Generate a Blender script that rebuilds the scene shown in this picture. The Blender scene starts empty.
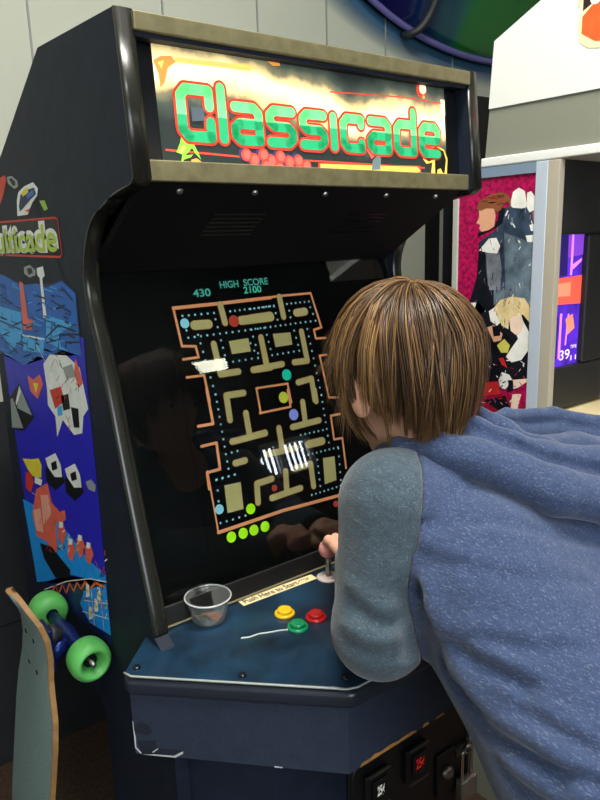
import bpy, bmesh, math, random
import numpy as np
random.seed(7); np.random.seed(7)
SC = bpy.context.scene; COL = SC.collection
PI = math.pi
ART = {}
ART['maze'] = [
    ('line', 'peach', 1, [(0.001, 0.3812), (0.094, 0.3822), (0.2006, 0.3844)], 0.006),
    ('line', 'peach', 1, [(0.001, 0.3812), (0.0047, 0.3165), (0.03, 0.3135), (0.0319, 0.2944), (0.0027, 0.2943)], 0.0042),
    ('line', 'peach', 1, [(0.0036, 0.2635), (0.0362, 0.2627), (0.038, 0.2178)], 0.0042),
    ('line', 'peach', 1, [(0.0362, 0.2372), (0.0371, 0.1784), (0.008, 0.1791)], 0.005),
    ('line', 'peach', 1, [(0.0075, 0.1448), (0.0369, 0.1452), (0.0349, 0.0997), (0.0093, 0.0989), (0.0078, 0.0712)], 0.005),
    ('line', 'peach', 1, [(0.0104, 0.1013), (0.0105, -0.005)], 0.003),
    ('line', 'peach', 1, [(0.0105, -0.005), (0.1472, -0.0022), (0.2841, -0.007)], 0.006),
    ('line', 'peach', 1, [(0.1559, 0.3822), (0.2179, 0.3859), (0.295, 0.3861), (0.3071, 0.3185), (0.2879, 0.3155), (0.2892, 0.2986), (0.313, 0.2973)], 0.0042),
    ('line', 'peach', 1, [(0.3185, 0.2648), (0.2913, 0.2649), (0.2963, 0.1826), (0.3188, 0.179)], 0.0042),
    ('line', 'peach', 1, [(0.3168, 0.1466), (0.2932, 0.1472), (0.2914, 0.1009), (0.3122, 0.0997), (0.3088, 0.0408)], 0.0042),
    ('line', 'rim', 2, [(0.0917, 0.3801), (0.0952, 0.3474)], 0.0126),
    ('line', 'tan', 3, [(0.0917, 0.3801), (0.0952, 0.3474)], 0.011),
    ('line', 'rim', 2, [(0.0346, 0.349), (0.0621, 0.3483)], 0.0171),
    ('line', 'tan', 3, [(0.0346, 0.349), (0.0621, 0.3483)], 0.0155),
    ('line', 'rim', 2, [(0.129, 0.3484), (0.1931, 0.3489)], 0.0171),
    ('line', 'tan', 3, [(0.129, 0.3484), (0.1931, 0.3489)], 0.0155),
    ('line', 'rim', 2, [(0.1492, 0.3493), (0.1928, 0.3509)], 0.0171),
    ('line', 'tan', 3, [(0.1492, 0.3493), (0.1928, 0.3509)], 0.0155),
    ('line', 'rim', 2, [(0.2203, 0.3844), (0.2223, 0.3467)], 0.0126),
    ('line', 'tan', 3, [(0.2203, 0.3844), (0.2223, 0.3467)], 0.011),
    ('line', 'rim', 2, [(0.2534, 0.3515), (0.2735, 0.3523)], 0.0161),
    ('line', 'tan', 3, [(0.2534, 0.3515), (0.2735, 0.3523)], 0.0145),
    ('poly', 'rim2', 2, [(0.0961, 0.3147), (0.1371, 0.3158), (0.1377, 0.2918), (0.0982, 0.2916)]),
    ('poly', 'tan', 3, [(0.0961, 0.3147), (0.1371, 0.3158), (0.1377, 0.2918), (0.0982, 0.2916)]),
    ('poly', 'rim2', 2, [(0.1914, 0.3176), (0.2314, 0.3165), (0.2311, 0.2935), (0.1926, 0.2929)]),
    ('poly', 'tan', 3, [(0.1914, 0.3176), (0.2314, 0.3165), (0.2311, 0.2935), (0.1926, 0.2929)]),
    ('line', 'rim', 2, [(0.0653, 0.3133), (0.0684, 0.2598), (0.105, 0.2596)], 0.0126),
    ('line', 'tan', 3, [(0.0653, 0.3133), (0.0684, 0.2598), (0.105, 0.2596)], 0.011),
    ('line', 'rim', 2, [(0.1642, 0.3139), (0.167, 0.2595)], 0.0126),
    ('line', 'tan', 3, [(0.1642, 0.3139), (0.167, 0.2595)], 0.011),
    ('line', 'rim', 2, [(0.1358, 0.258), (0.1739, 0.2576)], 0.0126),
    ('line', 'tan', 3, [(0.1358, 0.258), (0.1739, 0.2576)], 0.011),
    ('line', 'rim', 2, [(0.1644, 0.3143), (0.1659, 0.2635)], 0.0126),
    ('line', 'tan', 3, [(0.1644, 0.3143), (0.1659, 0.2635)], 0.011),
    ('line', 'rim', 2, [(0.1357, 0.2584), (0.2009, 0.2604)], 0.0126),
    ('line', 'tan', 3, [(0.1357, 0.2584), (0.2009, 0.2604)], 0.011),
    ('line', 'rim', 2, [(0.2575, 0.3154), (0.2595, 0.2592), (0.2287, 0.26)], 0.0126),
    ('line', 'tan', 3, [(0.2575, 0.3154), (0.2595, 0.2592), (0.2287, 0.26)], 0.011),
    ('line', 'rim', 2, [(0.1077, 0.2209), (0.0721, 0.2217), (0.071, 0.1788)], 0.0126),
    ('line', 'tan', 3, [(0.1077, 0.2209), (0.0721, 0.2217), (0.071, 0.1788)], 0.011),
    ('line', 'rim', 2, [(0.105, 0.1849), (0.1049, 0.1457)], 0.0126),
    ('line', 'tan', 3, [(0.105, 0.1849), (0.1049, 0.1457)], 0.011),
    ('line', 'rim', 2, [(0.0679, 0.1409), (0.1382, 0.1426)], 0.0126),
    ('line', 'tan', 3, [(0.0679, 0.1409), (0.1382, 0.1426)], 0.011),
    ('line', 'rim', 2, [(0.2296, 0.2218), (0.2621, 0.2245), (0.2613, 0.1834)], 0.0126),
    ('line', 'tan', 3, [(0.2296, 0.2218), (0.2621, 0.2245), (0.2613, 0.1834)], 0.011),
    ('line', 'rim', 2, [(0.2642, 0.2022), (0.2639, 0.1805)], 0.0126),
    ('line', 'tan', 3, [(0.2642, 0.2022), (0.2639, 0.1805)], 0.011),
    ('line', 'rim', 2, [(0.2322, 0.1843), (0.2303, 0.1459)], 0.0126),
    ('line', 'tan', 3, [(0.2322, 0.1843), (0.2303, 0.1459)], 0.011),
    ('line', 'rim', 2, [(0.1992, 0.1422), (0.2633, 0.1437)], 0.0126),
    ('line', 'tan', 3, [(0.1992, 0.1422), (0.2633, 0.1437)], 0.011),
    ('line', 'peach', 1, [(0.136, 0.225), (0.2053, 0.2232), (0.2066, 0.1875)], 0.004),
    ('line', 'peach', 1, [(0.136, 0.225), (0.1362, 0.1793)], 0.004),
    ('line', 'peach', 1, [(0.134, 0.1798), (0.2031, 0.18), (0.2029, 0.2117)], 0.004),
    ('line', 'rim', 2, [(0.0663, 0.1031), (0.0867, 0.1035)], 0.0126),
    ('line', 'tan', 3, [(0.0663, 0.1031), (0.0867, 0.1035)], 0.011),
    ('line', 'rim', 2, [(0.1084, 0.1423), (0.1379, 0.1435)], 0.0126),
    ('line', 'tan', 3, [(0.1084, 0.1423), (0.1379, 0.1435)], 0.011),
    ('line', 'rim', 2, [(0.1691, 0.1459), (0.1683, 0.1055)], 0.0126),
    ('line', 'tan', 3, [(0.1691, 0.1459), (0.1683, 0.1055)], 0.011),
    ('line', 'rim', 2, [(0.133, 0.1045), (0.2006, 0.1031)], 0.0126),
    ('line', 'tan', 3, [(0.133, 0.1045), (0.2006, 0.1031)], 0.011),
    ('line', 'rim', 2, [(0.2292, 0.1039), (0.262, 0.1037)], 0.0161),
    ('line', 'tan', 3, [(0.2292, 0.1039), (0.262, 0.1037)], 0.0145),
    ('poly', 'rim2', 2, [(0.2568, 0.0713), (0.2851, 0.0691), (0.28, 0.0236), (0.2508, 0.0222)]),
    ('poly', 'tan', 3, [(0.2568, 0.0713), (0.2851, 0.0691), (0.28, 0.0236), (0.2508, 0.0222)]),
    ('poly', 'rim2', 2, [(0.0373, 0.0703), (0.0701, 0.0688), (0.0667, 0.0218), (0.0341, 0.0227)]),
    ('poly', 'tan', 3, [(0.0373, 0.0703), (0.0701, 0.0688), (0.0667, 0.0218), (0.0341, 0.0227)]),
    ('line', 'rim', 2, [(0.1022, 0.0581), (0.098, 0.0251)], 0.0126),
    ('line', 'tan', 3, [(0.1022, 0.0581), (0.098, 0.0251)], 0.011),
    ('line', 'rim', 2, [(0.1022, 0.0581), (0.1351, 0.0595)], 0.0126),
    ('line', 'tan', 3, [(0.1022, 0.0581), (0.1351, 0.0595)], 0.011),
    ('line', 'rim', 2, [(0.1674, 0.0661), (0.1622, 0.0285)], 0.0126),
    ('line', 'tan', 3, [(0.1674, 0.0661), (0.1622, 0.0285)], 0.011),
    ('line', 'rim', 2, [(0.128, 0.0258), (0.194, 0.0284)], 0.0126),
    ('line', 'tan', 3, [(0.128, 0.0258), (0.194, 0.0284)], 0.011),
    ('line', 'rim', 2, [(0.1875, 0.0663), (0.2261, 0.0673), (0.224, 0.0246)], 0.0126),
    ('line', 'tan', 3, [(0.1875, 0.0663), (0.2261, 0.0673), (0.224, 0.0246)], 0.011),
    ('dot', 'dotc', 1, [(0.0154, 0.3669)], 0.0021),
    ('dot', 'dotc', 1, [(0.0274, 0.3668)], 0.0021),
    ('dot', 'dotc', 1, [(0.0395, 0.3667)], 0.0021),
    ('dot', 'dotc', 1, [(0.0518, 0.3667)], 0.0021),
    ('dot', 'dotc', 1, [(0.0642, 0.3666)], 0.0021),
    ('dot', 'dotc', 1, [(0.0767, 0.3665)], 0.0021),
    ('dot', 'dotc', 1, [(0.0191, 0.3292)], 0.0021),
    ('dot', 'dotc', 1, [(0.0312, 0.3293)], 0.0021),
    ('dot', 'dotc', 1, [(0.0435, 0.3294)], 0.0021),
    ('dot', 'dotc', 1, [(0.0559, 0.3295)], 0.0021),
    ('dot', 'dotc', 1, [(0.0685, 0.3296)], 0.0021),
    ('dot', 'dotc', 1, [(0.0813, 0.3297)], 0.0021),
    ('dot', 'dotc', 1, [(0.0942, 0.3298)], 0.0021),
    ('dot', 'dotc', 1, [(0.1072, 0.3299)], 0.0021),
    ('dot', 'dotc', 1, [(0.1205, 0.33)], 0.0021),
    ('dot', 'dotc', 1, [(0.1339, 0.3301)], 0.0021),
    ('dot', 'dotc', 1, [(0.1475, 0.3302)], 0.0021),
    ('dot', 'dotc', 1, [(0.1612, 0.3303)], 0.0021),
    ('dot', 'dotc', 1, [(0.1751, 0.3304)], 0.0021),
    ('dot', 'dotc', 1, [(0.1893, 0.3306)], 0.0021),
    ('dot', 'dotc', 1, [(0.1097, 0.3666)], 0.0021),
    ('dot', 'dotc', 1, [(0.1198, 0.3668)], 0.0021),
    ('dot', 'dotc', 1, [(0.1299, 0.367)], 0.0021),
    ('dot', 'dotc', 1, [(0.1402, 0.3672)], 0.0021),
    ('dot', 'dotc', 1, [(0.1506, 0.3674)], 0.0021),
    ('dot', 'dotc', 1, [(0.161, 0.3677)], 0.0021),
    ('dot', 'dotc', 1, [(0.1716, 0.3679)], 0.0021),
    ('dot', 'dotc', 1, [(0.1823, 0.3681)], 0.0021),
    ('dot', 'dotc', 1, [(0.1931, 0.3683)], 0.0021),
    ('dot', 'dotc', 1, [(0.0384, 0.3322)], 0.0021),
    ('dot', 'dotc', 1, [(0.0402, 0.3173)], 0.0021),
    ('dot', 'dotc', 1, [(0.0421, 0.3023)], 0.0021),
    ('dot', 'dotc', 1, [(0.0439, 0.2873)], 0.0021),
    ('dot', 'dotc', 1, [(0.0458, 0.2723)], 0.0021),
    ('dot', 'dotc', 1, [(0.0477, 0.2572)], 0.0021),
    ('dot', 'dotc', 1, [(0.0496, 0.2421)], 0.0021),
    ('dot', 'dotc', 1, [(0.0515, 0.2269)], 0.0021),
    ('dot', 'dotc', 1, [(0.0775, 0.3555)], 0.0021),
    ('dot', 'dotc', 1, [(0.0791, 0.3415)], 0.0021),
    ('dot', 'dotc', 1, [(0.081, 0.318)], 0.0021),
    ('dot', 'dotc', 1, [(0.0823, 0.3047)], 0.0021),
    ('dot', 'dotc', 1, [(0.0835, 0.2913)], 0.0021),
    ('dot', 'dotc', 1, [(0.0848, 0.278)], 0.0021),
    ('dot', 'dotc', 1, [(0.0848, 0.278)], 0.0021),
    ('dot', 'dotc', 1, [(0.0977, 0.2781)], 0.0021),
    ('dot', 'dotc', 1, [(0.1107, 0.2782)], 0.0021),
    ('dot', 'dotc', 1, [(0.1239, 0.2783)], 0.0021),
    ('dot', 'dotc', 1, [(0.1373, 0.2784)], 0.0021),
    ('dot', 'dotc', 1, [(0.1508, 0.2785)], 0.0021),
    ('dot', 'dotc', 1, [(0.1481, 0.3173)], 0.0021),
    ('dot', 'dotc', 1, [(0.1503, 0.302)], 0.0021),
    ('dot', 'dotc', 1, [(0.1525, 0.2866)], 0.0021),
    ('dot', 'dotc', 1, [(0.0181, 0.3422)], 0.0021),
    ('dot', 'dotc', 1, [(0.0181, 0.3419)], 0.0021),
    ('dot', 'dotc', 1, [(0.1529, 0.3672)], 0.0021),
    ('dot', 'dotc', 1, [(0.1614, 0.3675)], 0.0021),
    ('dot', 'dotc', 1, [(0.1699, 0.3678)], 0.0021),
    ('dot', 'dotc', 1, [(0.1786, 0.3681)], 0.0021),
    ('dot', 'dotc', 1, [(0.1873, 0.3685)], 0.0021),
    ('dot', 'dotc', 1, [(0.196, 0.3688)], 0.0021),
    ('dot', 'dotc', 1, [(0.2049, 0.3691)], 0.0021),
    ('dot', 'dotc', 1, [(0.1453, 0.3306)], 0.0021),
    ('dot', 'dotc', 1, [(0.1561, 0.3308)], 0.0021),
    ('dot', 'dotc', 1, [(0.1671, 0.3309)], 0.0021),
    ('dot', 'dotc', 1, [(0.1782, 0.331)], 0.0021),
    ('dot', 'dotc', 1, [(0.1894, 0.3312)], 0.0021),
    ('dot', 'dotc', 1, [(0.2007, 0.3313)], 0.0021),
    ('dot', 'dotc', 1, [(0.2122, 0.3315)], 0.0021),
    ('dot', 'dotc', 1, [(0.2237, 0.3316)], 0.0021),
    ('dot', 'dotc', 1, [(0.2354, 0.3318)], 0.0021),
    ('dot', 'dotc', 1, [(0.2472, 0.332)], 0.0021),
    ('dot', 'dotc', 1, [(0.2591, 0.3321)], 0.0021),
    ('dot', 'dotc', 1, [(0.2712, 0.3323)], 0.0021),
    ('dot', 'dotc', 1, [(0.2834, 0.3324)], 0.0021),
    ('dot', 'dotc', 1, [(0.2957, 0.3326)], 0.0021),
    ('dot', 'dotc', 1, [(0.2046, 0.3676)], 0.0021),
    ('dot', 'dotc', 1, [(0.2061, 0.355)], 0.0021),
    ('dot', 'dotc', 1, [(0.2076, 0.3424)], 0.0021),
    ('dot', 'dotc', 1, [(0.2349, 0.3698)], 0.0021),
    ('dot', 'dotc', 1, [(0.2452, 0.37)], 0.0021),
    ('dot', 'dotc', 1, [(0.2557, 0.3701)], 0.0021),
    ('dot', 'dotc', 1, [(0.2662, 0.3702)], 0.0021),
    ('dot', 'dotc', 1, [(0.2768, 0.3704)], 0.0021),
    ('dot', 'dotc', 1, [(0.2875, 0.3705)], 0.0021),
    ('dot', 'dotc', 1, [(0.2376, 0.357)], 0.0021),
    ('dot', 'dotc', 1, [(0.2381, 0.3443)], 0.0021),
    ('dot', 'dotc', 1, [(0.1783, 0.3174)], 0.0021),
    ('dot', 'dotc', 1, [(0.1796, 0.3042)], 0.0021),
    ('dot', 'dotc', 1, [(0.1809, 0.2909)], 0.0021),
    ('dot', 'dotc', 1, [(0.1822, 0.2793)], 0.0021),
    ('dot', 'dotc', 1, [(0.1945, 0.2795)], 0.0021),
    ('dot', 'dotc', 1, [(0.2068, 0.2796)], 0.0021),
    ('dot', 'dotc', 1, [(0.2194, 0.2798)], 0.0021),
    ('dot', 'dotc', 1, [(0.232, 0.28)], 0.0021),
    ('dot', 'dotc', 1, [(0.2448, 0.2802)], 0.0021),
    ('dot', 'dotc', 1, [(0.2412, 0.3187)], 0.0021),
    ('dot', 'dotc', 1, [(0.2428, 0.305)], 0.0021),
    ('dot', 'dotc', 1, [(0.2444, 0.2913)], 0.0021),
    ('dot', 'dotc', 1, [(0.2723, 0.3187)], 0.0021),
    ('dot', 'dotc', 1, [(0.2731, 0.3045)], 0.0021),
    ('dot', 'dotc', 1, [(0.2738, 0.2903)], 0.0021),
    ('dot', 'dotc', 1, [(0.2746, 0.2761)], 0.0021),
    ('dot', 'dotc', 1, [(0.2754, 0.2618)], 0.0021),
    ('dot', 'dotc', 1, [(0.2761, 0.2475)], 0.0021),
    ('dot', 'dotc', 1, [(0.2769, 0.2332)], 0.0021),
    ('dot', 'dotc', 1, [(0.2777, 0.2189)], 0.0021),
    ('dot', 'dotc', 1, [(0.2784, 0.2046)], 0.0021),
    ('dot', 'dotc', 1, [(0.2792, 0.1902)], 0.0021),
    ('dot', 'dotc', 1, [(0.1402, 0.3063)], 0.0021),
    ('dot', 'dotc', 1, [(0.1454, 0.2921)], 0.0021),
    ('dot', 'dotc', 1, [(0.1506, 0.2777)], 0.0021),
    ('dot', 'dotc', 1, [(0.2883, 0.3591)], 0.0021),
    ('dot', 'dotc', 1, [(0.2924, 0.3459)], 0.0021),
    ('dot', 'dotc', 1, [(0.052, 0.227)], 0.0021),
    ('dot', 'dotc', 1, [(0.0519, 0.2139)], 0.0021),
    ('dot', 'dotc', 1, [(0.0518, 0.2008)], 0.0021),
    ('dot', 'dotc', 1, [(0.0517, 0.1878)], 0.0021),
    ('dot', 'dotc', 1, [(0.0516, 0.1747)], 0.0021),
    ('dot', 'dotc', 1, [(0.0515, 0.1616)], 0.0021),
    ('dot', 'dotc', 1, [(0.0514, 0.1485)], 0.0021),
    ('dot', 'dotc', 1, [(0.0513, 0.1354)], 0.0021),
    ('dot', 'dotc', 1, [(0.0512, 0.1222)], 0.0021),
    ('dot', 'dotc', 1, [(0.0512, 0.1222)], 0.0021),
    ('dot', 'dotc', 1, [(0.0631, 0.1226)], 0.0021),
    ('dot', 'dotc', 1, [(0.075, 0.1229)], 0.0021),
    ('dot', 'dotc', 1, [(0.0512, 0.1222)], 0.0021),
    ('dot', 'dotc', 1, [(0.0512, 0.1094)], 0.0021),
    ('dot', 'dotc', 1, [(0.0512, 0.0966)], 0.0021),
    ('dot', 'dotc', 1, [(0.0238, 0.0831)], 0.0021),
    ('dot', 'dotc', 1, [(0.036, 0.0833)], 0.0021),
    ('dot', 'dotc', 1, [(0.0483, 0.0836)], 0.0021),
    ('dot', 'dotc', 1, [(0.0608, 0.0838)], 0.0021),
    ('dot', 'dotc', 1, [(0.2789, 0.1898)], 0.0021),
    ('dot', 'dotc', 1, [(0.2787, 0.1766)], 0.0021),
    ('dot', 'dotc', 1, [(0.2785, 0.1635)], 0.0021),
    ('dot', 'dotc', 1, [(0.2783, 0.1504)], 0.0021),
    ('dot', 'dotc', 1, [(0.2781, 0.1372)], 0.0021),
    ('dot', 'dotc', 1, [(0.2779, 0.1241)], 0.0021),
    ('dot', 'dotc', 1, [(0.2777, 0.1109)], 0.0021),
    ('dot', 'dotc', 1, [(0.2775, 0.0977)], 0.0021),
    ('dot', 'dotc', 1, [(0.215, 0.1244)], 0.0021),
    ('dot', 'dotc', 1, [(0.2255, 0.1243)], 0.0021),
    ('dot', 'dotc', 1, [(0.236, 0.1241)], 0.0021),
    ('dot', 'dotc', 1, [(0.2466, 0.1239)], 0.0021),
    ('dot', 'dotc', 1, [(0.2573, 0.1237)], 0.0021),
    ('dot', 'dotc', 1, [(0.2682, 0.1236)], 0.0021),
    ('dot', 'dotc', 1, [(0.2148, 0.1117)], 0.0021),
    ('dot', 'dotc', 1, [(0.2142, 0.0982)], 0.0021),
    ('dot', 'dotc', 1, [(0.2136, 0.0848)], 0.0021),
    ('dot', 'dotc', 1, [(0.2243, 0.0848)], 0.0021),
    ('dot', 'dotc', 1, [(0.2345, 0.0847)], 0.0021),
    ('dot', 'dotc', 1, [(0.2447, 0.0847)], 0.0021),
    ('dot', 'dotc', 1, [(0.255, 0.0846)], 0.0021),
    ('dot', 'dotc', 1, [(0.2654, 0.0845)], 0.0021),
    ('dot', 'dotc', 1, [(0.2759, 0.0845)], 0.0021),
    ('dot', 'dotc', 1, [(0.2865, 0.0844)], 0.0021),
    ('dot', 'dotc', 1, [(0.2973, 0.0843)], 0.0021),
    ('dot', 'dotc', 1, [(0.2431, 0.0713)], 0.0021),
    ('dot', 'dotc', 1, [(0.2423, 0.0588)], 0.0021),
    ('dot', 'dotc', 1, [(0.2414, 0.0463)], 0.0021),
    ('dot', 'dotc', 1, [(0.2405, 0.0338)], 0.0021),
    ('dot', 'dotc', 1, [(0.2396, 0.0214)], 0.0021),
    ('dot', 'dotc', 1, [(0.2979, 0.0818)], 0.0021),
    ('dot', 'dotc', 1, [(0.2961, 0.0666)], 0.0021),
    ('dot', 'dotc', 1, [(0.2944, 0.0514)], 0.0021),
    ('dot', 'dotc', 1, [(0.2927, 0.0362)], 0.0021),
    ('dot', 'dotc', 1, [(0.2909, 0.021)], 0.0021),
    ('dot', 'dotc', 1, [(0.025, 0.0837)], 0.0021),
    ('dot', 'dotc', 1, [(0.0371, 0.0838)], 0.0021),
    ('dot', 'dotc', 1, [(0.0494, 0.0839)], 0.0021),
    ('dot', 'dotc', 1, [(0.0619, 0.084)], 0.0021),
    ('dot', 'dotc', 1, [(0.025, 0.0837)], 0.0021),
    ('dot', 'dotc', 1, [(0.0231, 0.0651)], 0.0021),
    ('dot', 'dotc', 1, [(0.0212, 0.0466)], 0.0021),
    ('dot', 'dotc', 1, [(0.0193, 0.0281)], 0.0021),
    ('dot', 'dotc', 1, [(0.0174, 0.0097)], 0.0021),
    ('dot', 'dotc', 1, [(0.0299, 0.0094)], 0.0021),
    ('dot', 'dotc', 1, [(0.0425, 0.0094)], 0.0021),
    ('dot', 'dotc', 1, [(0.0553, 0.0094)], 0.0021),
    ('dot', 'dotc', 1, [(0.0683, 0.0093)], 0.0021),
    ('dot', 'dotc', 1, [(0.2166, 0.0096)], 0.0021),
    ('dot', 'dotc', 1, [(0.2265, 0.0097)], 0.0021),
    ('dot', 'dotc', 1, [(0.2365, 0.0098)], 0.0021),
    ('dot', 'dotc', 1, [(0.2466, 0.0099)], 0.0021),
    ('dot', 'dotc', 1, [(0.2568, 0.01)], 0.0021),
    ('dot', 'dotc', 1, [(0.2671, 0.0101)], 0.0021),
    ('dot', 'dotc', 1, [(0.2775, 0.0102)], 0.0021),
    ('dot', 'dotc', 1, [(0.2879, 0.0104)], 0.0021),
    ('dot', 'pale', 4, [(0.017, 0.3539)], 0.0085),
    ('dot', 'pale', 4, [(0.0197, 0.0331)], 0.0085),
    ('dot', 'redd', 4, [(0.1136, 0.3486)], 0.0105),
    ('dot', 'cyan', 4, [(0.2064, 0.2394)], 0.0105),
    ('dot', 'yel', 4, [(0.1906, 0.1995)], 0.0105),
    ('dot', 'lav', 4, [(0.2067, 0.1644)], 0.0105),
    ('dot', 'lime', 4, [(0.0806, 0.0182)], 0.0095),
    ('dot', 'redd', 4, [(0.2685, -0.0203)], 0.006),
    ('dot', 'redd', 4, [(0.137, 0.042)], 0.006),
    ('dot', 'lime', 4, [(0.0331, -0.0192)], 0.0095),
    ('dot', 'lime', 4, [(0.0572, -0.0193)], 0.0095),
    ('dot', 'lime', 4, [(0.0796, -0.0198)], 0.0095),
    ('dot', 'lime', 4, [(0.1032, -0.0199)], 0.0095)]
ART['mazetext'] = [('430', (0.0426, 0.3983), (0.077, 0.399)), ('HIGH SCORE', (0.0979, 0.4105), (0.2007, 0.4119)), ('2100', (0.145, 0.3975), (0.1833, 0.3999))]
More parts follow.
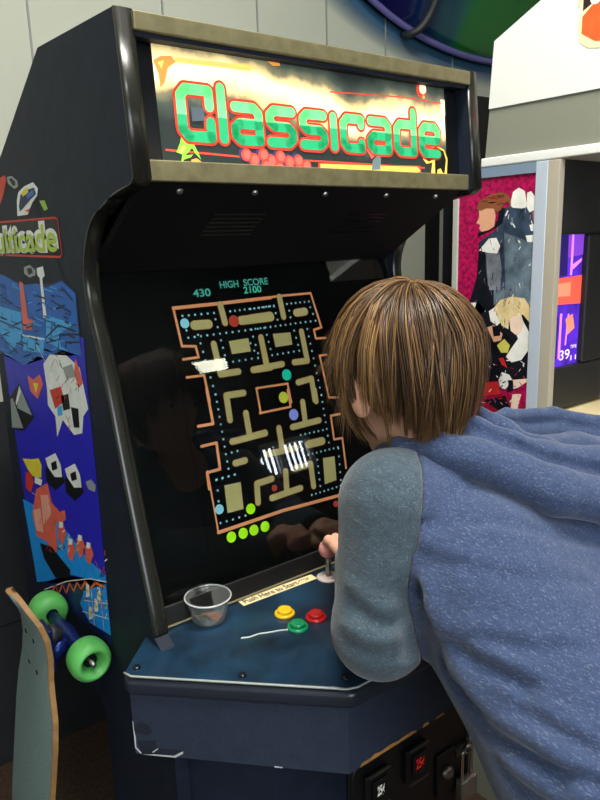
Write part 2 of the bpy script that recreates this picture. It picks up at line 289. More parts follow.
ART['side'] = [
    ('poly', 'red', 1, [(0.6639, 1.6366), (0.5699, 1.6671), (0.5347, 1.669), (0.5289, 1.6604), (0.5589, 1.6366), (0.5923, 1.6185), (0.6487, 1.6111)]),
    ('poly', 'grey', 1, [(0.5246, 1.6649), (0.4934, 1.6644), (0.4644, 1.6536), (0.4649, 1.6443), (0.4859, 1.6418), (0.5213, 1.6534)]),
    ('poly', 'black', 2, [(0.5123, 1.6606), (0.4949, 1.6608), (0.4757, 1.6529), (0.4782, 1.6469), (0.4946, 1.6481)]),
    ('poly', 'white', 1, [(0.4807, 1.6219), (0.4665, 1.6351), (0.4316, 1.6418), (0.4104, 1.6432), (0.3818, 1.6448), (0.3598, 1.6335), (0.3686, 1.6224), (0.3963, 1.6138), (0.4286, 1.5957), (0.488, 1.5962)]),
    ('poly', 'navy', 2, [(0.4715, 1.6119), (0.4556, 1.6297), (0.4238, 1.6351), (0.3781, 1.6363), (0.3722, 1.6256), (0.4044, 1.6188), (0.4688, 1.6023)]),
    ('poly', 'yel', 3, [(0.4475, 1.6338), (0.4118, 1.6394), (0.4099, 1.6311), (0.4432, 1.6258)]),
    ('poly', 'blue', 3, [(0.4216, 1.6274), (0.3839, 1.6338), (0.3817, 1.6262), (0.4191, 1.6206)]),
    ('poly', 'red', 3, [(0.4417, 1.6025), (0.4095, 1.6054), (0.4167, 1.5997)]),
    ('poly', 'green', 1, [(0.3599, 1.6145), (0.3341, 1.6135), (0.3226, 1.5994), (0.3415, 1.5975)]),
    ('line', 'red', 1, [(0.7754, 1.5927), (0.299, 1.5849), (0.284, 1.5834), (0.2805, 1.5296), (0.2878, 1.5253), (0.8083, 1.5314)], 0.0035),
    ('poly', 'black', 1, [(0.7764, 1.5908), (0.2994, 1.5838), (0.2869, 1.5822), (0.2851, 1.531), (0.8073, 1.5334)]),
    ('poly', 'grey', 1, [(0.4845, 1.5073), (0.4501, 1.5118), (0.4199, 1.5032), (0.4252, 1.4942), (0.4585, 1.4896), (0.4869, 1.4956)]),
    ('poly', 'black', 2, [(0.4688, 1.5051), (0.4414, 1.5068), (0.4362, 1.4982), (0.4621, 1.4944)]),
    ('poly', 'navy', 1, [(0.7242, 1.3325), (0.65, 1.4934), (0.6179, 1.491), (0.5305, 1.4784), (0.4835, 1.477), (0.4197, 1.4816), (0.3546, 1.4809), (0.2917, 1.4901), (0.2349, 1.4727), (0.2371, 1.4176), (0.2393, 1.3759), (0.4147, 1.351), (0.5539, 1.3211), (0.7274, 1.3255)]),
    ('poly', 'blue2', 2, [(0.6508, 1.4916), (0.6184, 1.4898), (0.5312, 1.4767), (0.4839, 1.4759), (0.4202, 1.48), (0.3724, 1.4751), (0.2925, 1.4876), (0.2383, 1.4702), (0.2405, 1.4294), (0.24, 1.3734), (0.3276, 1.3741), (0.4153, 1.3493), (0.4681, 1.3478), (0.5544, 1.3199), (0.6354, 1.3259), (0.7242, 1.3325)]),
    ('poly', 'sky', 3, [(0.6806, 1.427), (0.5331, 1.4234), (0.5423, 1.3755), (0.6283, 1.3426), (0.7051, 1.3739)]),
    ('poly', 'sky', 3, [(0.5502, 1.3808), (0.4106, 1.3874), (0.4294, 1.3578), (0.5522, 1.3505)]),
    ('poly', 'sky', 3, [(0.3888, 1.427), (0.2556, 1.4235), (0.3348, 1.3995), (0.3276, 1.3741), (0.4039, 1.3825)]),
    ('poly', 'white', 4, [(0.4106, 1.5066), (0.3764, 1.5101), (0.372, 1.4948), (0.3869, 1.4893), (0.3864, 1.4245), (0.4036, 1.4223), (0.3998, 1.49), (0.4114, 1.495)]),
    ('poly', 'salmon', 4, [(0.5214, 1.4815), (0.4994, 1.4793), (0.4946, 1.4144), (0.4619, 1.4138), (0.4777, 1.3957), (0.5302, 1.3914), (0.5283, 1.4353)]),
    ('line', 'black', 5, [(0.6942, 1.3974), (0.5465, 1.3901)], 0.0028),
    ('line', 'black', 5, [(0.6485, 1.4474), (0.5307, 1.4294)], 0.0028),
    ('line', 'black', 5, [(0.402, 1.3882), (0.3297, 1.4154), (0.2522, 1.4115)], 0.0028),
    ('line', 'black', 5, [(0.3553, 1.4551), (0.2646, 1.44)], 0.0028),
    ('line', 'black', 5, [(0.2955, 1.4777), (0.2519, 1.46)], 0.0028),
    ('line', 'black', 5, [(0.5502, 1.3808), (0.5522, 1.3505)], 0.0028),
    ('line', 'black', 5, [(0.6869, 1.3625), (0.5866, 1.3407)], 0.0028),
    ('line', 'black', 5, [(0.5146, 1.3722), (0.5217, 1.3537)], 0.0028),
    ('line', 'black', 5, [(0.4676, 1.3737), (0.4675, 1.3594)], 0.0028),
    ('line', 'black', 5, [(0.3548, 1.3605), (0.327, 1.4001), (0.2399, 1.4077)], 0.0028),
    ('line', 'black', 5, [(0.615, 1.473), (0.627, 1.4361)], 0.0028),
    ('line', 'black', 5, [(0.3596, 1.4184), (0.3786, 1.3849)], 0.0028),
    ('line', 'black', 5, [(0.3146, 1.3676), (0.3007, 1.3897), (0.2392, 1.3956)], 0.0028),
    ('line', 'white', 5, [(0.5404, 1.3805), (0.4118, 1.384)], 0.003),
    ('line', 'white', 5, [(0.4676, 1.3737), (0.4041, 1.3328)], 0.0016),
    ('poly', 'royal', 1, [(0.7017, 1.3689), (0.5398, 1.3971), (0.2214, 1.4045), (0.2262, 1.3573), (0.2301, 0.9941), (0.2588, 0.9758), (0.6581, 0.8231)]),
    ('poly', 'white', 4, [(0.4336, 1.3381), (0.3921, 1.3596), (0.3062, 1.3672), (0.251, 1.3542), (0.2312, 1.2906), (0.2566, 1.2738), (0.2699, 1.2428), (0.3109, 1.2312), (0.3605, 1.248), (0.4017, 1.209), (0.3992, 1.2476), (0.4348, 1.2621), (0.4293, 1.2908)]),
    ('poly', 'red', 5, [(0.4143, 1.2931), (0.351, 1.3092), (0.34, 1.2848), (0.3945, 1.2621)]),
    ('poly', 'black', 5, [(0.3563, 1.292), (0.317, 1.3014), (0.3156, 1.2759), (0.3512, 1.2664)]),
    ('poly', 'sky', 5, [(0.3831, 1.2675), (0.3558, 1.2755), (0.3573, 1.2586), (0.3826, 1.2507)]),
    ('poly', 'salmon', 5, [(0.2636, 1.3677), (0.2411, 1.3314), (0.2657, 1.3187), (0.2785, 1.3446)]),
    ('poly', 'black', 5, [(0.3109, 1.2799), (0.2757, 1.2829), (0.2796, 1.2505), (0.3069, 1.2451)]),
    ('poly', 'grey', 5, [(0.331, 1.3442), (0.2836, 1.3562), (0.2725, 1.3362), (0.3184, 1.3268)]),
    ('poly', 'salmon', 3, [(0.5412, 1.3032), (0.5082, 1.299), (0.4628, 1.3151), (0.4496, 1.2982), (0.4943, 1.2636), (0.5363, 1.2731)]),
    ('poly', 'yel', 4, [(0.5105, 1.2929), (0.4782, 1.2961), (0.4998, 1.2729)]),
    ('poly', 'black', 3, [(0.7024, 1.229), (0.6075, 1.2776), (0.5297, 1.2222), (0.6115, 1.1787), (0.7147, 1.1613)]),
    ('poly', 'grey', 4, [(0.6841, 1.2328), (0.6659, 1.2373), (0.615, 1.1828), (0.7009, 1.1674)]),
    ('poly', 'grey', 4, [(0.6041, 1.2734), (0.541, 1.2231), (0.6409, 1.2208)]),
    ('poly', 'white', 5, [(0.6041, 1.2734), (0.5989, 1.2612), (0.6444, 1.2249), (0.6466, 1.2325)]),
    ('poly', 'black', 3, [(0.4987, 1.1249), (0.4496, 1.1554), (0.4007, 1.1492), (0.3898, 1.127), (0.4485, 1.0943), (0.499, 1.0981)]),
    ('poly', 'white', 4, [(0.4884, 1.1485), (0.4229, 1.1739), (0.3999, 1.1579), (0.3995, 1.1338), (0.4436, 1.1224), (0.4781, 1.1337)]),
    ('poly', 'black', 5, [(0.4568, 1.1464), (0.4235, 1.1594), (0.4202, 1.1444), (0.4529, 1.1326)]),
    ('poly', 'black', 3, [(0.3882, 1.1324), (0.3456, 1.1608), (0.3025, 1.1548), (0.2926, 1.134), (0.3437, 1.1037), (0.388, 1.1074)]),
    ('poly', 'white', 4, [(0.3796, 1.1545), (0.3225, 1.1781), (0.302, 1.163), (0.3012, 1.1404), (0.3399, 1.1298), (0.3703, 1.1406)]),
    ('poly', 'black', 5, [(0.3518, 1.1524), (0.3228, 1.1645), (0.3196, 1.1504), (0.3482, 1.1394)]),
    ('poly', 'grey', 3, [(0.2798, 1.1561), (0.2518, 1.1681), (0.2324, 1.1623), (0.2404, 1.1491), (0.2691, 1.1458)]),
    ('poly', 'cyan', 2, [(0.6889, 1.009), (0.6122, 1.0185), (0.4679, 1.034), (0.3902, 1.0213), (0.3111, 1.0053), (0.2292, 1.0047), (0.2301, 0.9941), (0.3128, 0.9651), (0.4379, 0.9278), (0.5705, 0.8596), (0.6581, 0.8231), (0.6627, 0.8681)]),
    ('poly', 'yel', 4, [(0.6486, 1.1108), (0.5855, 1.1233), (0.5325, 1.1381), (0.5179, 1.1278), (0.5308, 1.0975), (0.5868, 1.0869), (0.6214, 1.0944)]),
    ('poly', 'red', 3, [(0.6392, 1.0817), (0.5964, 1.0942), (0.5864, 1.0749), (0.6187, 1.0416), (0.6536, 1.0445)]),
    ('poly', 'white', 4, [(0.5734, 1.0904), (0.5247, 1.0952), (0.5369, 1.0802), (0.5793, 1.0744)]),
    ('poly', 'salmon', 3, [(0.5767, 1.0614), (0.4949, 1.0969), (0.4807, 1.061), (0.4406, 1.0539), (0.4057, 1.0681), (0.4053, 1.0498), (0.4498, 1.0244), (0.4706, 1.0255), (0.4782, 0.9682), (0.5019, 0.9422), (0.5419, 0.9582), (0.6135, 0.9465), (0.6266, 0.9932)]),
    ('poly', 'peachs', 4, [(0.6174, 1.0044), (0.5609, 1.0255), (0.5604, 0.9725), (0.6083, 0.9609)]),
    ('poly', 'peachs', 4, [(0.5498, 1.0568), (0.4992, 1.0711), (0.4891, 1.0352), (0.554, 0.991)]),
    ('poly', 'black', 4, [(0.5971, 0.9367), (0.5149, 0.9569), (0.4625, 0.9501), (0.4124, 0.9453), (0.4226, 0.9243), (0.5142, 0.8901), (0.578, 0.9079)]),
    ('poly', 'salmon', 4, [(0.4568, 1.0221), (0.4239, 1.035), (0.4126, 1.0191), (0.443, 0.9859), (0.4664, 0.9919)]),
    ('poly', 'white', 5, [(0.4448, 1.0336), (0.4228, 1.0383), (0.4287, 1.0259), (0.4517, 1.0184)]),
    ('poly', 'salmon', 4, [(0.4114, 1.0029), (0.3801, 1.0158), (0.3693, 1.0004), (0.398, 0.9675), (0.4203, 0.9731)]),
    ('poly', 'white', 5, [(0.4001, 1.0143), (0.3792, 1.0191), (0.3847, 1.0069), (0.4065, 0.9993)]),
    ('poly', 'salmon', 4, [(0.3554, 1.0293), (0.3265, 1.0412), (0.3162, 1.0263), (0.3427, 0.9953), (0.3634, 1.001)]),
    ('poly', 'white', 5, [(0.345, 1.04), (0.3256, 1.0444), (0.3306, 1.0327), (0.3508, 1.0258)]),
    ('poly', 'salmon', 4, [(0.3136, 1.0293), (0.2862, 1.0409), (0.2763, 1.0263), (0.3012, 0.9961), (0.321, 1.0017)]),
    ('poly', 'white', 5, [(0.3038, 1.0398), (0.2854, 1.044), (0.2901, 1.0326), (0.3092, 1.0259)]),
    ('poly', 'navy2', 1, [(0.6581, 0.8231), (0.5705, 0.8596), (0.4393, 0.9233), (0.3124, 0.9667), (0.2266, 0.9955), (0.2339, 0.8733), (0.3412, 0.8561), (0.5739, 0.8497)]),
    ('poly', 'cyan', 2, [(0.3498, 0.9281), (0.2333, 0.9874), (0.233, 0.8917), (0.3378, 0.8691), (0.3793, 0.8892)]),
    ('line', 'white', 3, [(0.6062, 0.8261), (0.4433, 0.9099), (0.3124, 0.9667), (0.2287, 0.9933)], 0.002),
    ('line', 'orange', 3, [(0.5531, 0.8409), (0.5203, 0.8711), (0.5073, 0.8556), (0.4743, 0.8911), (0.4568, 0.8789), (0.4257, 0.9137), (0.4091, 0.9016), (0.3806, 0.9332), (0.3638, 0.9247), (0.3339, 0.9531), (0.3102, 0.948), (0.2837, 0.9701), (0.2416, 0.9792)], 0.005),
    ('line', 'white', 4, [(0.3555, 0.9069), (0.232, 0.952)], 0.0016),
    ('line', 'white', 4, [(0.3689, 0.8782), (0.2356, 0.9224)], 0.0016),
    ('line', 'white', 4, [(0.3082, 0.9488), (0.309, 0.8761)], 0.0016),
    ('line', 'white', 4, [(0.263, 0.972), (0.2635, 0.8868)], 0.0016),
    ('poly', 'white', 5, [(0.331, 0.9506), (0.316, 0.9529), (0.3184, 0.9299), (0.3391, 0.9198)]),
    ('poly', 'yel', 6, [(0.3342, 0.9382), (0.3152, 0.9423), (0.3292, 0.9299)]),
    ('poly', 'white', 5, [(0.2746, 0.966), (0.2607, 0.968), (0.2627, 0.946), (0.2818, 0.9365)]),
    ('poly', 'yel', 6, [(0.2775, 0.9541), (0.2598, 0.9578), (0.2727, 0.9461)]),
    ('poly', 'white', 5, [(0.3278, 0.9074), (0.3128, 0.9102), (0.3152, 0.8868), (0.336, 0.876)]),
    ('poly', 'yel', 6, [(0.3311, 0.8947), (0.312, 0.8994), (0.326, 0.8865)]),
    ('poly', 'white', 5, [(0.2939, 0.9365), (0.2795, 0.9389), (0.2817, 0.9163), (0.3015, 0.9062)]),
    ('poly', 'yel', 6, [(0.2969, 0.9243), (0.2787, 0.9285), (0.292, 0.9162)]),
    ('line', 'navy', 6, [(0.5899, 1.3957), (0.5324, 1.4063)], 0.003),
    ('line', 'black', 6, [(0.3994, 1.4075), (0.4001, 1.4003)], 0.0016),
    ('line', 'black', 6, [(0.2998, 1.4309), (0.282, 1.4299)], 0.003),
    ('line', 'black', 6, [(0.3095, 1.4741), (0.2897, 1.4724)], 0.0022),
    ('line', 'navy', 6, [(0.454, 1.3883), (0.4555, 1.3755)], 0.0022),
    ('line', 'black', 6, [(0.3566, 1.4138), (0.3181, 1.4121)], 0.0016),
    ('line', 'sky', 6, [(0.5914, 1.4601), (0.5935, 1.4459)], 0.0022),
    ('line', 'navy', 6, [(0.4375, 1.4322), (0.4036, 1.4382)], 0.003),
    ('line', 'blue', 6, [(0.5743, 1.4369), (0.5252, 1.4344)], 0.003),
    ('line', 'blue', 6, [(0.3793, 1.3888), (0.3335, 1.3987)], 0.003),
    ('line', 'black', 6, [(0.6602, 1.3725), (0.6271, 1.3788)], 0.0022),
    ('line', 'black', 6, [(0.663, 1.3568), (0.6658, 1.3398)], 0.0022),
    ('line', 'blue', 6, [(0.4662, 1.4289), (0.4507, 1.4281)], 0.0016),
    ('line', 'black', 6, [(0.5106, 1.396), (0.4742, 1.403)], 0.0022),
    ('line', 'navy', 6, [(0.6873, 1.4709), (0.6279, 1.4669)], 0.0022),
    ('line', 'sky', 6, [(0.3862, 1.473), (0.3436, 1.4696)], 0.0022),
    ('line', 'blue', 6, [(0.4731, 1.4744), (0.4741, 1.4657)], 0.0022),
    ('line', 'blue', 6, [(0.3887, 1.4081), (0.3565, 1.4069)], 0.0022),
    ('line', 'navy', 6, [(0.499, 1.3804), (0.4507, 1.3794)], 0.0022),
    ('line', 'blue', 6, [(0.4433, 1.4114), (0.4033, 1.4099)], 0.0022),
    ('line', 'sky', 6, [(0.7015, 1.3789), (0.6802, 1.3786)], 0.0022),
    ('line', 'black', 6, [(0.5502, 1.3375), (0.5021, 1.3483)], 0.003),
    ('line', 'navy', 6, [(0.6874, 1.3666), (0.655, 1.3728)], 0.0022),
    ('line', 'sky', 6, [(0.3902, 1.4453), (0.3701, 1.4489)], 0.003),
    ('line', 'black', 6, [(0.5875, 1.3608), (0.5403, 1.3604)], 0.003),
    ('line', 'sky', 6, [(0.3499, 1.4772), (0.3187, 1.4745)], 0.0016),
    ('line', 'sky', 6, [(0.5326, 1.3825), (0.5134, 1.3821)], 0.0022),
    ('line', 'black', 6, [(0.3491, 1.4631), (0.3347, 1.462)], 0.003),
    ('line', 'black', 6, [(0.444, 1.4589), (0.4293, 1.4579)], 0.0022),
    ('line', 'sky', 6, [(0.3369, 1.3777), (0.2996, 1.377)], 0.003),
    ('line', 'blue', 6, [(0.67, 1.3817), (0.6335, 1.381)], 0.0022),
    ('line', 'navy', 6, [(0.4694, 1.392), (0.4381, 1.3982)], 0.0016),
    ('line', 'navy', 6, [(0.495, 1.342), (0.4791, 1.3421)], 0.003),
    ('line', 'sky', 6, [(0.4535, 1.3579), (0.4103, 1.3576)], 0.0016),
    ('line', 'navy', 6, [(0.2933, 1.4024), (0.2574, 1.4011)], 0.003),
    ('line', 'sky', 6, [(0.6748, 1.405), (0.6493, 1.4042)], 0.0016),
    ('line', 'blue', 6, [(0.3608, 1.421), (0.3612, 1.4162)], 0.0016),
    ('line', 'black', 6, [(0.4886, 1.4587), (0.4903, 1.445)], 0.0022),
    ('line', 'sky', 6, [(0.5521, 1.4711), (0.5301, 1.4695)], 0.0016),
    ('line', 'black', 6, [(0.4116, 1.3663), (0.3739, 1.3658)], 0.0022),
    ('line', 'black', 6, [(0.3934, 1.4187), (0.3657, 1.4175)], 0.0016),
    ('line', 'black', 6, [(0.6903, 1.4052), (0.6342, 1.4034)], 0.003),
    ('line', 'navy', 6, [(0.4274, 1.4442), (0.4104, 1.4472)], 0.003),
    ('line', 'sky', 6, [(0.481, 1.443), (0.4581, 1.4468)], 0.0022),
    ('line', 'blue', 6, [(0.6232, 1.4019), (0.6255, 1.3869)], 0.0016),
    ('line', 'black', 6, [(0.663, 1.4146), (0.6652, 1.4013)], 0.003),
    ('line', 'navy', 6, [(0.4023, 1.3787), (0.3734, 1.385)], 0.0022),
    ('line', 'black', 6, [(0.6866, 1.446), (0.6334, 1.4537)], 0.0022),
    ('line', 'sky', 6, [(0.5658, 1.4709), (0.5144, 1.4672)], 0.003),
    ('line', 'blue', 6, [(0.2984, 1.4647), (0.2992, 1.4538)], 0.0022),
    ('line', 'black', 6, [(0.3887, 1.388), (0.3505, 1.387)], 0.0022),
    ('line', 'blue', 6, [(0.6502, 1.3564), (0.6099, 1.3562)], 0.0016),
    ('line', 'black', 6, [(0.3668, 1.4412), (0.3441, 1.4398)], 0.0016),
    ('line', 'black', 6, [(0.3118, 1.3993), (0.2815, 1.4059)], 0.0016),
    ('line', 'black', 6, [(0.425, 1.4595), (0.3816, 1.4564)], 0.003),
    ('line', 'black', 6, [(0.5296, 1.4015), (0.5053, 1.4007)], 0.003),
    ('line', 'blue', 6, [(0.5587, 1.3933), (0.5598, 1.3854)], 0.0022),
    ('line', 'black', 6, [(0.2674, 1.4224), (0.2466, 1.4214)], 0.0022),
    ('line', 'navy', 6, [(0.4726, 1.407), (0.4734, 1.4006)], 0.0016),
    ('line', 'blue', 6, [(0.597, 1.4142), (0.5994, 1.398)], 0.0022),
    ('line', 'black', 6, [(0.422, 1.3649), (0.3997, 1.3647)], 0.0016),
    ('line', 'blue', 6, [(0.4029, 1.449), (0.3632, 1.4465)], 0.0022),
    ('line', 'sky', 6, [(0.3965, 1.3639), (0.3519, 1.3741)], 0.0016),
    ('line', 'sky', 6, [(0.5742, 1.3579), (0.5512, 1.3578)], 0.0016),
    ('line', 'navy', 6, [(0.5482, 1.366), (0.5165, 1.3656)], 0.003),
    ('line', 'black', 6, [(0.3991, 1.426), (0.3709, 1.4246)], 0.0022),
    ('line', 'black', 6, [(0.3425, 1.3701), (0.3164, 1.3697)], 0.0016),
    ('line', 'sky', 6, [(0.4018, 1.3806), (0.3582, 1.3796)], 0.0016),
    ('line', 'black', 6, [(0.2918, 1.3899), (0.2753, 1.3894)], 0.0022),
    ('line', 'sky', 6, [(0.5686, 1.4755), (0.5483, 1.474)], 0.0022),
    ('line', 'sky', 6, [(0.6776, 1.4075), (0.6576, 1.4109)], 0.0022),
    ('line', 'navy', 6, [(0.4768, 1.4185), (0.4401, 1.4169)], 0.0022),
    ('line', 'navy', 6, [(0.6167, 1.4338), (0.5949, 1.4373)], 0.0016),
    ('line', 'sky', 6, [(0.4693, 1.4093), (0.4502, 1.4129)], 0.003),
    ('line', 'sky', 6, [(0.3452, 1.3841), (0.3108, 1.3918)], 0.0016),
    ('line', 'blue', 6, [(0.3742, 1.418), (0.3412, 1.4165)], 0.0022),
    ('line', 'black', 6, [(0.6642, 1.439), (0.6188, 1.4367)], 0.0016),
    ('line', 'blue', 6, [(0.5164, 1.3467), (0.5172, 1.3404)], 0.0016),
    ('line', 'black', 6, [(0.2666, 1.4139), (0.2672, 1.4044)], 0.0022),
    ('line', 'black', 6, [(0.4629, 1.3723), (0.445, 1.372)], 0.003),
    ('line', 'sky', 6, [(0.4329, 1.3796), (0.4145, 1.3835)], 0.0022),
    ('line', 'black', 6, [(0.6317, 1.4704), (0.6335, 1.4593)], 0.003),
    ('line', 'navy', 6, [(0.3325, 1.4421), (0.2904, 1.4498)], 0.003),
    ('line', 'black', 6, [(0.6318, 1.3901), (0.591, 1.3891)], 0.0016),
    ('line', 'black', 6, [(0.3481, 1.4199), (0.3492, 1.4071)], 0.003),
    ('line', 'black', 6, [(0.4171, 1.3658), (0.3859, 1.3654)], 0.003),
    ('line', 'black', 6, [(0.645, 1.3353), (0.5893, 1.3472)], 0.0022),
    ('line', 'blue', 6, [(0.5084, 1.4012), (0.4672, 1.409)], 0.003),
    ('line', 'black', 6, [(0.3607, 1.3668), (0.3612, 1.3622)], 0.003),
    ('line', 'navy', 6, [(0.3242, 1.4637), (0.2976, 1.4616)], 0.0016),
    ('line', 'navy', 6, [(0.6087, 1.4026), (0.5591, 1.4011)], 0.0016),
    ('line', 'blue', 6, [(0.3202, 1.4085), (0.3078, 1.408)], 0.0016),
    ('line', 'sky', 6, [(0.4499, 1.4189), (0.4049, 1.4169)], 0.0022),
    ('line', 'blue', 6, [(0.2942, 1.4008), (0.2807, 1.4003)], 0.0016),
    ('line', 'black', 6, [(0.3734, 1.3833), (0.3267, 1.3935)], 0.0016),
    ('line', 'black', 6, [(0.2924, 1.4372), (0.2679, 1.4357)], 0.0016),
    ('line', 'navy', 6, [(0.508, 1.3583), (0.4787, 1.3581)], 0.003),
    ('line', 'sky', 6, [(0.7056, 1.3374), (0.6572, 1.3377)], 0.0016),
    ('line', 'navy', 6, [(0.4603, 1.3802), (0.4614, 1.3706)], 0.0016),
    ('line', 'sky', 6, [(0.3445, 1.4406), (0.3173, 1.4456)], 0.003),
    ('line', 'sky', 6, [(0.5169, 1.3368), (0.492, 1.3369)], 0.0016),
    ('line', 'black', 6, [(0.2948, 1.4233), (0.2778, 1.4224)], 0.003),
    ('line', 'blue', 6, [(0.4644, 1.4669), (0.4457, 1.4655)], 0.0016),
    ('line', 'sky', 6, [(0.4519, 1.4654), (0.4246, 1.4634)], 0.0022),
    ('line', 'navy', 6, [(0.7101, 1.3613), (0.6727, 1.3611)], 0.0022),
    ('line', 'sky', 6, [(0.5397, 1.4782), (0.5407, 1.4713)], 0.003),
    ('line', 'sky', 6, [(0.6844, 1.329), (0.6301, 1.3295)], 0.0022),
    ('line', 'sky', 6, [(0.4596, 1.4083), (0.4178, 1.4068)], 0.0022),
    ('line', 'black', 6, [(0.6741, 1.3706), (0.63, 1.37)], 0.0016),
    ('line', 'navy', 6, [(0.662, 1.4736), (0.623, 1.4709)], 0.0016),
    ('line', 'salmon', 6, [(0.4611, 1.0493), (0.4458, 1.0423)], 0.0018),
    ('line', 'red', 6, [(0.5358, 0.9431), (0.5149, 0.9448)], 0.0018),
    ('line', 'orange', 6, [(0.5738, 0.9919), (0.5763, 0.9799)], 0.0018),
    ('line', 'salmon', 6, [(0.5621, 1.0043), (0.575, 0.9887)], 0.0018),
    ('line', 'salmon', 6, [(0.557, 0.963), (0.5351, 0.9659)], 0.0018),
    ('line', 'orange', 6, [(0.4953, 0.9961), (0.5127, 0.979)], 0.0018),
    ('line', 'red', 6, [(0.5212, 0.9577), (0.5284, 0.9431)], 0.0018),
    ('line', 'orange', 6, [(0.4677, 1.0481), (0.4938, 1.0347)], 0.0018),
    ('line', 'orange', 6, [(0.4798, 0.9671), (0.4782, 0.9627)], 0.0018),
    ('line', 'peachs', 6, [(0.6044, 1.047), (0.5827, 1.0477)], 0.0018),
    ('line', 'salmon', 6, [(0.5981, 1.0264), (0.6029, 1.0125)], 0.0018),
    ('line', 'red', 6, [(0.46, 1.0331), (0.4858, 1.0142)], 0.0018),
    ('line', 'red', 6, [(0.5339, 0.956), (0.5545, 0.9366)], 0.0018),
    ('line', 'orange', 6, [(0.5173, 0.9915), (0.526, 0.9787)], 0.0018),
    ('line', 'salmon', 6, [(0.4532, 1.0579), (0.4406, 1.0562)], 0.0018),
    ('line', 'red', 6, [(0.5315, 1.0111), (0.5419, 1.0021)], 0.0018),
    ('line', 'orange', 6, [(0.49, 0.9624), (0.4973, 0.9501)], 0.0018),
    ('line', 'orange', 6, [(0.4988, 1.0546), (0.4839, 1.0545)], 0.0018),
    ('line', 'black', 6, [(0.275, 1.3424), (0.2668, 1.3314)], 0.0016),
    ('line', 'red', 6, [(0.3239, 1.247), (0.3303, 1.2401)], 0.0016),
    ('line', 'red', 6, [(0.3023, 1.3146), (0.3061, 1.3051)], 0.0016),
    ('line', 'grey', 6, [(0.3957, 1.3336), (0.3921, 1.3297)], 0.0016),
    ('line', 'red', 6, [(0.278, 1.3339), (0.2952, 1.3237)], 0.0016),
    ('line', 'red', 6, [(0.3873, 1.2976), (0.3914, 1.291)], 0.0016),
    ('line', 'black', 6, [(0.3407, 1.2591), (0.3283, 1.2484)], 0.0016),
    ('line', 'black', 6, [(0.2609, 1.3251), (0.2664, 1.3125)], 0.0016),
    ('line', 'black', 6, [(0.3442, 1.3549), (0.3345, 1.3451)], 0.0016),
    ('line', 'grey', 6, [(0.3512, 1.328), (0.3716, 1.3155)], 0.0016),
    ('line', 'grey', 6, [(0.3683, 1.3532), (0.3907, 1.3375)], 0.0016),
    ('line', 'black', 6, [(0.2732, 1.3254), (0.2595, 1.3234)], 0.0016),
    ('line', 'red', 6, [(0.3616, 1.3549), (0.3512, 1.3447)], 0.0016),
    ('line', 'red', 6, [(0.3208, 1.2626), (0.3291, 1.2548)], 0.0016),
    ('line', 'black', 6, [(0.274, 1.3178), (0.2802, 1.3129)], 0.0016),
    ('line', 'red', 6, [(0.3331, 1.2425), (0.3365, 1.2301)], 0.0016),
    ('line', 'black', 6, [(0.3094, 1.3292), (0.3271, 1.3186)], 0.0016),
    ('line', 'red', 6, [(0.334, 1.2962), (0.3416, 1.2853)], 0.0016),
    ('line', 'black', 6, [(0.345, 1.3495), (0.331, 1.3425)], 0.0016),
    ('line', 'red', 6, [(0.3363, 1.3166), (0.346, 1.309)], 0.0016),
    ('line', 'black', 6, [(0.3655, 1.2901), (0.38, 1.2834)], 0.0016),
    ('line', 'red', 6, [(0.3185, 1.3338), (0.3071, 1.3262)], 0.0016),
    ('line', 'salmon', 6, [(0.3224, 1.0166), (0.3158, 1.0107)], 0.0024),
    ('line', 'white', 6, [(0.4036, 0.9926), (0.4104, 0.9833)], 0.0024),
    ('line', 'black', 6, [(0.2426, 1.0062), (0.2538, 0.9928)], 0.0024),
    ('line', 'black', 6, [(0.4292, 0.9884), (0.4377, 0.9803)], 0.0024),
    ('line', 'salmon', 6, [(0.2289, 1.0128), (0.2275, 1.0069)], 0.0024),
    ('line', 'black', 6, [(0.4783, 0.9681), (0.4611, 0.9703)], 0.0024),
    ('line', 'white', 6, [(0.4083, 1.0122), (0.4026, 1.0103)], 0.0024),
    ('line', 'salmon', 6, [(0.2552, 1.008), (0.2436, 1.0049)], 0.0024),
    ('line', 'yel', 6, [(0.342, 1.0269), (0.3583, 1.0167)], 0.0024),
    ('line', 'white', 6, [(0.2131, 1.0405), (0.2236, 1.0336)], 0.0024),
    ('line', 'black', 6, [(0.2178, 1.0499), (0.2117, 1.0466)], 0.0024),
    ('line', 'white', 6, [(0.418, 1.0247), (0.4327, 1.0157)], 0.0024),
    ('line', 'yel', 6, [(0.4457, 0.9855), (0.4633, 0.9748)], 0.0024),
    ('line', 'black', 6, [(0.2326, 1.0071), (0.2412, 0.9986)], 0.0024),
    ('line', 'salmon', 6, [(0.2192, 1.0534), (0.2219, 1.0448)], 0.0024),
    ('line', 'yel', 6, [(0.3506, 1.0136), (0.3513, 1.0073)], 0.0024),
    ('line', 'red', 6, [(0.2311, 1.0198), (0.2389, 1.0082)], 0.0024),
    ('line', 'yel', 6, [(0.4488, 0.9797), (0.4443, 0.9741)], 0.0024),
    ('line', 'red', 6, [(0.3238, 1.0201), (0.3223, 1.0162)], 0.0024),
    ('line', 'salmon', 6, [(0.3509, 0.9999), (0.3503, 0.992)], 0.0024),
    ('line', 'salmon', 6, [(0.269, 1.016), (0.2607, 1.0105)], 0.0024),
    ('line', 'yel', 6, [(0.3937, 1.024), (0.4069, 1.0091)], 0.0024),
    ('line', 'navy2', 6, [(0.2646, 0.9542), (0.2559, 0.9518)], 0.002),
    ('line', 'yel', 6, [(0.3068, 0.9139), (0.2973, 0.9112)], 0.002),
    ('line', 'white', 6, [(0.3143, 0.9036), (0.3183, 0.8948)], 0.002),
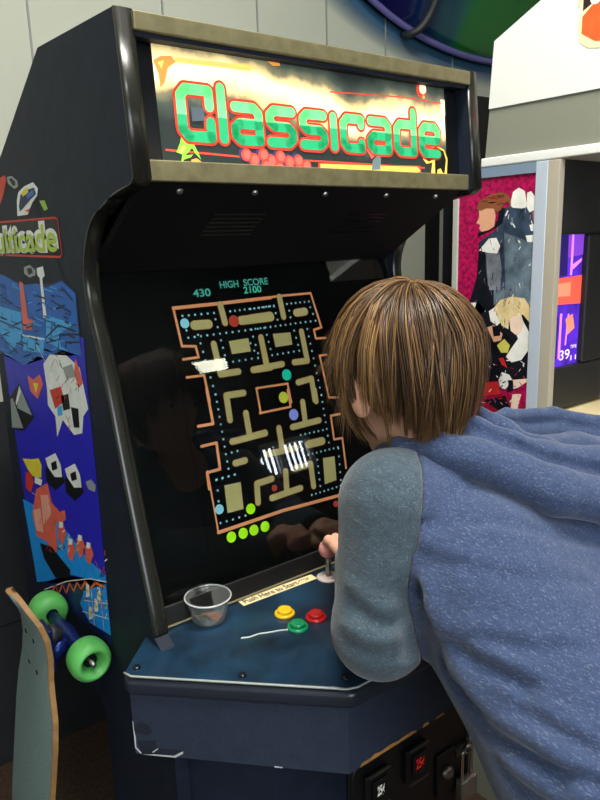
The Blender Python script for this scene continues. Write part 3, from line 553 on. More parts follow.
    ('line', 'yel', 6, [(0.2822, 0.9435), (0.2757, 0.9406)], 0.002),
    ('line', 'yel', 6, [(0.2327, 0.9584), (0.2439, 0.9474)], 0.002),
    ('line', 'navy2', 6, [(0.3675, 0.8707), (0.3639, 0.8665)], 0.002),
    ('line', 'navy2', 6, [(0.333, 0.9048), (0.3374, 0.893)], 0.002),
    ('line', 'navy2', 6, [(0.2676, 0.9642), (0.2767, 0.9561)], 0.002),
    ('line', 'yel', 6, [(0.3249, 0.8993), (0.3168, 0.8982)], 0.002),
    ('line', 'white', 6, [(0.3055, 0.9414), (0.3073, 0.931)], 0.002),
    ('line', 'yel', 6, [(0.3032, 0.8987), (0.3069, 0.8891)], 0.002),
    ('line', 'navy2', 6, [(0.3709, 0.8566), (0.3794, 0.8486)], 0.002),
    ('line', 'white', 6, [(0.3332, 0.9008), (0.3275, 0.8958)], 0.002),
    ('line', 'orange', 6, [(0.3547, 0.9351), (0.3597, 0.9264)], 0.002),
    ('line', 'yel', 6, [(0.2342, 0.9496), (0.2382, 0.9415)], 0.002),
    ('line', 'orange', 6, [(0.3159, 0.902), (0.3185, 0.8972)], 0.002),
    ('line', 'white', 6, [(0.2394, 0.9305), (0.2513, 0.9162)], 0.002),
    ('line', 'white', 6, [(0.2637, 0.9489), (0.2702, 0.9368)], 0.002),
    ('line', 'orange', 6, [(0.275, 0.962), (0.2742, 0.9532)], 0.002),
    ('line', 'navy2', 6, [(0.34, 0.9168), (0.3297, 0.9178)], 0.002),
    ('line', 'red', 6, [(0.3095, 0.8824), (0.311, 0.8745)], 0.002),
    ('line', 'navy2', 6, [(0.3598, 0.9161), (0.3546, 0.9083)], 0.002),
    ('line', 'navy2', 6, [(0.3147, 0.9257), (0.3128, 0.9197)], 0.002),
    ('line', 'red', 6, [(0.3431, 0.9175), (0.3544, 0.9058)], 0.002),
    ('line', 'red', 6, [(0.2822, 0.9385), (0.2763, 0.9328)], 0.002),
    ('line', 'navy2', 6, [(0.337, 0.9396), (0.3305, 0.9346)], 0.002),
    ('line', 'yel', 6, [(0.312, 0.8853), (0.3071, 0.8775)], 0.002),
    ('line', 'navy2', 6, [(0.3719, 0.8533), (0.3648, 0.851)], 0.002),
    ('line', 'yel', 6, [(0.2626, 0.9489), (0.2676, 0.9379)], 0.002),
    ('line', 'navy2', 6, [(0.2464, 0.9764), (0.2504, 0.9704)], 0.002),
    ('line', 'white', 6, [(0.3315, 0.9185), (0.3284, 0.9143)], 0.002),
    ('line', 'navy2', 6, [(0.3554, 0.9189), (0.365, 0.9106)], 0.002),
    ('line', 'orange', 6, [(0.2987, 0.9432), (0.2974, 0.9396)], 0.002),
    ('line', 'red', 6, [(0.2646, 0.9428), (0.2674, 0.9375)], 0.002),
    ('line', 'white', 6, [(0.3296, 0.917), (0.3254, 0.9094)], 0.002),
    ('line', 'orange', 6, [(0.3061, 0.9103), (0.3074, 0.9037)], 0.002),
    ('line', 'red', 6, [(0.3011, 0.9278), (0.2913, 0.9265)], 0.002),
    ('line', 'yel', 6, [(0.2331, 0.9493), (0.2429, 0.9394)], 0.002),
    ('line', 'orange', 6, [(0.2439, 0.9707), (0.2542, 0.9601)], 0.002),
    ('line', 'red', 6, [(0.2525, 0.9414), (0.2627, 0.9276)], 0.002)]
ART['marq'] = [
    ('poly', 'mqyel', 1, [(0.0877, 1.7734), (0.2047, 1.7766), (0.204, 1.7695), (0.0869, 1.7668)]),
    ('poly', 'mqyel', 1, [(0.1721, 1.7758), (0.2166, 1.7771), (0.2162, 1.7733), (0.1717, 1.7719)]),
    ('poly', 'mqorange', 2, [(0.0564, 1.7657), (0.0677, 1.7722), (0.0831, 1.7741), (0.0885, 1.767), (0.0767, 1.7591), (0.0701, 1.7414), (0.063, 1.7329), (0.0621, 1.751)]),
    ('poly', 'mqyel', 3, [(0.0622, 1.7638), (0.0717, 1.7676), (0.0673, 1.7567)]),
    ('poly', 'mqorange', 2, [(0.2157, 1.7866), (0.2322, 1.7866), (0.2428, 1.7807), (0.2562, 1.7822), (0.2548, 1.7864), (0.238, 1.7887), (0.2269, 1.7885)]),
    ('line', 'mqred', 1, [(0.0623, 1.6581), (0.1785, 1.6546), (0.338, 1.6544)], 0.0025),
    ('line', 'mqred', 1, [(0.338, 1.6544), (0.5466, 1.6531)], 0.0025),
    ('line', 'mqred', 1, [(0.3471, 1.756), (0.497, 1.7627), (0.6042, 1.7611)], 0.002),
    ('poly', 'mqred', 1, [(0.3142, 1.652), (0.5369, 1.656), (0.5384, 1.6414), (0.3128, 1.6375)]),
    ('poly', 'mqyel2', 2, [(0.318, 1.6507), (0.5295, 1.6541), (0.5364, 1.6478), (0.5264, 1.6442), (0.317, 1.6405)]),
    ('dot', 'mqred', 3, [(0.1854, 1.6576)], 0.0088),
    ('dot', 'mqblue', 2, [(0.1822, 1.6588)], 0.0098),
    ('dot', 'mqrose', 4, [(0.1863, 1.6576)], 0.0062),
    ('dot', 'mqred', 3, [(0.1982, 1.6514)], 0.0088),
    ('dot', 'mqblue', 2, [(0.195, 1.6526)], 0.0098),
    ('dot', 'mqrose', 4, [(0.1991, 1.6515)], 0.0062),
    ('dot', 'mqred', 3, [(0.2144, 1.6589)], 0.0088),
    ('dot', 'mqblue', 2, [(0.2111, 1.6601)], 0.0098),
    ('dot', 'mqrose', 4, [(0.2152, 1.6589)], 0.0062),
    ('dot', 'mqred', 3, [(0.2275, 1.6513)], 0.0088),
    ('dot', 'mqblue', 2, [(0.2241, 1.6525)], 0.0098),
    ('dot', 'mqrose', 4, [(0.2284, 1.6513)], 0.0062),
    ('dot', 'mqred', 3, [(0.244, 1.6575)], 0.0088),
    ('dot', 'mqblue', 2, [(0.2406, 1.6587)], 0.0098),
    ('dot', 'mqrose', 4, [(0.2449, 1.6576)], 0.0062),
    ('dot', 'mqred', 3, [(0.2596, 1.6512)], 0.0088),
    ('dot', 'mqblue', 2, [(0.2561, 1.6525)], 0.0098),
    ('dot', 'mqrose', 4, [(0.2606, 1.6513)], 0.0062),
    ('dot', 'mqred', 3, [(0.2764, 1.6533)], 0.0088),
    ('dot', 'mqblue', 2, [(0.2728, 1.6546)], 0.0098),
    ('dot', 'mqrose', 4, [(0.2773, 1.6534)], 0.0062),
    ('dot', 'mqred', 3, [(0.218, 1.6441)], 0.0088),
    ('dot', 'mqblue', 2, [(0.2147, 1.6453)], 0.0098),
    ('dot', 'mqrose', 4, [(0.2189, 1.6441)], 0.0062),
    ('dot', 'mqred', 3, [(0.2407, 1.6421)], 0.0088),
    ('dot', 'mqblue', 2, [(0.2373, 1.6434)], 0.0098),
    ('dot', 'mqrose', 4, [(0.2416, 1.6422)], 0.0062),
    ('dot', 'mqred', 3, [(0.2907, 1.6468)], 0.0088),
    ('dot', 'mqblue', 2, [(0.2871, 1.6481)], 0.0098),
    ('dot', 'mqrose', 4, [(0.2917, 1.6468)], 0.0062),
    ('poly', 'mqgreen', 3, [(0.0763, 1.6557), (0.0831, 1.6682), (0.0857, 1.6765), (0.0985, 1.6773), (0.1072, 1.6819), (0.1136, 1.6815), (0.108, 1.6751), (0.1025, 1.6693), (0.1091, 1.6559), (0.1121, 1.6478), (0.1041, 1.6557), (0.1, 1.6624), (0.0892, 1.6523), (0.1007, 1.6542), (0.097, 1.6504), (0.0854, 1.6467), (0.0866, 1.6434), (0.0819, 1.6443), (0.0846, 1.6534)]),
    ('poly', 'mqlime', 4, [(0.0801, 1.6559), (0.0876, 1.6658), (0.0903, 1.6619), (0.0847, 1.6548)]),
    ('poly', 'mqorange', 3, [(0.0967, 1.6471), (0.1051, 1.6497), (0.1128, 1.645), (0.0979, 1.6439)]),
    ('dot', 'mqred', 3, [(0.547, 1.7778)], 0.0125),
    ('dot', 'mqcream', 4, [(0.55, 1.78)], 0.0085),
    ('dot', 'mqyel2', 4, [(0.5514, 1.7672)], 0.003),
    ('poly', 'mqcream', 3, [(0.5939, 1.7673), (0.6041, 1.7674), (0.6043, 1.7415), (0.5952, 1.7408)]),
    ('poly', 'mqyel2', 3, [(0.5435, 1.6674), (0.5529, 1.6792), (0.5743, 1.6928), (0.5977, 1.6852), (0.6059, 1.67), (0.6025, 1.6444), (0.5622, 1.644), (0.5664, 1.6626), (0.5516, 1.6601)]),
    ('poly', 'black', 4, [(0.5481, 1.6675), (0.5587, 1.6783), (0.5752, 1.6891), (0.5963, 1.6824), (0.6015, 1.6679), (0.5965, 1.6462), (0.5922, 1.6461), (0.5867, 1.6537), (0.5787, 1.6515), (0.5771, 1.6444), (0.5723, 1.6443), (0.5727, 1.6686), (0.5577, 1.6641)]),
    ('poly', 'mqgrey', 3, [(0.4265, 1.6606), (0.4401, 1.6701), (0.4448, 1.6649), (0.4424, 1.6468), (0.4227, 1.6454)]),
    ('poly', 'mqrose', 4, [(0.4127, 1.6777), (0.4205, 1.6809), (0.4322, 1.668), (0.424, 1.6622)])]
ART['poster'] = [
    ('poly', 'psteel', 2, [(0.2698, 1.5205), (0.2483, 1.534), (0.219, 1.5504), (0.2119, 1.5805), (0.1962, 1.5981), (0.1605, 1.6075), (0.1331, 1.6027), (0.105, 1.5725), (0.0953, 1.3595), (0.2867, 1.3472), (0.2751, 1.4136), (0.2636, 1.4711)]),
    ('poly', 'pdark', 3, [(0.269, 1.4994), (0.2493, 1.5028), (0.2455, 1.4572), (0.2346, 1.4008), (0.2922, 1.3764), (0.2716, 1.4425)]),
    ('poly', 'pdark', 3, [(0.2725, 1.5346), (0.2317, 1.5491), (0.2029, 1.5634), (0.1961, 1.5964), (0.2127, 1.6006), (0.2158, 1.5739), (0.2318, 1.5508), (0.2706, 1.545)]),
    ('poly', 'pgrey', 3, [(0.2469, 1.4958), (0.2085, 1.499), (0.2005, 1.4578), (0.2039, 1.3879), (0.2341, 1.3865)]),
    ('poly', 'pwhite', 4, [(0.267, 1.5029), (0.2395, 1.5304), (0.2183, 1.5317), (0.207, 1.5127), (0.2126, 1.4956), (0.2426, 1.4975)]),
    ('poly', 'pwhite', 3, [(0.1842, 1.6024), (0.1775, 1.6314), (0.1621, 1.64), (0.146, 1.6308), (0.1385, 1.5966), (0.152, 1.5941), (0.1759, 1.597)]),
    ('poly', 'pwhite', 3, [(0.1405, 1.5967), (0.1401, 1.6272), (0.1306, 1.6297), (0.1168, 1.6176), (0.1152, 1.589), (0.1322, 1.585)]),
    ('poly', 'prose', 4, [(0.1245, 1.5846), (0.1095, 1.5871), (0.1076, 1.5663), (0.1217, 1.5668)]),
    ('poly', 'pwhite', 4, [(0.1308, 1.5575), (0.1118, 1.56), (0.1129, 1.544), (0.1262, 1.5444)]),
    ('poly', 'pwhite', 4, [(0.1393, 1.5349), (0.1162, 1.536), (0.1173, 1.5198), (0.1347, 1.521)]),
    ('poly', 'pskin', 4, [(0.2702, 1.5969), (0.2553, 1.6063), (0.2272, 1.5964), (0.2224, 1.581), (0.2257, 1.5574), (0.2424, 1.5494), (0.2619, 1.5465), (0.2687, 1.5536), (0.2659, 1.5622), (0.278, 1.5668), (0.2695, 1.5779)]),
    ('poly', 'phair', 5, [(0.2791, 1.599), (0.2687, 1.6173), (0.2391, 1.6307), (0.2079, 1.6335), (0.1893, 1.6256), (0.1847, 1.6139), (0.2006, 1.6066), (0.2083, 1.5937), (0.2206, 1.5893), (0.2273, 1.598), (0.2507, 1.5993), (0.2636, 1.5948)]),
    ('poly', 'phair', 3, [(0.2015, 1.6265), (0.1829, 1.6187), (0.1797, 1.5923), (0.1864, 1.6058)]),
    ('poly', 'pdark', 5, [(0.2552, 1.4214), (0.2354, 1.4203), (0.2297, 1.3867), (0.2504, 1.3495), (0.2821, 1.3475)]),
    ('poly', 'pmid', 3, [(0.1979, 1.543), (0.121, 1.5182), (0.1085, 1.426), (0.1302, 1.3915), (0.1874, 1.3957)]),
    ('poly', 'pdark', 4, [(0.2469, 1.4098), (0.2625, 1.374), (0.2457, 1.3118), (0.2333, 1.2371), (0.2387, 1.1876), (0.1748, 1.1966), (0.1168, 1.2048), (0.1168, 1.4145)]),
    ('poly', 'pmid', 5, [(0.2209, 1.4107), (0.1168, 1.4145), (0.1172, 1.3816), (0.2195, 1.3762)]),
    ('poly', 'pblond', 6, [(0.2192, 1.3685), (0.2015, 1.3886), (0.1702, 1.3976), (0.135, 1.3955), (0.116, 1.3743), (0.1173, 1.341), (0.1375, 1.3582), (0.1502, 1.3499), (0.1745, 1.3445), (0.1757, 1.3214), (0.1943, 1.3277)]),
    ('poly', 'pskin2', 7, [(0.1745, 1.3445), (0.1637, 1.3528), (0.1418, 1.3561), (0.1344, 1.3398), (0.1398, 1.3149), (0.155, 1.3098), (0.1688, 1.3182)]),
    ('poly', 'pwhite', 6, [(0.1368, 1.3433), (0.1174, 1.3187), (0.1179, 1.2773), (0.1367, 1.2523), (0.1632, 1.2434), (0.1797, 1.2552), (0.169, 1.2719), (0.1479, 1.3009), (0.1528, 1.31), (0.1398, 1.3149)]),
    ('poly', 'pyel', 6, [(0.2063, 1.2798), (0.1861, 1.2974), (0.1695, 1.2835), (0.1755, 1.2654), (0.1939, 1.2634)]),
    ('poly', 'pwhite', 5, [(0.2922, 1.3764), (0.2627, 1.3799), (0.2426, 1.3594), (0.2617, 1.3503), (0.2866, 1.3567)]),
    ('poly', 'pskin', 6, [(0.2364, 1.3205), (0.2176, 1.3278), (0.1912, 1.3086), (0.1951, 1.2926), (0.216, 1.2868)]),
    ('poly', 'pdark', 7, [(0.2223, 1.3255), (0.1988, 1.3235), (0.1979, 1.3041), (0.2165, 1.3005)]),
    ('poly', 'pwhite', 6, [(0.2331, 1.3599), (0.2192, 1.3685), (0.1992, 1.335), (0.2082, 1.3266), (0.2274, 1.3369)]),
    ('poly', 'pred', 6, [(0.2558, 1.1811), (0.198, 1.1914), (0.1897, 1.1624), (0.2546, 1.146)]),
    ('poly', 'pred', 6, [(0.2003, 1.2489), (0.1865, 1.2524), (0.1739, 1.2284), (0.1904, 1.2342)]),
    ('poly', 'pwhite', 6, [(0.1981, 1.1954), (0.1896, 1.2165), (0.1687, 1.2133), (0.1566, 1.1992), (0.1786, 1.1762), (0.1927, 1.1781)]),
    ('poly', 'pskin2', 6, [(0.1726, 1.1989), (0.1171, 1.2106), (0.1189, 1.2026), (0.1424, 1.1856), (0.1647, 1.1763)]),
    ('poly', 'pdark', 7, [(0.1699, 1.1894), (0.1566, 1.1992), (0.1555, 1.1757), (0.1736, 1.169)]),
    ('poly', 'pred2', 5, [(0.2643, 1.134), (0.1643, 1.1664), (0.1568, 1.1036), (0.2677, 1.0827)]),
    ('poly', 'pdark', 6, [(0.2394, 1.1381), (0.1779, 1.1603), (0.1628, 1.1347), (0.1951, 1.121)]),
    ('poly', 'pskin2', 6, [(0.1574, 1.1675), (0.1328, 1.1714), (0.1402, 1.1386), (0.1434, 1.1101), (0.166, 1.1018), (0.1605, 1.1351)]),
    ('poly', 'pred2', 5, [(0.1357, 1.1393), (0.1163, 1.1505), (0.1143, 1.1116), (0.1387, 1.107)]),
    ('line', 'pmid', 6, [(0.1909, 1.5268), (0.186, 1.5239)], 0.0012),
    ('line', 'pgrey', 6, [(0.1796, 1.4176), (0.1784, 1.4067)], 0.002),
    ('line', 'pwhite', 6, [(0.1513, 1.5101), (0.1554, 1.5045)], 0.002),
    ('line', 'pgrey', 6, [(0.2495, 1.4997), (0.2454, 1.4918)], 0.0012),
    ('line', 'pdark', 6, [(0.148, 1.5802), (0.1453, 1.5686)], 0.0012),
    ('line', 'pdark', 6, [(0.2003, 1.5855), (0.2013, 1.5785)], 0.0012),
    ('line', 'pgrey', 6, [(0.2599, 1.4561), (0.2659, 1.4481)], 0.002),
    ('line', 'pgrey', 6, [(0.1925, 1.4154), (0.1986, 1.4023)], 0.003),
    ('line', 'pdark', 6, [(0.2316, 1.4258), (0.226, 1.4213)], 0.0012),
    ('line', 'pgrey', 6, [(0.1174, 1.5), (0.1167, 1.4949)], 0.002),
    ('line', 'pmid', 6, [(0.1391, 1.4595), (0.133, 1.4478)], 0.0012),
    ('line', 'pwhite', 6, [(0.1506, 1.4282), (0.1471, 1.4181)], 0.002),
    ('line', 'psteel', 6, [(0.2602, 1.4213), (0.2647, 1.4114)], 0.0012),
    ('line', 'pgrey', 6, [(0.1423, 1.4297), (0.1409, 1.4182)], 0.003),
    ('line', 'pgrey', 6, [(0.1291, 1.5778), (0.1293, 1.5703)], 0.002),
    ('line', 'pdark', 6, [(0.2636, 1.4364), (0.2644, 1.4306)], 0.0012),
    ('line', 'pgrey', 6, [(0.1945, 1.5369), (0.1926, 1.5328)], 0.002),
    ('line', 'pgrey', 6, [(0.1429, 1.5951), (0.1423, 1.5837)], 0.002),
    ('line', 'psteel', 6, [(0.2239, 1.4505), (0.2269, 1.4348)], 0.003),
    ('line', 'pgrey', 6, [(0.2012, 1.5271), (0.2057, 1.5207)], 0.002),
    ('line', 'pgrey', 6, [(0.1489, 1.4233), (0.1426, 1.4104)], 0.0012),
    ('line', 'psteel', 6, [(0.2608, 1.5117), (0.2587, 1.496)], 0.002),
    ('line', 'pgrey', 6, [(0.177, 1.5744), (0.1757, 1.563)], 0.003),
    ('line', 'pwhite', 6, [(0.2579, 1.5115), (0.2539, 1.5035)], 0.003),
    ('line', 'pwhite', 6, [(0.1255, 1.566), (0.1215, 1.5524)], 0.002),
    ('line', 'pgrey', 6, [(0.1882, 1.5826), (0.1877, 1.5777)], 0.002),
    ('line', 'pmid', 6, [(0.1666, 1.5846), (0.17, 1.5762)], 0.0012),
    ('line', 'pgrey', 6, [(0.1684, 1.4912), (0.1673, 1.4809)], 0.0012),
    ('line', 'pgrey', 6, [(0.1584, 1.4839), (0.1574, 1.4745)], 0.002),
    ('line', 'pgrey', 6, [(0.1738, 1.4154), (0.1721, 1.4002)], 0.003),
    ('line', 'pwhite', 6, [(0.189, 1.5905), (0.1944, 1.5805)], 0.003),
    ('line', 'pmid', 6, [(0.2014, 1.421), (0.1965, 1.4087)], 0.002),
    ('line', 'pgrey', 6, [(0.1598, 1.4229), (0.158, 1.4123)], 0.003),
    ('line', 'pgrey', 6, [(0.1558, 1.5194), (0.1593, 1.5091)], 0.0012),
    ('line', 'pgrey', 6, [(0.2081, 1.507), (0.2139, 1.4942)], 0.002),
    ('line', 'pgrey', 6, [(0.2089, 1.4412), (0.2023, 1.4308)], 0.002),
    ('line', 'pmid', 6, [(0.1032, 1.4022), (0.0978, 1.3913)], 0.0012),
    ('line', 'pmid', 6, [(0.195, 1.5768), (0.1999, 1.5728)], 0.0012),
    ('line', 'pdark', 6, [(0.1092, 1.404), (0.1058, 1.3956)], 0.0012),
    ('line', 'pwhite', 6, [(0.1813, 1.5274), (0.1845, 1.5215)], 0.0012),
    ('line', 'psteel', 6, [(0.1836, 1.5625), (0.1777, 1.5594)], 0.002),
    ('line', 'pgrey', 6, [(0.2486, 1.4366), (0.2486, 1.4295)], 0.002),
    ('line', 'pwhite', 6, [(0.1226, 1.4723), (0.127, 1.4691)], 0.002),
    ('line', 'psteel', 6, [(0.2376, 1.5319), (0.2318, 1.517)], 0.0012),
    ('line', 'pgrey', 6, [(0.2162, 1.5534), (0.216, 1.5462)], 0.002),
    ('line', 'pmid', 6, [(0.1309, 1.5205), (0.1332, 1.5121)], 0.0012),
    ('line', 'psteel', 6, [(0.1651, 1.4865), (0.1688, 1.4786)], 0.002),
    ('line', 'pwhite', 6, [(0.1794, 1.5641), (0.1772, 1.5597)], 0.002),
    ('line', 'psteel', 6, [(0.1649, 1.5335), (0.1629, 1.5189)], 0.003),
    ('line', 'pwhite', 6, [(0.1573, 1.5238), (0.1536, 1.5201)], 0.003),
    ('line', 'pmid', 6, [(0.157, 1.5163), (0.1586, 1.5031)], 0.003),
    ('line', 'pwhite', 6, [(0.185, 1.5825), (0.1874, 1.5732)], 0.0012),
    ('line', 'psteel', 6, [(0.2496, 1.4314), (0.2446, 1.4234)], 0.003),
    ('line', 'pgrey', 6, [(0.1661, 1.4243), (0.1673, 1.4091)], 0.003),
    ('line', 'pgrey', 6, [(0.2304, 1.4122), (0.2257, 1.3991)], 0.0012),
    ('line', 'pdark', 6, [(0.2127, 1.4188), (0.2119, 1.4059)], 0.002),
    ('line', 'pgrey', 6, [(0.1914, 1.4002), (0.1939, 1.3904)], 0.002),
    ('line', 'pmid', 6, [(0.1826, 1.3972), (0.1868, 1.3852)], 0.002),
    ('line', 'pdark', 6, [(0.1489, 1.5904), (0.1546, 1.5857)], 0.002),
    ('line', 'pgrey', 6, [(0.1373, 1.466), (0.1417, 1.4606)], 0.002),
    ('line', 'pmid', 6, [(0.1729, 1.4169), (0.1763, 1.4051)], 0.003),
    ('line', 'pgrey', 6, [(0.1933, 1.428), (0.1949, 1.4203)], 0.003),
    ('line', 'psteel', 6, [(0.2022, 1.438), (0.1998, 1.4225)], 0.002),
    ('line', 'pgrey', 6, [(0.1706, 1.4138), (0.1652, 1.4078)], 0.0012),
    ('line', 'pgrey', 6, [(0.2263, 1.5073), (0.2226, 1.5043)], 0.0012),
    ('line', 'pmid', 6, [(0.159, 1.5338), (0.1645, 1.5222)], 0.0012),
    ('line', 'pwhite', 6, [(0.1651, 1.4029), (0.1677, 1.3983)], 0.002),
    ('line', 'psteel', 6, [(0.1968, 1.4421), (0.1904, 1.439)], 0.002),
    ('line', 'pwhite', 6, [(0.1744, 1.5617), (0.1686, 1.5541)], 0.003),
    ('line', 'pgrey', 6, [(0.1385, 1.4217), (0.1342, 1.4187)], 0.0012),
    ('line', 'pwhite', 8, [(0.1178, 1.3909), (0.1178, 1.3871)], 0.0016),
    ('line', 'pblond', 8, [(0.1306, 1.3582), (0.1301, 1.3515)], 0.0016),
    ('line', 'pyel', 8, [(0.1899, 1.3719), (0.1889, 1.3605)], 0.0016),
    ('line', 'pskin2', 8, [(0.2048, 1.3383), (0.2051, 1.3348)], 0.0016),
    ('line', 'pskin2', 8, [(0.1853, 1.382), (0.1829, 1.3761)], 0.0016),
    ('line', 'pyel', 8, [(0.1872, 1.334), (0.189, 1.3231)], 0.0016),
    ('line', 'pskin2', 8, [(0.1615, 1.3961), (0.1664, 1.3917)], 0.0016),
    ('line', 'pwhite', 8, [(0.1887, 1.3379), (0.1902, 1.3303)], 0.0016),
    ('line', 'pwhite', 8, [(0.1463, 1.3938), (0.1433, 1.3833)], 0.0016),
    ('line', 'phair', 8, [(0.2102, 1.3574), (0.209, 1.3512)], 0.0016),
    ('line', 'pyel', 8, [(0.1462, 1.3862), (0.1432, 1.3795)], 0.0016),
    ('line', 'phair', 8, [(0.1755, 1.3868), (0.1776, 1.3803)], 0.0016),
    ('line', 'phair', 8, [(0.186, 1.3438), (0.1865, 1.3345)], 0.0016),
    ('line', 'pskin2', 8, [(0.211, 1.3718), (0.2119, 1.366)], 0.0016),
    ('line', 'pwhite', 8, [(0.1765, 1.3314), (0.176, 1.3224)], 0.0016),
    ('line', 'pyel', 8, [(0.211, 1.3879), (0.2119, 1.3854)], 0.0016),
    ('line', 'pskin2', 8, [(0.1721, 1.3718), (0.1657, 1.3613)], 0.0016),
    ('line', 'pblond', 8, [(0.1195, 1.389), (0.1221, 1.3804)], 0.0016),
    ('line', 'pblond', 8, [(0.1632, 1.359), (0.1666, 1.3509)], 0.0016),
    ('line', 'pskin2', 8, [(0.178, 1.3792), (0.172, 1.3766)], 0.0016),
    ('line', 'pwhite', 8, [(0.1635, 1.3777), (0.1585, 1.374)], 0.0016),
    ('line', 'phair', 8, [(0.1516, 1.378), (0.1479, 1.3718)], 0.0016),
    ('line', 'pwhite', 8, [(0.1689, 1.3919), (0.1653, 1.3822)], 0.0016),
    ('line', 'pskin2', 8, [(0.1809, 1.3443), (0.1795, 1.3372)], 0.0016),
    ('line', 'pwhite', 8, [(0.2006, 1.353), (0.1997, 1.3421)], 0.0016),
    ('line', 'pyel', 8, [(0.1591, 1.3973), (0.1595, 1.3898)], 0.0016),
    ('line', 'pyel', 8, [(0.1297, 1.3626), (0.1263, 1.359)], 0.0016),
    ('line', 'phair', 8, [(0.2149, 1.3367), (0.2114, 1.3264)], 0.0016),
    ('line', 'pyel', 8, [(0.1193, 1.3354), (0.1159, 1.3319)], 0.0016),
    ('line', 'pyel', 8, [(0.1177, 1.3551), (0.1196, 1.3521)], 0.0016),
    ('line', 'phair', 8, [(0.1884, 1.3906), (0.1911, 1.381)], 0.0016),
    ('line', 'pwhite', 8, [(0.2096, 1.3682), (0.212, 1.3623)], 0.0016),
    ('line', 'pblond', 8, [(0.199, 1.3504), (0.1979, 1.3475)], 0.0016),
    ('line', 'pyel', 8, [(0.1869, 1.3649), (0.1831, 1.3587)], 0.0016),
    ('line', 'pyel', 8, [(0.1979, 1.3405), (0.1925, 1.3377)], 0.0016),
    ('line', 'pskin2', 8, [(0.191, 1.372), (0.1944, 1.3631)], 0.0016),
    ('line', 'phair', 8, [(0.149, 1.3858), (0.1483, 1.38)], 0.0016),
    ('line', 'pskin2', 8, [(0.1448, 1.3812), (0.1459, 1.3782)], 0.0016),
    ('line', 'pskin2', 8, [(0.1899, 1.3867), (0.1864, 1.3791)], 0.0016),
    ('line', 'pblond', 8, [(0.1774, 1.3672), (0.1757, 1.3577)], 0.0016),
    ('line', 'pyel', 8, [(0.1765, 1.3612), (0.1808, 1.3556)], 0.0016),
    ('line', 'pblond', 8, [(0.1354, 1.376), (0.14, 1.3735)], 0.0016),
    ('line', 'phair', 8, [(0.2161, 1.3651), (0.2179, 1.3593)], 0.0016),
    ('line', 'phair', 8, [(0.1871, 1.3832), (0.191, 1.3732)], 0.0016),
    ('line', 'pskin2', 8, [(0.2046, 1.3803), (0.2005, 1.3781)], 0.0016),
    ('line', 'pwhite', 8, [(0.146, 1.359), (0.1501, 1.35)], 0.0016),
    ('line', 'pwhite', 8, [(0.1462, 1.3603), (0.1513, 1.3564)], 0.0016),
    ('line', 'pred', 8, [(0.2398, 1.1661), (0.2394, 1.1718)], 0.0026),
    ('line', 'pwhite', 8, [(0.1312, 1.2394), (0.1287, 1.2451)], 0.0026),
    ('line', 'prose', 8, [(0.1455, 1.1277), (0.1448, 1.1213)], 0.0014),
    ('line', 'pred', 8, [(0.1288, 1.2149), (0.1254, 1.2104)], 0.0026),
    ('line', 'pskin2', 8, [(0.1415, 1.2251), (0.1374, 1.2308)], 0.0014),
    ('line', 'prose', 8, [(0.1368, 1.1566), (0.1404, 1.1494)], 0.0014),
    ('line', 'pwhite', 8, [(0.2148, 1.2329), (0.2111, 1.2315)], 0.0014),
    ('line', 'pred2', 8, [(0.2442, 1.228), (0.2449, 1.2238)], 0.0014),
    ('line', 'pwhite', 8, [(0.1555, 1.1564), (0.1632, 1.1477)], 0.0026),
    ('line', 'pred2', 8, [(0.1325, 1.1453), (0.1412, 1.1442)], 0.0014),
    ('line', 'pred2', 8, [(0.2459, 1.2185), (0.2363, 1.2119)], 0.0014),
    ('line', 'pwhite', 8, [(0.1785, 1.2223), (0.1798, 1.2176)], 0.0014),
    ('line', 'pred', 8, [(0.2086, 1.2335), (0.2052, 1.2314)], 0.0014),
    ('line', 'prose', 8, [(0.1913, 1.1797), (0.1895, 1.1824)], 0.0026),
    ('line', 'pdark', 8, [(0.1909, 1.2073), (0.1896, 1.211)], 0.0026),
    ('line', 'pred2', 8, [(0.2346, 1.2245), (0.238, 1.2207)], 0.0014),
    ('line', 'pred2', 8, [(0.1651, 1.23), (0.1558, 1.2294)], 0.0014),
    ('line', 'pskin2', 8, [(0.2187, 1.17), (0.2245, 1.1633)], 0.0026),
    ('line', 'pskin2', 8, [(0.2007, 1.2029), (0.2039, 1.2052)], 0.0026),
    ('line', 'pred2', 8, [(0.1333, 1.1324), (0.1276, 1.1325)], 0.0014),
    ('line', 'prose', 8, [(0.1429, 1.1629), (0.1383, 1.1666)], 0.0014),
    ('line', 'pdark', 8, [(0.1555, 1.1879), (0.15, 1.1877)], 0.0014),
    ('line', 'pskin2', 8, [(0.2489, 1.0924), (0.2555, 1.0955)], 0.0014),
    ('line', 'pskin2', 8, [(0.2477, 1.1798), (0.2387, 1.1825)], 0.0014),
    ('line', 'pred', 8, [(0.219, 1.1399), (0.2256, 1.1334)], 0.0026),
    ('line', 'pwhite', 8, [(0.196, 1.1943), (0.1931, 1.1866)], 0.0014),
    ('line', 'pskin2', 8, [(0.1579, 1.2019), (0.1617, 1.2035)], 0.0014),
    ('line', 'prose', 8, [(0.1216, 1.1146), (0.1199, 1.1196)], 0.0026),
    ('line', 'pred', 8, [(0.1952, 1.1499), (0.187, 1.1533)], 0.0026),
    ('line', 'pdark', 8, [(0.1775, 1.1955), (0.1861, 1.1913)], 0.0026),
    ('line', 'pred', 8, [(0.2112, 1.1611), (0.2172, 1.1559)], 0.0026),
    ('line', 'pred2', 8, [(0.1957, 1.1924), (0.1904, 1.1976)], 0.0014),
    ('line', 'pred', 8, [(0.2472, 1.1738), (0.2412, 1.1772)], 0.0014),
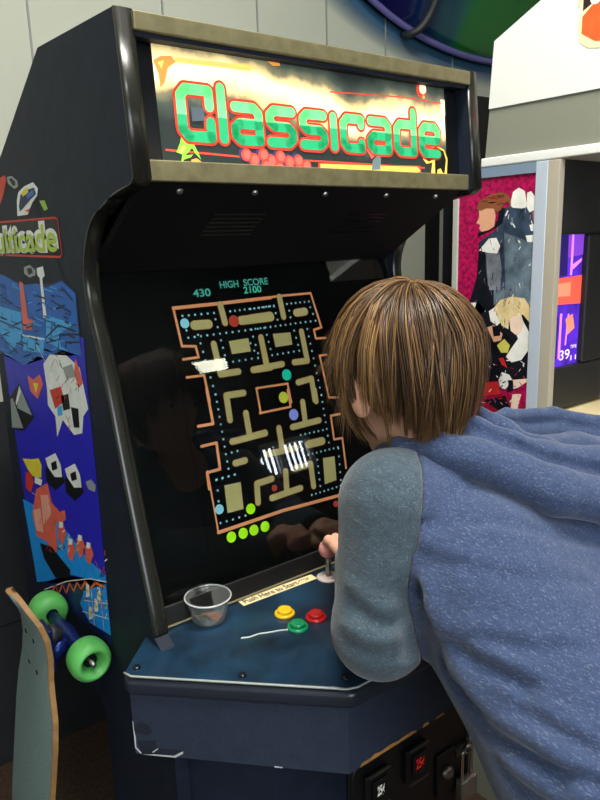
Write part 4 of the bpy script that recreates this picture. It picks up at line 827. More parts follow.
    ('line', 'pred', 8, [(0.2364, 1.1904), (0.2275, 1.1948)], 0.0026),
    ('line', 'pdark', 8, [(0.2398, 1.2217), (0.232, 1.2143)], 0.0014),
    ('line', 'prose', 8, [(0.1838, 1.1377), (0.1898, 1.1414)], 0.0026),
    ('line', 'prose', 8, [(0.1383, 1.1986), (0.1325, 1.1929)], 0.0026),
    ('line', 'pred2', 8, [(0.1477, 1.2194), (0.1517, 1.2122)], 0.0026),
    ('line', 'prose', 8, [(0.256, 1.1935), (0.2461, 1.1991)], 0.0014),
    ('line', 'prose', 8, [(0.2104, 1.148), (0.2043, 1.1401)], 0.0014),
    ('line', 'pskin2', 8, [(0.1523, 1.16), (0.1453, 1.1612)], 0.0014),
    ('line', 'pred2', 8, [(0.2322, 1.1173), (0.2311, 1.1125)], 0.0014),
    ('line', 'pwhite', 8, [(0.2478, 1.1606), (0.2453, 1.1652)], 0.0014),
    ('line', 'pdark', 8, [(0.1606, 1.2381), (0.1691, 1.2287)], 0.0014),
    ('line', 'pdark', 8, [(0.2311, 1.141), (0.229, 1.1439)], 0.0026),
    ('line', 'prose', 8, [(0.1707, 1.143), (0.1761, 1.1453)], 0.0014),
    ('line', 'pwhite', 8, [(0.2303, 1.229), (0.2213, 1.2228)], 0.0014),
    ('line', 'pdark', 8, [(0.1863, 1.1842), (0.1943, 1.1751)], 0.0026),
    ('line', 'pwhite', 8, [(0.2437, 1.2031), (0.249, 1.1972)], 0.0026),
    ('line', 'pwhite', 8, [(0.1383, 1.2497), (0.1302, 1.2454)], 0.0014),
    ('line', 'pwhite', 8, [(0.2367, 1.1332), (0.2462, 1.1338)], 0.0014),
    ('line', 'pdark', 8, [(0.1417, 1.1137), (0.1501, 1.111)], 0.0026),
    ('line', 'pwhite', 8, [(0.1767, 1.2465), (0.168, 1.2483)], 0.0026),
    ('line', 'pred2', 8, [(0.1835, 1.1118), (0.1868, 1.1154)], 0.0014),
    ('line', 'pred2', 8, [(0.1587, 1.1296), (0.1594, 1.128)], 0.0014),
    ('line', 'pred', 8, [(0.1833, 1.1635), (0.1883, 1.1681)], 0.0014),
    ('line', 'pskin2', 8, [(0.1283, 1.2398), (0.1296, 1.2366)], 0.0014),
    ('line', 'pdark', 8, [(0.2226, 1.2111), (0.2169, 1.2108)], 0.0014),
    ('line', 'pred2', 8, [(0.2488, 1.1247), (0.2467, 1.1206)], 0.0026),
    ('line', 'pdark', 8, [(0.24, 1.0965), (0.24, 1.0928)], 0.0014),
    ('line', 'pred', 6, [(0.2382, 1.617), (0.2214, 1.6186)], 0.0014),
    ('line', 'pred', 6, [(0.2133, 1.6123), (0.1969, 1.614)], 0.0014),
    ('line', 'pred', 6, [(0.2363, 1.6209), (0.2196, 1.6225)], 0.0014),
    ('line', 'phair', 6, [(0.2222, 1.6156), (0.2057, 1.6173)], 0.0014),
    ('line', 'pred', 6, [(0.2224, 1.6169), (0.2059, 1.6185)], 0.0014),
    ('line', 'pdark', 6, [(0.2167, 1.6243), (0.2003, 1.6258)], 0.0014),
    ('line', 'phair', 6, [(0.2251, 1.619), (0.2086, 1.6206)], 0.0014),
    ('line', 'phair', 6, [(0.2133, 1.6075), (0.1969, 1.6092)], 0.0014),
    ('line', 'pdark', 6, [(0.2298, 1.625), (0.2132, 1.6266)], 0.0014),
    ('line', 'phair', 6, [(0.2404, 1.6241), (0.2236, 1.6257)], 0.0014),
    ('line', 'phair', 6, [(0.2511, 1.6179), (0.2342, 1.6195)], 0.0014),
    ('line', 'pdark', 6, [(0.2373, 1.6194), (0.2206, 1.621)], 0.0014),
    ('line', 'phair', 6, [(0.2579, 1.6124), (0.2408, 1.6141)], 0.0014),
    ('line', 'pdark', 6, [(0.2427, 1.611), (0.2259, 1.6127)], 0.0014),
    ('line', 'pdark', 6, [(0.2555, 1.629), (0.2385, 1.6305)], 0.0014),
    ('line', 'pdark', 6, [(0.2376, 1.6099), (0.2209, 1.6116)], 0.0014),
    ('line', 'pred', 6, [(0.2611, 1.623), (0.244, 1.6246)], 0.0014),
    ('line', 'pdark', 6, [(0.2649, 1.6151), (0.2477, 1.6168)], 0.0014),
    ('line', 'pdark', 6, [(0.2189, 1.6063), (0.2024, 1.608)], 0.0014),
    ('line', 'pdark', 6, [(0.219, 1.6211), (0.2025, 1.6227)], 0.0014),
    ('line', 'pdark', 6, [(0.2438, 1.6224), (0.2269, 1.624)], 0.0014),
    ('line', 'phair', 6, [(0.2623, 1.6084), (0.2452, 1.6101)], 0.0014),
    ('line', 'phair', 6, [(0.226, 1.6106), (0.2095, 1.6123)], 0.0014),
    ('line', 'pred', 6, [(0.2529, 1.6215), (0.2359, 1.6231)], 0.0014),
    ('line', 'pred', 6, [(0.2299, 1.6256), (0.2133, 1.6272)], 0.0014),
    ('line', 'pdark', 6, [(0.2465, 1.6111), (0.2296, 1.6128)], 0.0014)]
ART['scr2'] = [
    ('poly', 'sred', 2, [(0.9907, 1.4355), (1.159, 1.4395), (1.1515, 1.3732), (0.9888, 1.3781)]),
    ('poly', 'sred2', 3, [(1.005, 1.4232), (1.1019, 1.4251), (1.1023, 1.3931), (1.0074, 1.396)]),
    ('poly', 'spink', 2, [(0.9958, 1.5293), (1.0064, 1.5291), (1.0265, 1.2226), (1.0153, 1.2241)]),
    ('poly', 'spink', 2, [(1.0288, 1.5324), (1.0355, 1.5323), (1.0476, 1.2525), (1.0405, 1.2534)]),
    ('poly', 'spink', 2, [(1.0661, 1.3559), (1.0747, 1.3551), (1.0735, 1.2492), (1.0648, 1.2503)]),
    ('poly', 'spink', 2, [(1.0976, 1.5349), (1.1061, 1.5347), (1.106, 1.4408), (1.0974, 1.4412)]),
    ('poly', 'spink', 2, [(1.0978, 1.3531), (1.1036, 1.3526), (1.0965, 1.2795), (1.0906, 1.2802)]),
    ('poly', 'sdark', 2, [(1.0423, 1.5321), (1.0839, 1.5313), (1.0859, 1.4418), (1.0439, 1.4425)]),
    ('poly', 'sdark', 2, [(1.0221, 1.3518), (1.0596, 1.35), (1.059, 1.2511), (1.0222, 1.2558)]),
    ('poly', 'sviol', 1, [(1.0835, 1.5351), (1.1481, 1.5355), (1.1507, 1.4864), (1.0848, 1.481)]),
    ('poly', 'sred2', 3, [(1.0888, 1.3417), (1.1169, 1.3514), (1.1278, 1.3175), (1.0999, 1.3039)]),
    ('poly', 'spink', 3, [(1.105, 1.4645), (1.1427, 1.4788), (1.1406, 1.4709), (1.1062, 1.4526)]),
    ('poly', 'spink', 3, [(1.0008, 1.2343), (1.0325, 1.234), (1.0305, 1.2253), (1.0001, 1.2263)])]
ART['scr2text'] = [('39', (1.0595, 1.2461), (1.1028, 1.2455)), ('TIME', (1.1092, 1.2697), (1.1358, 1.2708)), ('11', (1.1121, 1.2409), (1.1359, 1.2413))]

# ---------------------------------------------------------------- signed-distance modelling for the figure
def vec(*a): return np.array(a, float)
def cap(p, a, b, ra, rb):
    a = np.asarray(a, float); b = np.asarray(b, float); ab = b - a
    t = np.clip(((p - a) @ ab) / (ab @ ab), 0, 1)
    d = p - a - t[:, None] * ab
    return np.sqrt((d * d).sum(1)) - (ra + (rb - ra) * t)
def chain(p, pts, rs, k=.012):
    d = None
    for i in range(len(pts) - 1):
        e = cap(p, pts[i], pts[i + 1], rs[i], rs[i + 1])
        d = e if d is None else smin(d, e, k)
    return d
def smin(a, b, k):
    h = np.clip(.5 + .5 * (b - a) / k, 0, 1)
    return b + (a - b) * h - k * h * (1 - h)
def smax(a, b, k): return -smin(-a, -b, k)
def ell(p, c, r, A=None):
    q = p - np.asarray(c, float)
    if A is not None: q = q @ A.T
    r = np.asarray(r, float)
    k0 = np.sqrt(((q / r) ** 2).sum(1)); k1 = np.sqrt(((q / r ** 2) ** 2).sum(1))
    return k0 * (k0 - 1) / np.maximum(k1, 1e-9)
def segdist(p, pts):
    d = None
    for i in range(len(pts) - 1):
        e = cap(p, pts[i], pts[i + 1], 0, 0)
        d = e if d is None else np.minimum(d, e)
    return d
def surfnet(f, lo, hi, h):
    lo = np.asarray(lo, float); hi = np.asarray(hi, float)
    n = np.ceil((hi - lo) / h).astype(int) + 1
    ax = [lo[i] + h * np.arange(n[i]) for i in range(3)]
    V = np.empty(n)
    Y, Zz = np.meshgrid(ax[1], ax[2], indexing='ij')
    st = max(1, 400000 // (n[1] * n[2]))
    for i in range(0, n[0], st):
        xs = ax[0][i:i + st]
        P = np.empty((len(xs),) + Y.shape + (3,)); P[..., 0] = xs[:, None, None]; P[..., 1] = Y; P[..., 2] = Zz
        V[i:i + st] = f(P.reshape(-1, 3)).reshape(len(xs), *Y.shape)
    V[0] = V[-1] = 1; V[:, 0] = V[:, -1] = 1; V[:, :, 0] = V[:, :, -1] = 1
    S = V < 0
    cs = [(i, j, k) for i in (0, 1) for j in (0, 1) for k in (0, 1)]
    sl = lambda a, c: a[c[0]:n[0] - 1 + c[0], c[1]:n[1] - 1 + c[1], c[2]:n[2] - 1 + c[2]]
    cnt = sum(sl(S, c).astype(np.int8) for c in cs)
    act = np.argwhere((cnt > 0) & (cnt < 8))
    idx = -np.ones(n - 1, int); idx[tuple(act.T)] = np.arange(len(act))
    acc = np.zeros((len(act), 3)); num = np.zeros(len(act))
    for a in cs:
        for d in range(3):
            if a[d]: continue
            b = list(a); b[d] = 1
            va = V[tuple((act + a).T)]; vb = V[tuple((act + b).T)]
            m = (va < 0) != (vb < 0)
            t = np.where(m, va / np.where(m, va - vb, 1), 0)
            q = np.tile(np.array(a, float), (len(act), 1)); q[:, d] = t
            acc += q * m[:, None]; num += m
    verts = lo + h * (act + acc / num[:, None])
    F = []
    for d in range(3):
        o = [e for e in range(3) if e != d]
        s0 = [slice(None)] * 3; s1 = [slice(None)] * 3
        s0[d] = slice(0, -1); s1[d] = slice(1, None)
        A = S[tuple(s0)]; B = S[tuple(s1)]
        e = np.argwhere(A != B)
        e = e[(e[:, o[0]] > 0) & (e[:, o[1]] > 0) & (e[:, o[0]] < n[o[0]] - 1) & (e[:, o[1]] < n[o[1]] - 1)]
        ins = A[tuple(e.T)]
        u = np.zeros(3, int); u[o[0]] = 1; w = np.zeros(3, int); w[o[1]] = 1
        q = np.stack([idx[tuple((e - u - w).T)], idx[tuple((e - w).T)], idx[tuple(e.T)], idx[tuple((e - u).T)]], 1)
        flip = ins if d != 1 else ~ins
        q[~flip] = q[~flip][:, ::-1]
        F.append(q)
    return verts, np.concatenate(F)

# the boy: joints in room coordinates (metres)
HEAD = vec(.262, -.198, 1.372)
NECK = vec(.300, -.262, 1.268)
LSH, LEL, LWR = vec(.186, -.256, 1.226), vec(.150, -.268, 1.076), vec(.330, -.035, 1.022)
RSH, REL, RWR = vec(.450, -.300, 1.195), vec(.520, -.240, 1.045), vec(.462, -.060, 1.015)
CHEST = vec(.322, -.325, 1.142)
BELLY = vec(.318, -.500, 1.00)
PELV = vec(.322, -.610, .865)
FOLDS = []
def suit(p):
    ox = vec(.066, 0, 0)
    d = None
    for s in (-1, 1):
        c = chain(p, [NECK + vec(s * .055, -.012, -.05), CHEST + s * ox, BELLY + s * ox * 1.0, PELV + s * ox], [.058, .103, .116, .118], .03)
        d = c if d is None else smin(d, c, .06)
    d = smin(d, chain(p, [NECK + vec(-.03, .004, -.034), LSH], [.048, .063]), .025)
    d = smin(d, chain(p, [NECK + vec(.01, 0, -.048), RSH], [.046, .062]), .025)
    l = chain(p, [LSH, LEL, LWR], [.066, .055, .042], .02)
    r = chain(p, [RSH, REL, RWR], [.066, .058, .042], .02)
    d = smin(d, l, .012); d = smin(d, r, .012)
    for pts, w, a in FOLDS:
        t = segdist(p, pts); d = d - a * np.exp(-(t / w) ** 2)
    return d

# ---------------------------------------------------------------- materials
def lin(c):
    c = [x / 255 for x in c]
    return tuple(x / 12.92 if x <= .04045 else ((x + .055) / 1.055) ** 2.4 for x in c) + (1,)
MATS = {}
def mat(name, rgb, rough=.5, metal=0, var=0, scale=40, bump=0, bscale=None, stretch=(1, 1, 1), emit=None, coat=0, trans=0, ior=1.45, spec=.5, sheen=0, alpha=1):
    if name in MATS: return MATS[name]
    m = bpy.data.materials.new(name); m.use_nodes = True
    nt = m.node_tree; b = nt.nodes['Principled BSDF']; N = nt.nodes.new; Lk = nt.links.new
    c = lin(rgb)
    b.inputs['Base Color'].default_value = c; b.inputs['Roughness'].default_value = rough
    b.inputs['Metallic'].default_value = metal; b.inputs['Coat Weight'].default_value = coat
    b.inputs['Transmission Weight'].default_value = trans; b.inputs['IOR'].default_value = ior
    b.inputs['Specular IOR Level'].default_value = spec; b.inputs['Sheen Weight'].default_value = sheen
    b.inputs['Alpha'].default_value = alpha
    if emit is not None:
        b.inputs['Emission Color'].default_value = c; b.inputs['Emission Strength'].default_value = emit
    if var or bump:
        tc = N('ShaderNodeTexCoord'); mp = N('ShaderNodeMapping'); mp.inputs['Scale'].default_value = stretch
        Lk(tc.outputs['Object'], mp.inputs[0])
    if var:
        nz = N('ShaderNodeTexNoise'); nz.inputs['Scale'].default_value = scale; nz.inputs['Detail'].default_value = 5
        Lk(mp.outputs[0], nz.inputs[0])
        mr = N('ShaderNodeMapRange'); mr.inputs[1].default_value = .3; mr.inputs[2].default_value = .7; mr.inputs[3].default_value = 1 - var; mr.inputs[4].default_value = 1 + var
        Lk(nz.outputs[0], mr.inputs[0])
        mx = N('ShaderNodeMix'); mx.data_type = 'RGBA'; mx.blend_type = 'MULTIPLY'; mx.inputs[0].default_value = 1
        mx.inputs[6].default_value = c; Lk(mr.outputs[0], mx.inputs[7]); Lk(mx.outputs[2], b.inputs['Base Color'])
        if emit is not None: Lk(mx.outputs[2], b.inputs['Emission Color'])
    if bump:
        n2 = N('ShaderNodeTexNoise'); n2.inputs['Scale'].default_value = bscale or scale; n2.inputs['Detail'].default_value = 4
        Lk(mp.outputs[0], n2.inputs[0]); bp = N('ShaderNodeBump'); bp.inputs['Strength'].default_value = bump; bp.inputs['Distance'].default_value = .002
        Lk(n2.outputs[0], bp.inputs['Height']); Lk(bp.outputs[0], b.inputs['Normal'])
    MATS[name] = m
    return m
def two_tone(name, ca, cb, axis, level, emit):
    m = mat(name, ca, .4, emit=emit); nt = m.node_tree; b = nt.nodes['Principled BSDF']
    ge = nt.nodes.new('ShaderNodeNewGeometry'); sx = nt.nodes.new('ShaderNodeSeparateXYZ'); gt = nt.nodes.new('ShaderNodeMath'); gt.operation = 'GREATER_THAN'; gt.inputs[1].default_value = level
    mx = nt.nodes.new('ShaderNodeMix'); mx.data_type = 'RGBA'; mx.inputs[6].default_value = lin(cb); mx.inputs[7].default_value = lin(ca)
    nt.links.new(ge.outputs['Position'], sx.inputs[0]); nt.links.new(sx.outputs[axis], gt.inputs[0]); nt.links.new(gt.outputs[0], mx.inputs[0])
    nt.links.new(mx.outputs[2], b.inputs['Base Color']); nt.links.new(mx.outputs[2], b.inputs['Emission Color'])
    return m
def heather(name, base, fleck, dark):
    """knitted heather cloth: base colour with short slanted pale and dark fibres"""
    m = mat(name, base, .95, sheen=.25, spec=.1); nt = m.node_tree; b = nt.nodes['Principled BSDF']; N = nt.nodes.new; L = nt.links.new
    tc = N('ShaderNodeTexCoord'); prev = None
    for i, (sc, rot, lo, hi, col, amt) in enumerate(((150, .5, .45, .65, dark, .45), (380, .9, .6, .74, fleck, .5), (650, 1.2, .56, .72, fleck, .55))):
        mp = N('ShaderNodeMapping'); mp.inputs['Rotation'].default_value = (rot, .3 + rot, .2); mp.inputs['Scale'].default_value = (sc, sc * .22, sc)
        nz = N('ShaderNodeTexNoise'); nz.inputs['Scale'].default_value = 1; nz.inputs['Detail'].default_value = 3
        mr = N('ShaderNodeMapRange'); mr.inputs[1].default_value = lo; mr.inputs[2].default_value = hi; mr.inputs[4].default_value = amt
        mx = N('ShaderNodeMix'); mx.data_type = 'RGBA'; mx.inputs[6].default_value = lin(base); mx.inputs[7].default_value = lin(col)
        L(tc.outputs['Object'], mp.inputs[0]); L(mp.outputs[0], nz.inputs[0]); L(nz.outputs[0], mr.inputs[0]); L(mr.outputs[0], mx.inputs[0])
        if prev: L(prev, mx.inputs[6])
        prev = mx.outputs[2]
    L(prev, b.inputs['Base Color'])
    n2 = N('ShaderNodeTexNoise'); n2.inputs['Scale'].default_value = 420; bp = N('ShaderNodeBump'); bp.inputs['Strength'].default_value = .35; bp.inputs['Distance'].default_value = .0015
    n3 = N('ShaderNodeTexNoise'); n3.inputs['Scale'].default_value = 16; n3.inputs['Detail'].default_value = 2; bq = N('ShaderNodeBump'); bq.inputs['Strength'].default_value = .35; bq.inputs['Distance'].default_value = .012
    L(tc.outputs['Object'], n2.inputs[0]); L(n2.outputs[0], bp.inputs['Height']); L(tc.outputs['Object'], n3.inputs[0]); L(n3.outputs[0], bq.inputs['Height']); L(bq.outputs[0], bp.inputs['Normal']); L(bp.outputs[0], b.inputs['Normal'])
    return m
# ---------------------------------------------------------------- mesh builder
class G:
    def __init__(s): s.v = []; s.f = []; s.m = []; s.mats = []
    def mi(s, m):
        if m not in s.mats: s.mats.append(m)
        return s.mats.index(m)
    def add(s, v, f, m):
        o = len(s.v); s.v += [tuple(map(float, x)) for x in v]; i = s.mi(m)
        for q in f: s.f.append(tuple(int(a) + o for a in q)); s.m.append(i)
    def box(s, lo, hi, m):
        x0, y0, z0 = lo; x1, y1, z1 = hi
        s.add([(x0, y0, z0), (x1, y0, z0), (x1, y1, z0), (x0, y1, z0), (x0, y0, z1), (x1, y0, z1), (x1, y1, z1), (x0, y1, z1)],
              [(0, 3, 2, 1), (4, 5, 6, 7), (0, 1, 5, 4), (1, 2, 6, 5), (2, 3, 7, 6), (3, 0, 4, 7)], m)
    def slab(s, P, U, V, N, u, v, n, m):
        """oriented box: origin P, axes U V N, extents u v n as (lo, hi)"""
        P, U, V, N = map(np.asarray, (P, U, V, N))
        c = [P + U * a + V * b + N * d for d in n for b in v for a in u]
        s.add(c, [(0, 2, 3, 1), (4, 5, 7, 6), (0, 1, 5, 4), (1, 3, 7, 5), (3, 2, 6, 7), (2, 0, 4, 6)], m)
    def prism(s, poly, lo, hi, m, fn):
        """poly: 2-D outline; fn(a, b, t) -> point"""
        n = len(poly)
        s.add([fn(a, b, lo) for a, b in poly] + [fn(a, b, hi) for a, b in poly],
              [tuple(range(n))[::-1], tuple(range(n, 2 * n))] + [(i, (i + 1) % n, n + (i + 1) % n, n + i) for i in range(n)], m)
    def rings(s, R, m, close=True, caps=True):
        n = len(R[0]); k = len(R); f = []
        for i in range(k - 1):
            for j in range(n if close else n - 1):
                a, b = i * n + j, i * n + (j + 1) % n; f.append((a, b, b + n, a + n))
        if caps: f.append(tuple(range(n))[::-1]); f.append(tuple(range((k - 1) * n, k * n)))
        s.add([p for r in R for p in r], f, m)
    def lathe(s, prof, c, axis, m, n=24, caps=True):
        axis = np.asarray(axis, float); axis /= np.linalg.norm(axis); c = np.asarray(c, float)
        t = np.array([0, 0, 1.]) if abs(axis[2]) < .9 else np.array([1., 0, 0])
        e1 = np.cross(axis, t); e1 /= np.linalg.norm(e1); e2 = np.cross(axis, e1)
        s.rings([[c + axis * h + r * (math.cos(2 * PI * j / n) * e1 + math.sin(2 * PI * j / n) * e2) for j in range(n)] for r, h in prof], m, caps=caps)
    def cyl(s, a, b, r, m, n=16, r2=None):
        a = np.asarray(a, float); b = np.asarray(b, float); s.lathe([(r, 0), (r if r2 is None else r2, np.linalg.norm(b - a))], a, b - a, m, n)
    def tube(s, pts, r, m, n=8):
        pts = np.asarray(pts, float); R = []; prev = None
        for i in range(len(pts)):
            t = pts[min(i + 1, len(pts) - 1)] - pts[max(i - 1, 0)]; t /= np.linalg.norm(t)
            if prev is None: prev = np.cross(t, [0, 0, 1.] if abs(t[2]) < .9 else [1., 0, 0])
            e = prev - t * (prev @ t); e /= np.linalg.norm(e); prev = e; g = np.cross(t, e)
            rr = r[i] if hasattr(r, '__len__') else r
            R.append([pts[i] + rr * (math.cos(2 * PI * j / n) * e + math.sin(2 * PI * j / n) * g) for j in range(n)])
        s.rings(R, m)
    def ball(s, c, r, m, n=16):
        c = np.asarray(c, float); r = np.asarray(r, float) * np.ones(3)
        R = [[c + r * np.array([math.sin(a) * math.cos(2 * PI * j / n), math.sin(a) * math.sin(2 * PI * j / n), math.cos(a)]) for j in range(n)] for a in np.linspace(.02, PI - .02, n // 2 + 1)]
        s.rings(R, m)
    def art(s, items, fn, mm, h=.0003):
        """flat print: polygons, strokes and dots in plane coordinates; fn(u, v, height) -> point"""
        for it in items:
            op, mk, lay, pts = it[:4]; m = mm(mk); z = h * lay
            if op == 'poly': s.add([fn(a, b, z) for a, b in pts], [tuple(range(len(pts)))], m)
            elif op == 'dot':
                (a, b), r = pts[0], it[4]; k = 6 if r < .004 else 18
                s.add([fn(a + r * math.cos(2 * PI * j / k), b + r * math.sin(2 * PI * j / k), z) for j in range(k)], [tuple(range(k))], m)
            else:
                w = it[4] / 2
                for (a, b), (c, d) in zip(pts, pts[1:]):
                    L = math.hypot(c - a, d - b) or 1e-6; t = math.atan2(d - b, c - a); o = []
                    for j in range(7): q = t + PI / 2 + PI * j / 6; o.append((a + w * math.cos(q), b + w * math.sin(q)))
                    for j in range(7): q = t - PI / 2 + PI * j / 6; o.append((c + w * math.cos(q), d + w * math.sin(q)))
                    s.add([fn(x, y, z) for x, y in o], [tuple(range(14))], m)
    def text(s, txt, fn, m, u, v, width=None, height=None, z=.0003, shear=0, bold=0):
        cu = bpy.data.curves.new('t', 'FONT'); cu.body = txt; cu.shear = shear; cu.offset = bold
        o = bpy.data.objects.new('t', cu); COL.objects.link(o); bpy.context.view_layer.update()
        me = bpy.data.meshes.new_from_object(o.evaluated_get(bpy.context.evaluated_depsgraph_get()))
        p = np.array([q.co[:2] for q in me.vertices]); lo = p.min(0); sz = p.max(0) - lo
        sx = width / sz[0] if width else height / sz[1]; sy = height / sz[1] if height else sx
        s.add([fn(u + (a - lo[0]) * sx, v + (b - lo[1]) * sy, z) for a, b in p], [tuple(q.vertices) for q in me.polygons], m)
        bpy.data.objects.remove(o); bpy.data.curves.remove(cu); bpy.data.meshes.remove(me)
ORG = {}
def link(name, v, f, mats, mi=None, parent=None, smooth=False, bevel=0, fix=True, org=None, segs=2):
    me = bpy.data.meshes.new(name); o = bpy.data.objects.new(name, me); COL.objects.link(o)
    base = ORG[parent] if parent else np.asarray(org if org is not None else (0, 0, 0), float)
    me.from_pydata([tuple(p) for p in (np.asarray(v, float) - base)], [], [tuple(int(i) for i in q) for q in f])
    for m in mats: me.materials.append(m)
    if mi is not None: me.polygons.foreach_set('material_index', np.asarray(mi, np.int32))
    if fix:
        bm = bmesh.new(); bm.from_mesh(me); bmesh.ops.recalc_face_normals(bm, faces=bm.faces); bm.to_mesh(me); bm.free()
    if smooth: me.polygons.foreach_set('use_smooth', np.ones(len(me.polygons), bool))
    me.update()
    if parent: o.parent = parent
    else: o.location = base
    ORG[o] = base
    if bevel:
        b = o.modifiers.new('bevel', 'BEVEL'); b.width = bevel; b.segments = segs; b.limit_method = 'ANGLE'; b.angle_limit = math.radians(40)
        me.polygons.foreach_set('use_smooth', np.ones(len(me.polygons), bool))
        w = o.modifiers.new('wn', 'WEIGHTED_NORMAL'); w.keep_sharp = True
    return o
def build(g, name, parent=None, **k): return link(name, g.v, g.f, g.mats, g.m, parent, **k)
def thing(name, loc, label, cat, group=None):
    o = bpy.data.objects.new(name, None); COL.objects.link(o); o.location = loc; o.empty_display_size = .05
    ORG[o] = np.asarray(loc, float); return tag(o, label, cat, group)
def tag(o, label, cat, group=None):
    o['label'] = label; o['category'] = cat
    if group: o['group'] = group
    return o
def struct(o): o['kind'] = 'structure'; return o
def lab(o, s): o['label'] = s; return o
def smooth_path(pts, n=6):
    P = [np.asarray(p, float) for p in pts]; out = []
    for i in range(len(P) - 1):
        a, b, c, d = P[max(i - 1, 0)], P[i], P[i + 1], P[min(i + 2, len(P) - 1)]
        for j in range(n):
            t = j / n; out.append(.5 * (2 * b + (c - a) * t + (2 * a - 5 * b + 4 * c - d) * t * t + (3 * b - a - 3 * c + d) * t ** 3))
    out.append(P[-1]); return out

BLK = mat('cabinet_black', (24, 32, 47), .6, spec=.25, var=.25, scale=30, bump=.25, bscale=500)
BLK2 = mat('flat_black', (9, 10, 12), .7, spec=.2)
GLOSSBLK = mat('gloss_black', (16, 18, 22), .22)
TMOLD = mat('edge_vinyl', (30, 31, 27), .25)
BRACK = mat('bracket_metal', (116, 110, 80), .45, metal=.35, var=.18, scale=60)
SCREW = mat('screw_steel', (150, 150, 145), .35, metal=.9)
CHIP = mat('bare_wood', (176, 128, 66), .8, var=.25, scale=120)
CHIPW = mat('chip_white', (190, 196, 196), .7)
# ---------------------------------------------------------------- room
WALLM = mat('painted_wall', (168, 172, 158), .85, var=.03, scale=3)
DARKW = mat('dark_lower_wall', (26, 28, 32), .7, var=.2, scale=8)
FLOORM = mat('carpet_floor', (62, 46, 34), .95, var=.45, scale=90, bump=.5)
CEILM = mat('ceiling_tile', (205, 205, 200), .9)
def wall(name, lo, hi, m):
    g = G(); g.box(lo, hi, m); return struct(build(g, name))
X0, X1, Y0, Y1, H = -2.6, 4.6, -3.6, 1.22, 3.4
wall('floor', (X0 - .1, Y0 - .1, -.1), (X1 + .1, Y1 + .1, 0), FLOORM)
wall('ceiling', (X0 - .1, Y0 - .1, H), (X1 + .1, Y1 + .1, H + .1), CEILM)
wall('wall_left', (X0 - .1, Y0 - .1, 0), (X0, Y1 + .1, H), WALLM)
wall('wall_right', (X1, Y0 - .1, 0), (X1 + .1, Y1 + .1, H), WALLM)
g = G(); g.box((X0, Y1, .0), (X1, Y1 + .1, H), WALLM)
struct(build(g, 'wall_back'))
g = G(); g.box((X0, Y1 - .012, .0), (1.3, Y1 + .01, .448), DARKW); g.box((X0, Y1 - .006, .45), (1.3, Y1 + .01, 1.12), DARKW)  # dark band over the lower part of the back wall
struct(build(g, 'trim_1'))
g = G()
for x in (-.2, .3, .699, 1.041, 1.335, 1.621, 2.0): g.box((x - .0025, Y1 - .004, 1.12), (x + .0025, Y1 + .01, H), mat('panel_groove', (128, 132, 126), .8))
struct(build(g, 'trim_2'))
# strips of trim seen through the gap between the two machines
g = G(); g.box((1.85, Y1 - .03, 0), (1.905, Y1 + .01, 2.1), BLK2); struct(build(g, 'trim_3'))
g = G(); g.box((1.905, Y1 - .05, 0), (1.99, Y1 + .01, 2.1), mat('grey_post', (128, 136, 126), .7)); struct(build(g, 'trim_4'))
g = G(); g.box((1.99, Y1 - .06, 0), (2.6, Y1 + .01, 2.1), mat('dark_post', (30, 30, 30), .7)); struct(build(g, 'trim_5'))
g = G(); g.box((X0, Y0, 0), (X1, Y0 + .012, .12), DARKW); struct(build(g, 'baseboard_front'))
# front wall (behind the photographer) with two windows
def wall_with_holes(name, holes, m):
    g = G(); xs = sorted({X0, X1} | {h[i] for h in holes for i in (0, 1)}); zs = sorted({0, H} | {h[i] for h in holes for i in (2, 3)})
    for a, b in zip(xs, xs[1:]):
        for c, d in zip(zs, zs[1:]):
            if not any(h[0] <= a and b <= h[1] and h[2] <= c and d <= h[3] for h in holes): g.box((a, Y0 - .1, c), (b, Y0, d), m)
    return struct(build(g, name))
WIN = [(-2.2, .3, 1.15, 2.45), (2.48, 3.12, 1.36, 1.66)]
wall_with_holes('wall_front', WIN, mat('dark_painted_wall', (58, 58, 62), .9))
SKY = mat('daylight_glass', (236, 244, 255), .3, emit=6)
FRAME = mat('window_frame', (215, 216, 212), .5)
for i, (a, b, c, d) in enumerate(WIN):
    e = bpy.data.objects.new('window_%d' % (i + 1), None); COL.objects.link(e); e.location = ((a + b) / 2, Y0, c); ORG[e] = np.array(e.location); struct(e)
    g = G()
    for lo, hi in (((a, c), (a + .04, d)), ((b - .04, c), (b, d)), ((a, c), (b, c + .03)), ((a, d - .04), (b, d)), (((a + b) / 2 - .02, c), ((a + b) / 2 + .02, d))): g.box((lo[0], Y0 - .08, lo[1]), (hi[0], Y0 + .01, hi[1]), FRAME)
    build(g, 'window_frame', e)
    g = G(); g.box((a, Y0 - .1, c), (b, Y0 - .095, d), (SKY, mat('sunny_glass', (236, 244, 255), .3, emit=16))[i]); build(g, 'window_pane', e)
    if i == 1:
        g = G(); n = 11
        for k in range(n):
            x = a + .03 + (b - a - .06) * (k + .5) / n
            g.box((x - (.03 if k == 5 else .012), Y0 - .03, c + .02), (x + .009, Y0 - .02, d - .02), mat('blind_slat', (70, 74, 78), .6))
        build(g, 'blind_slats', e)
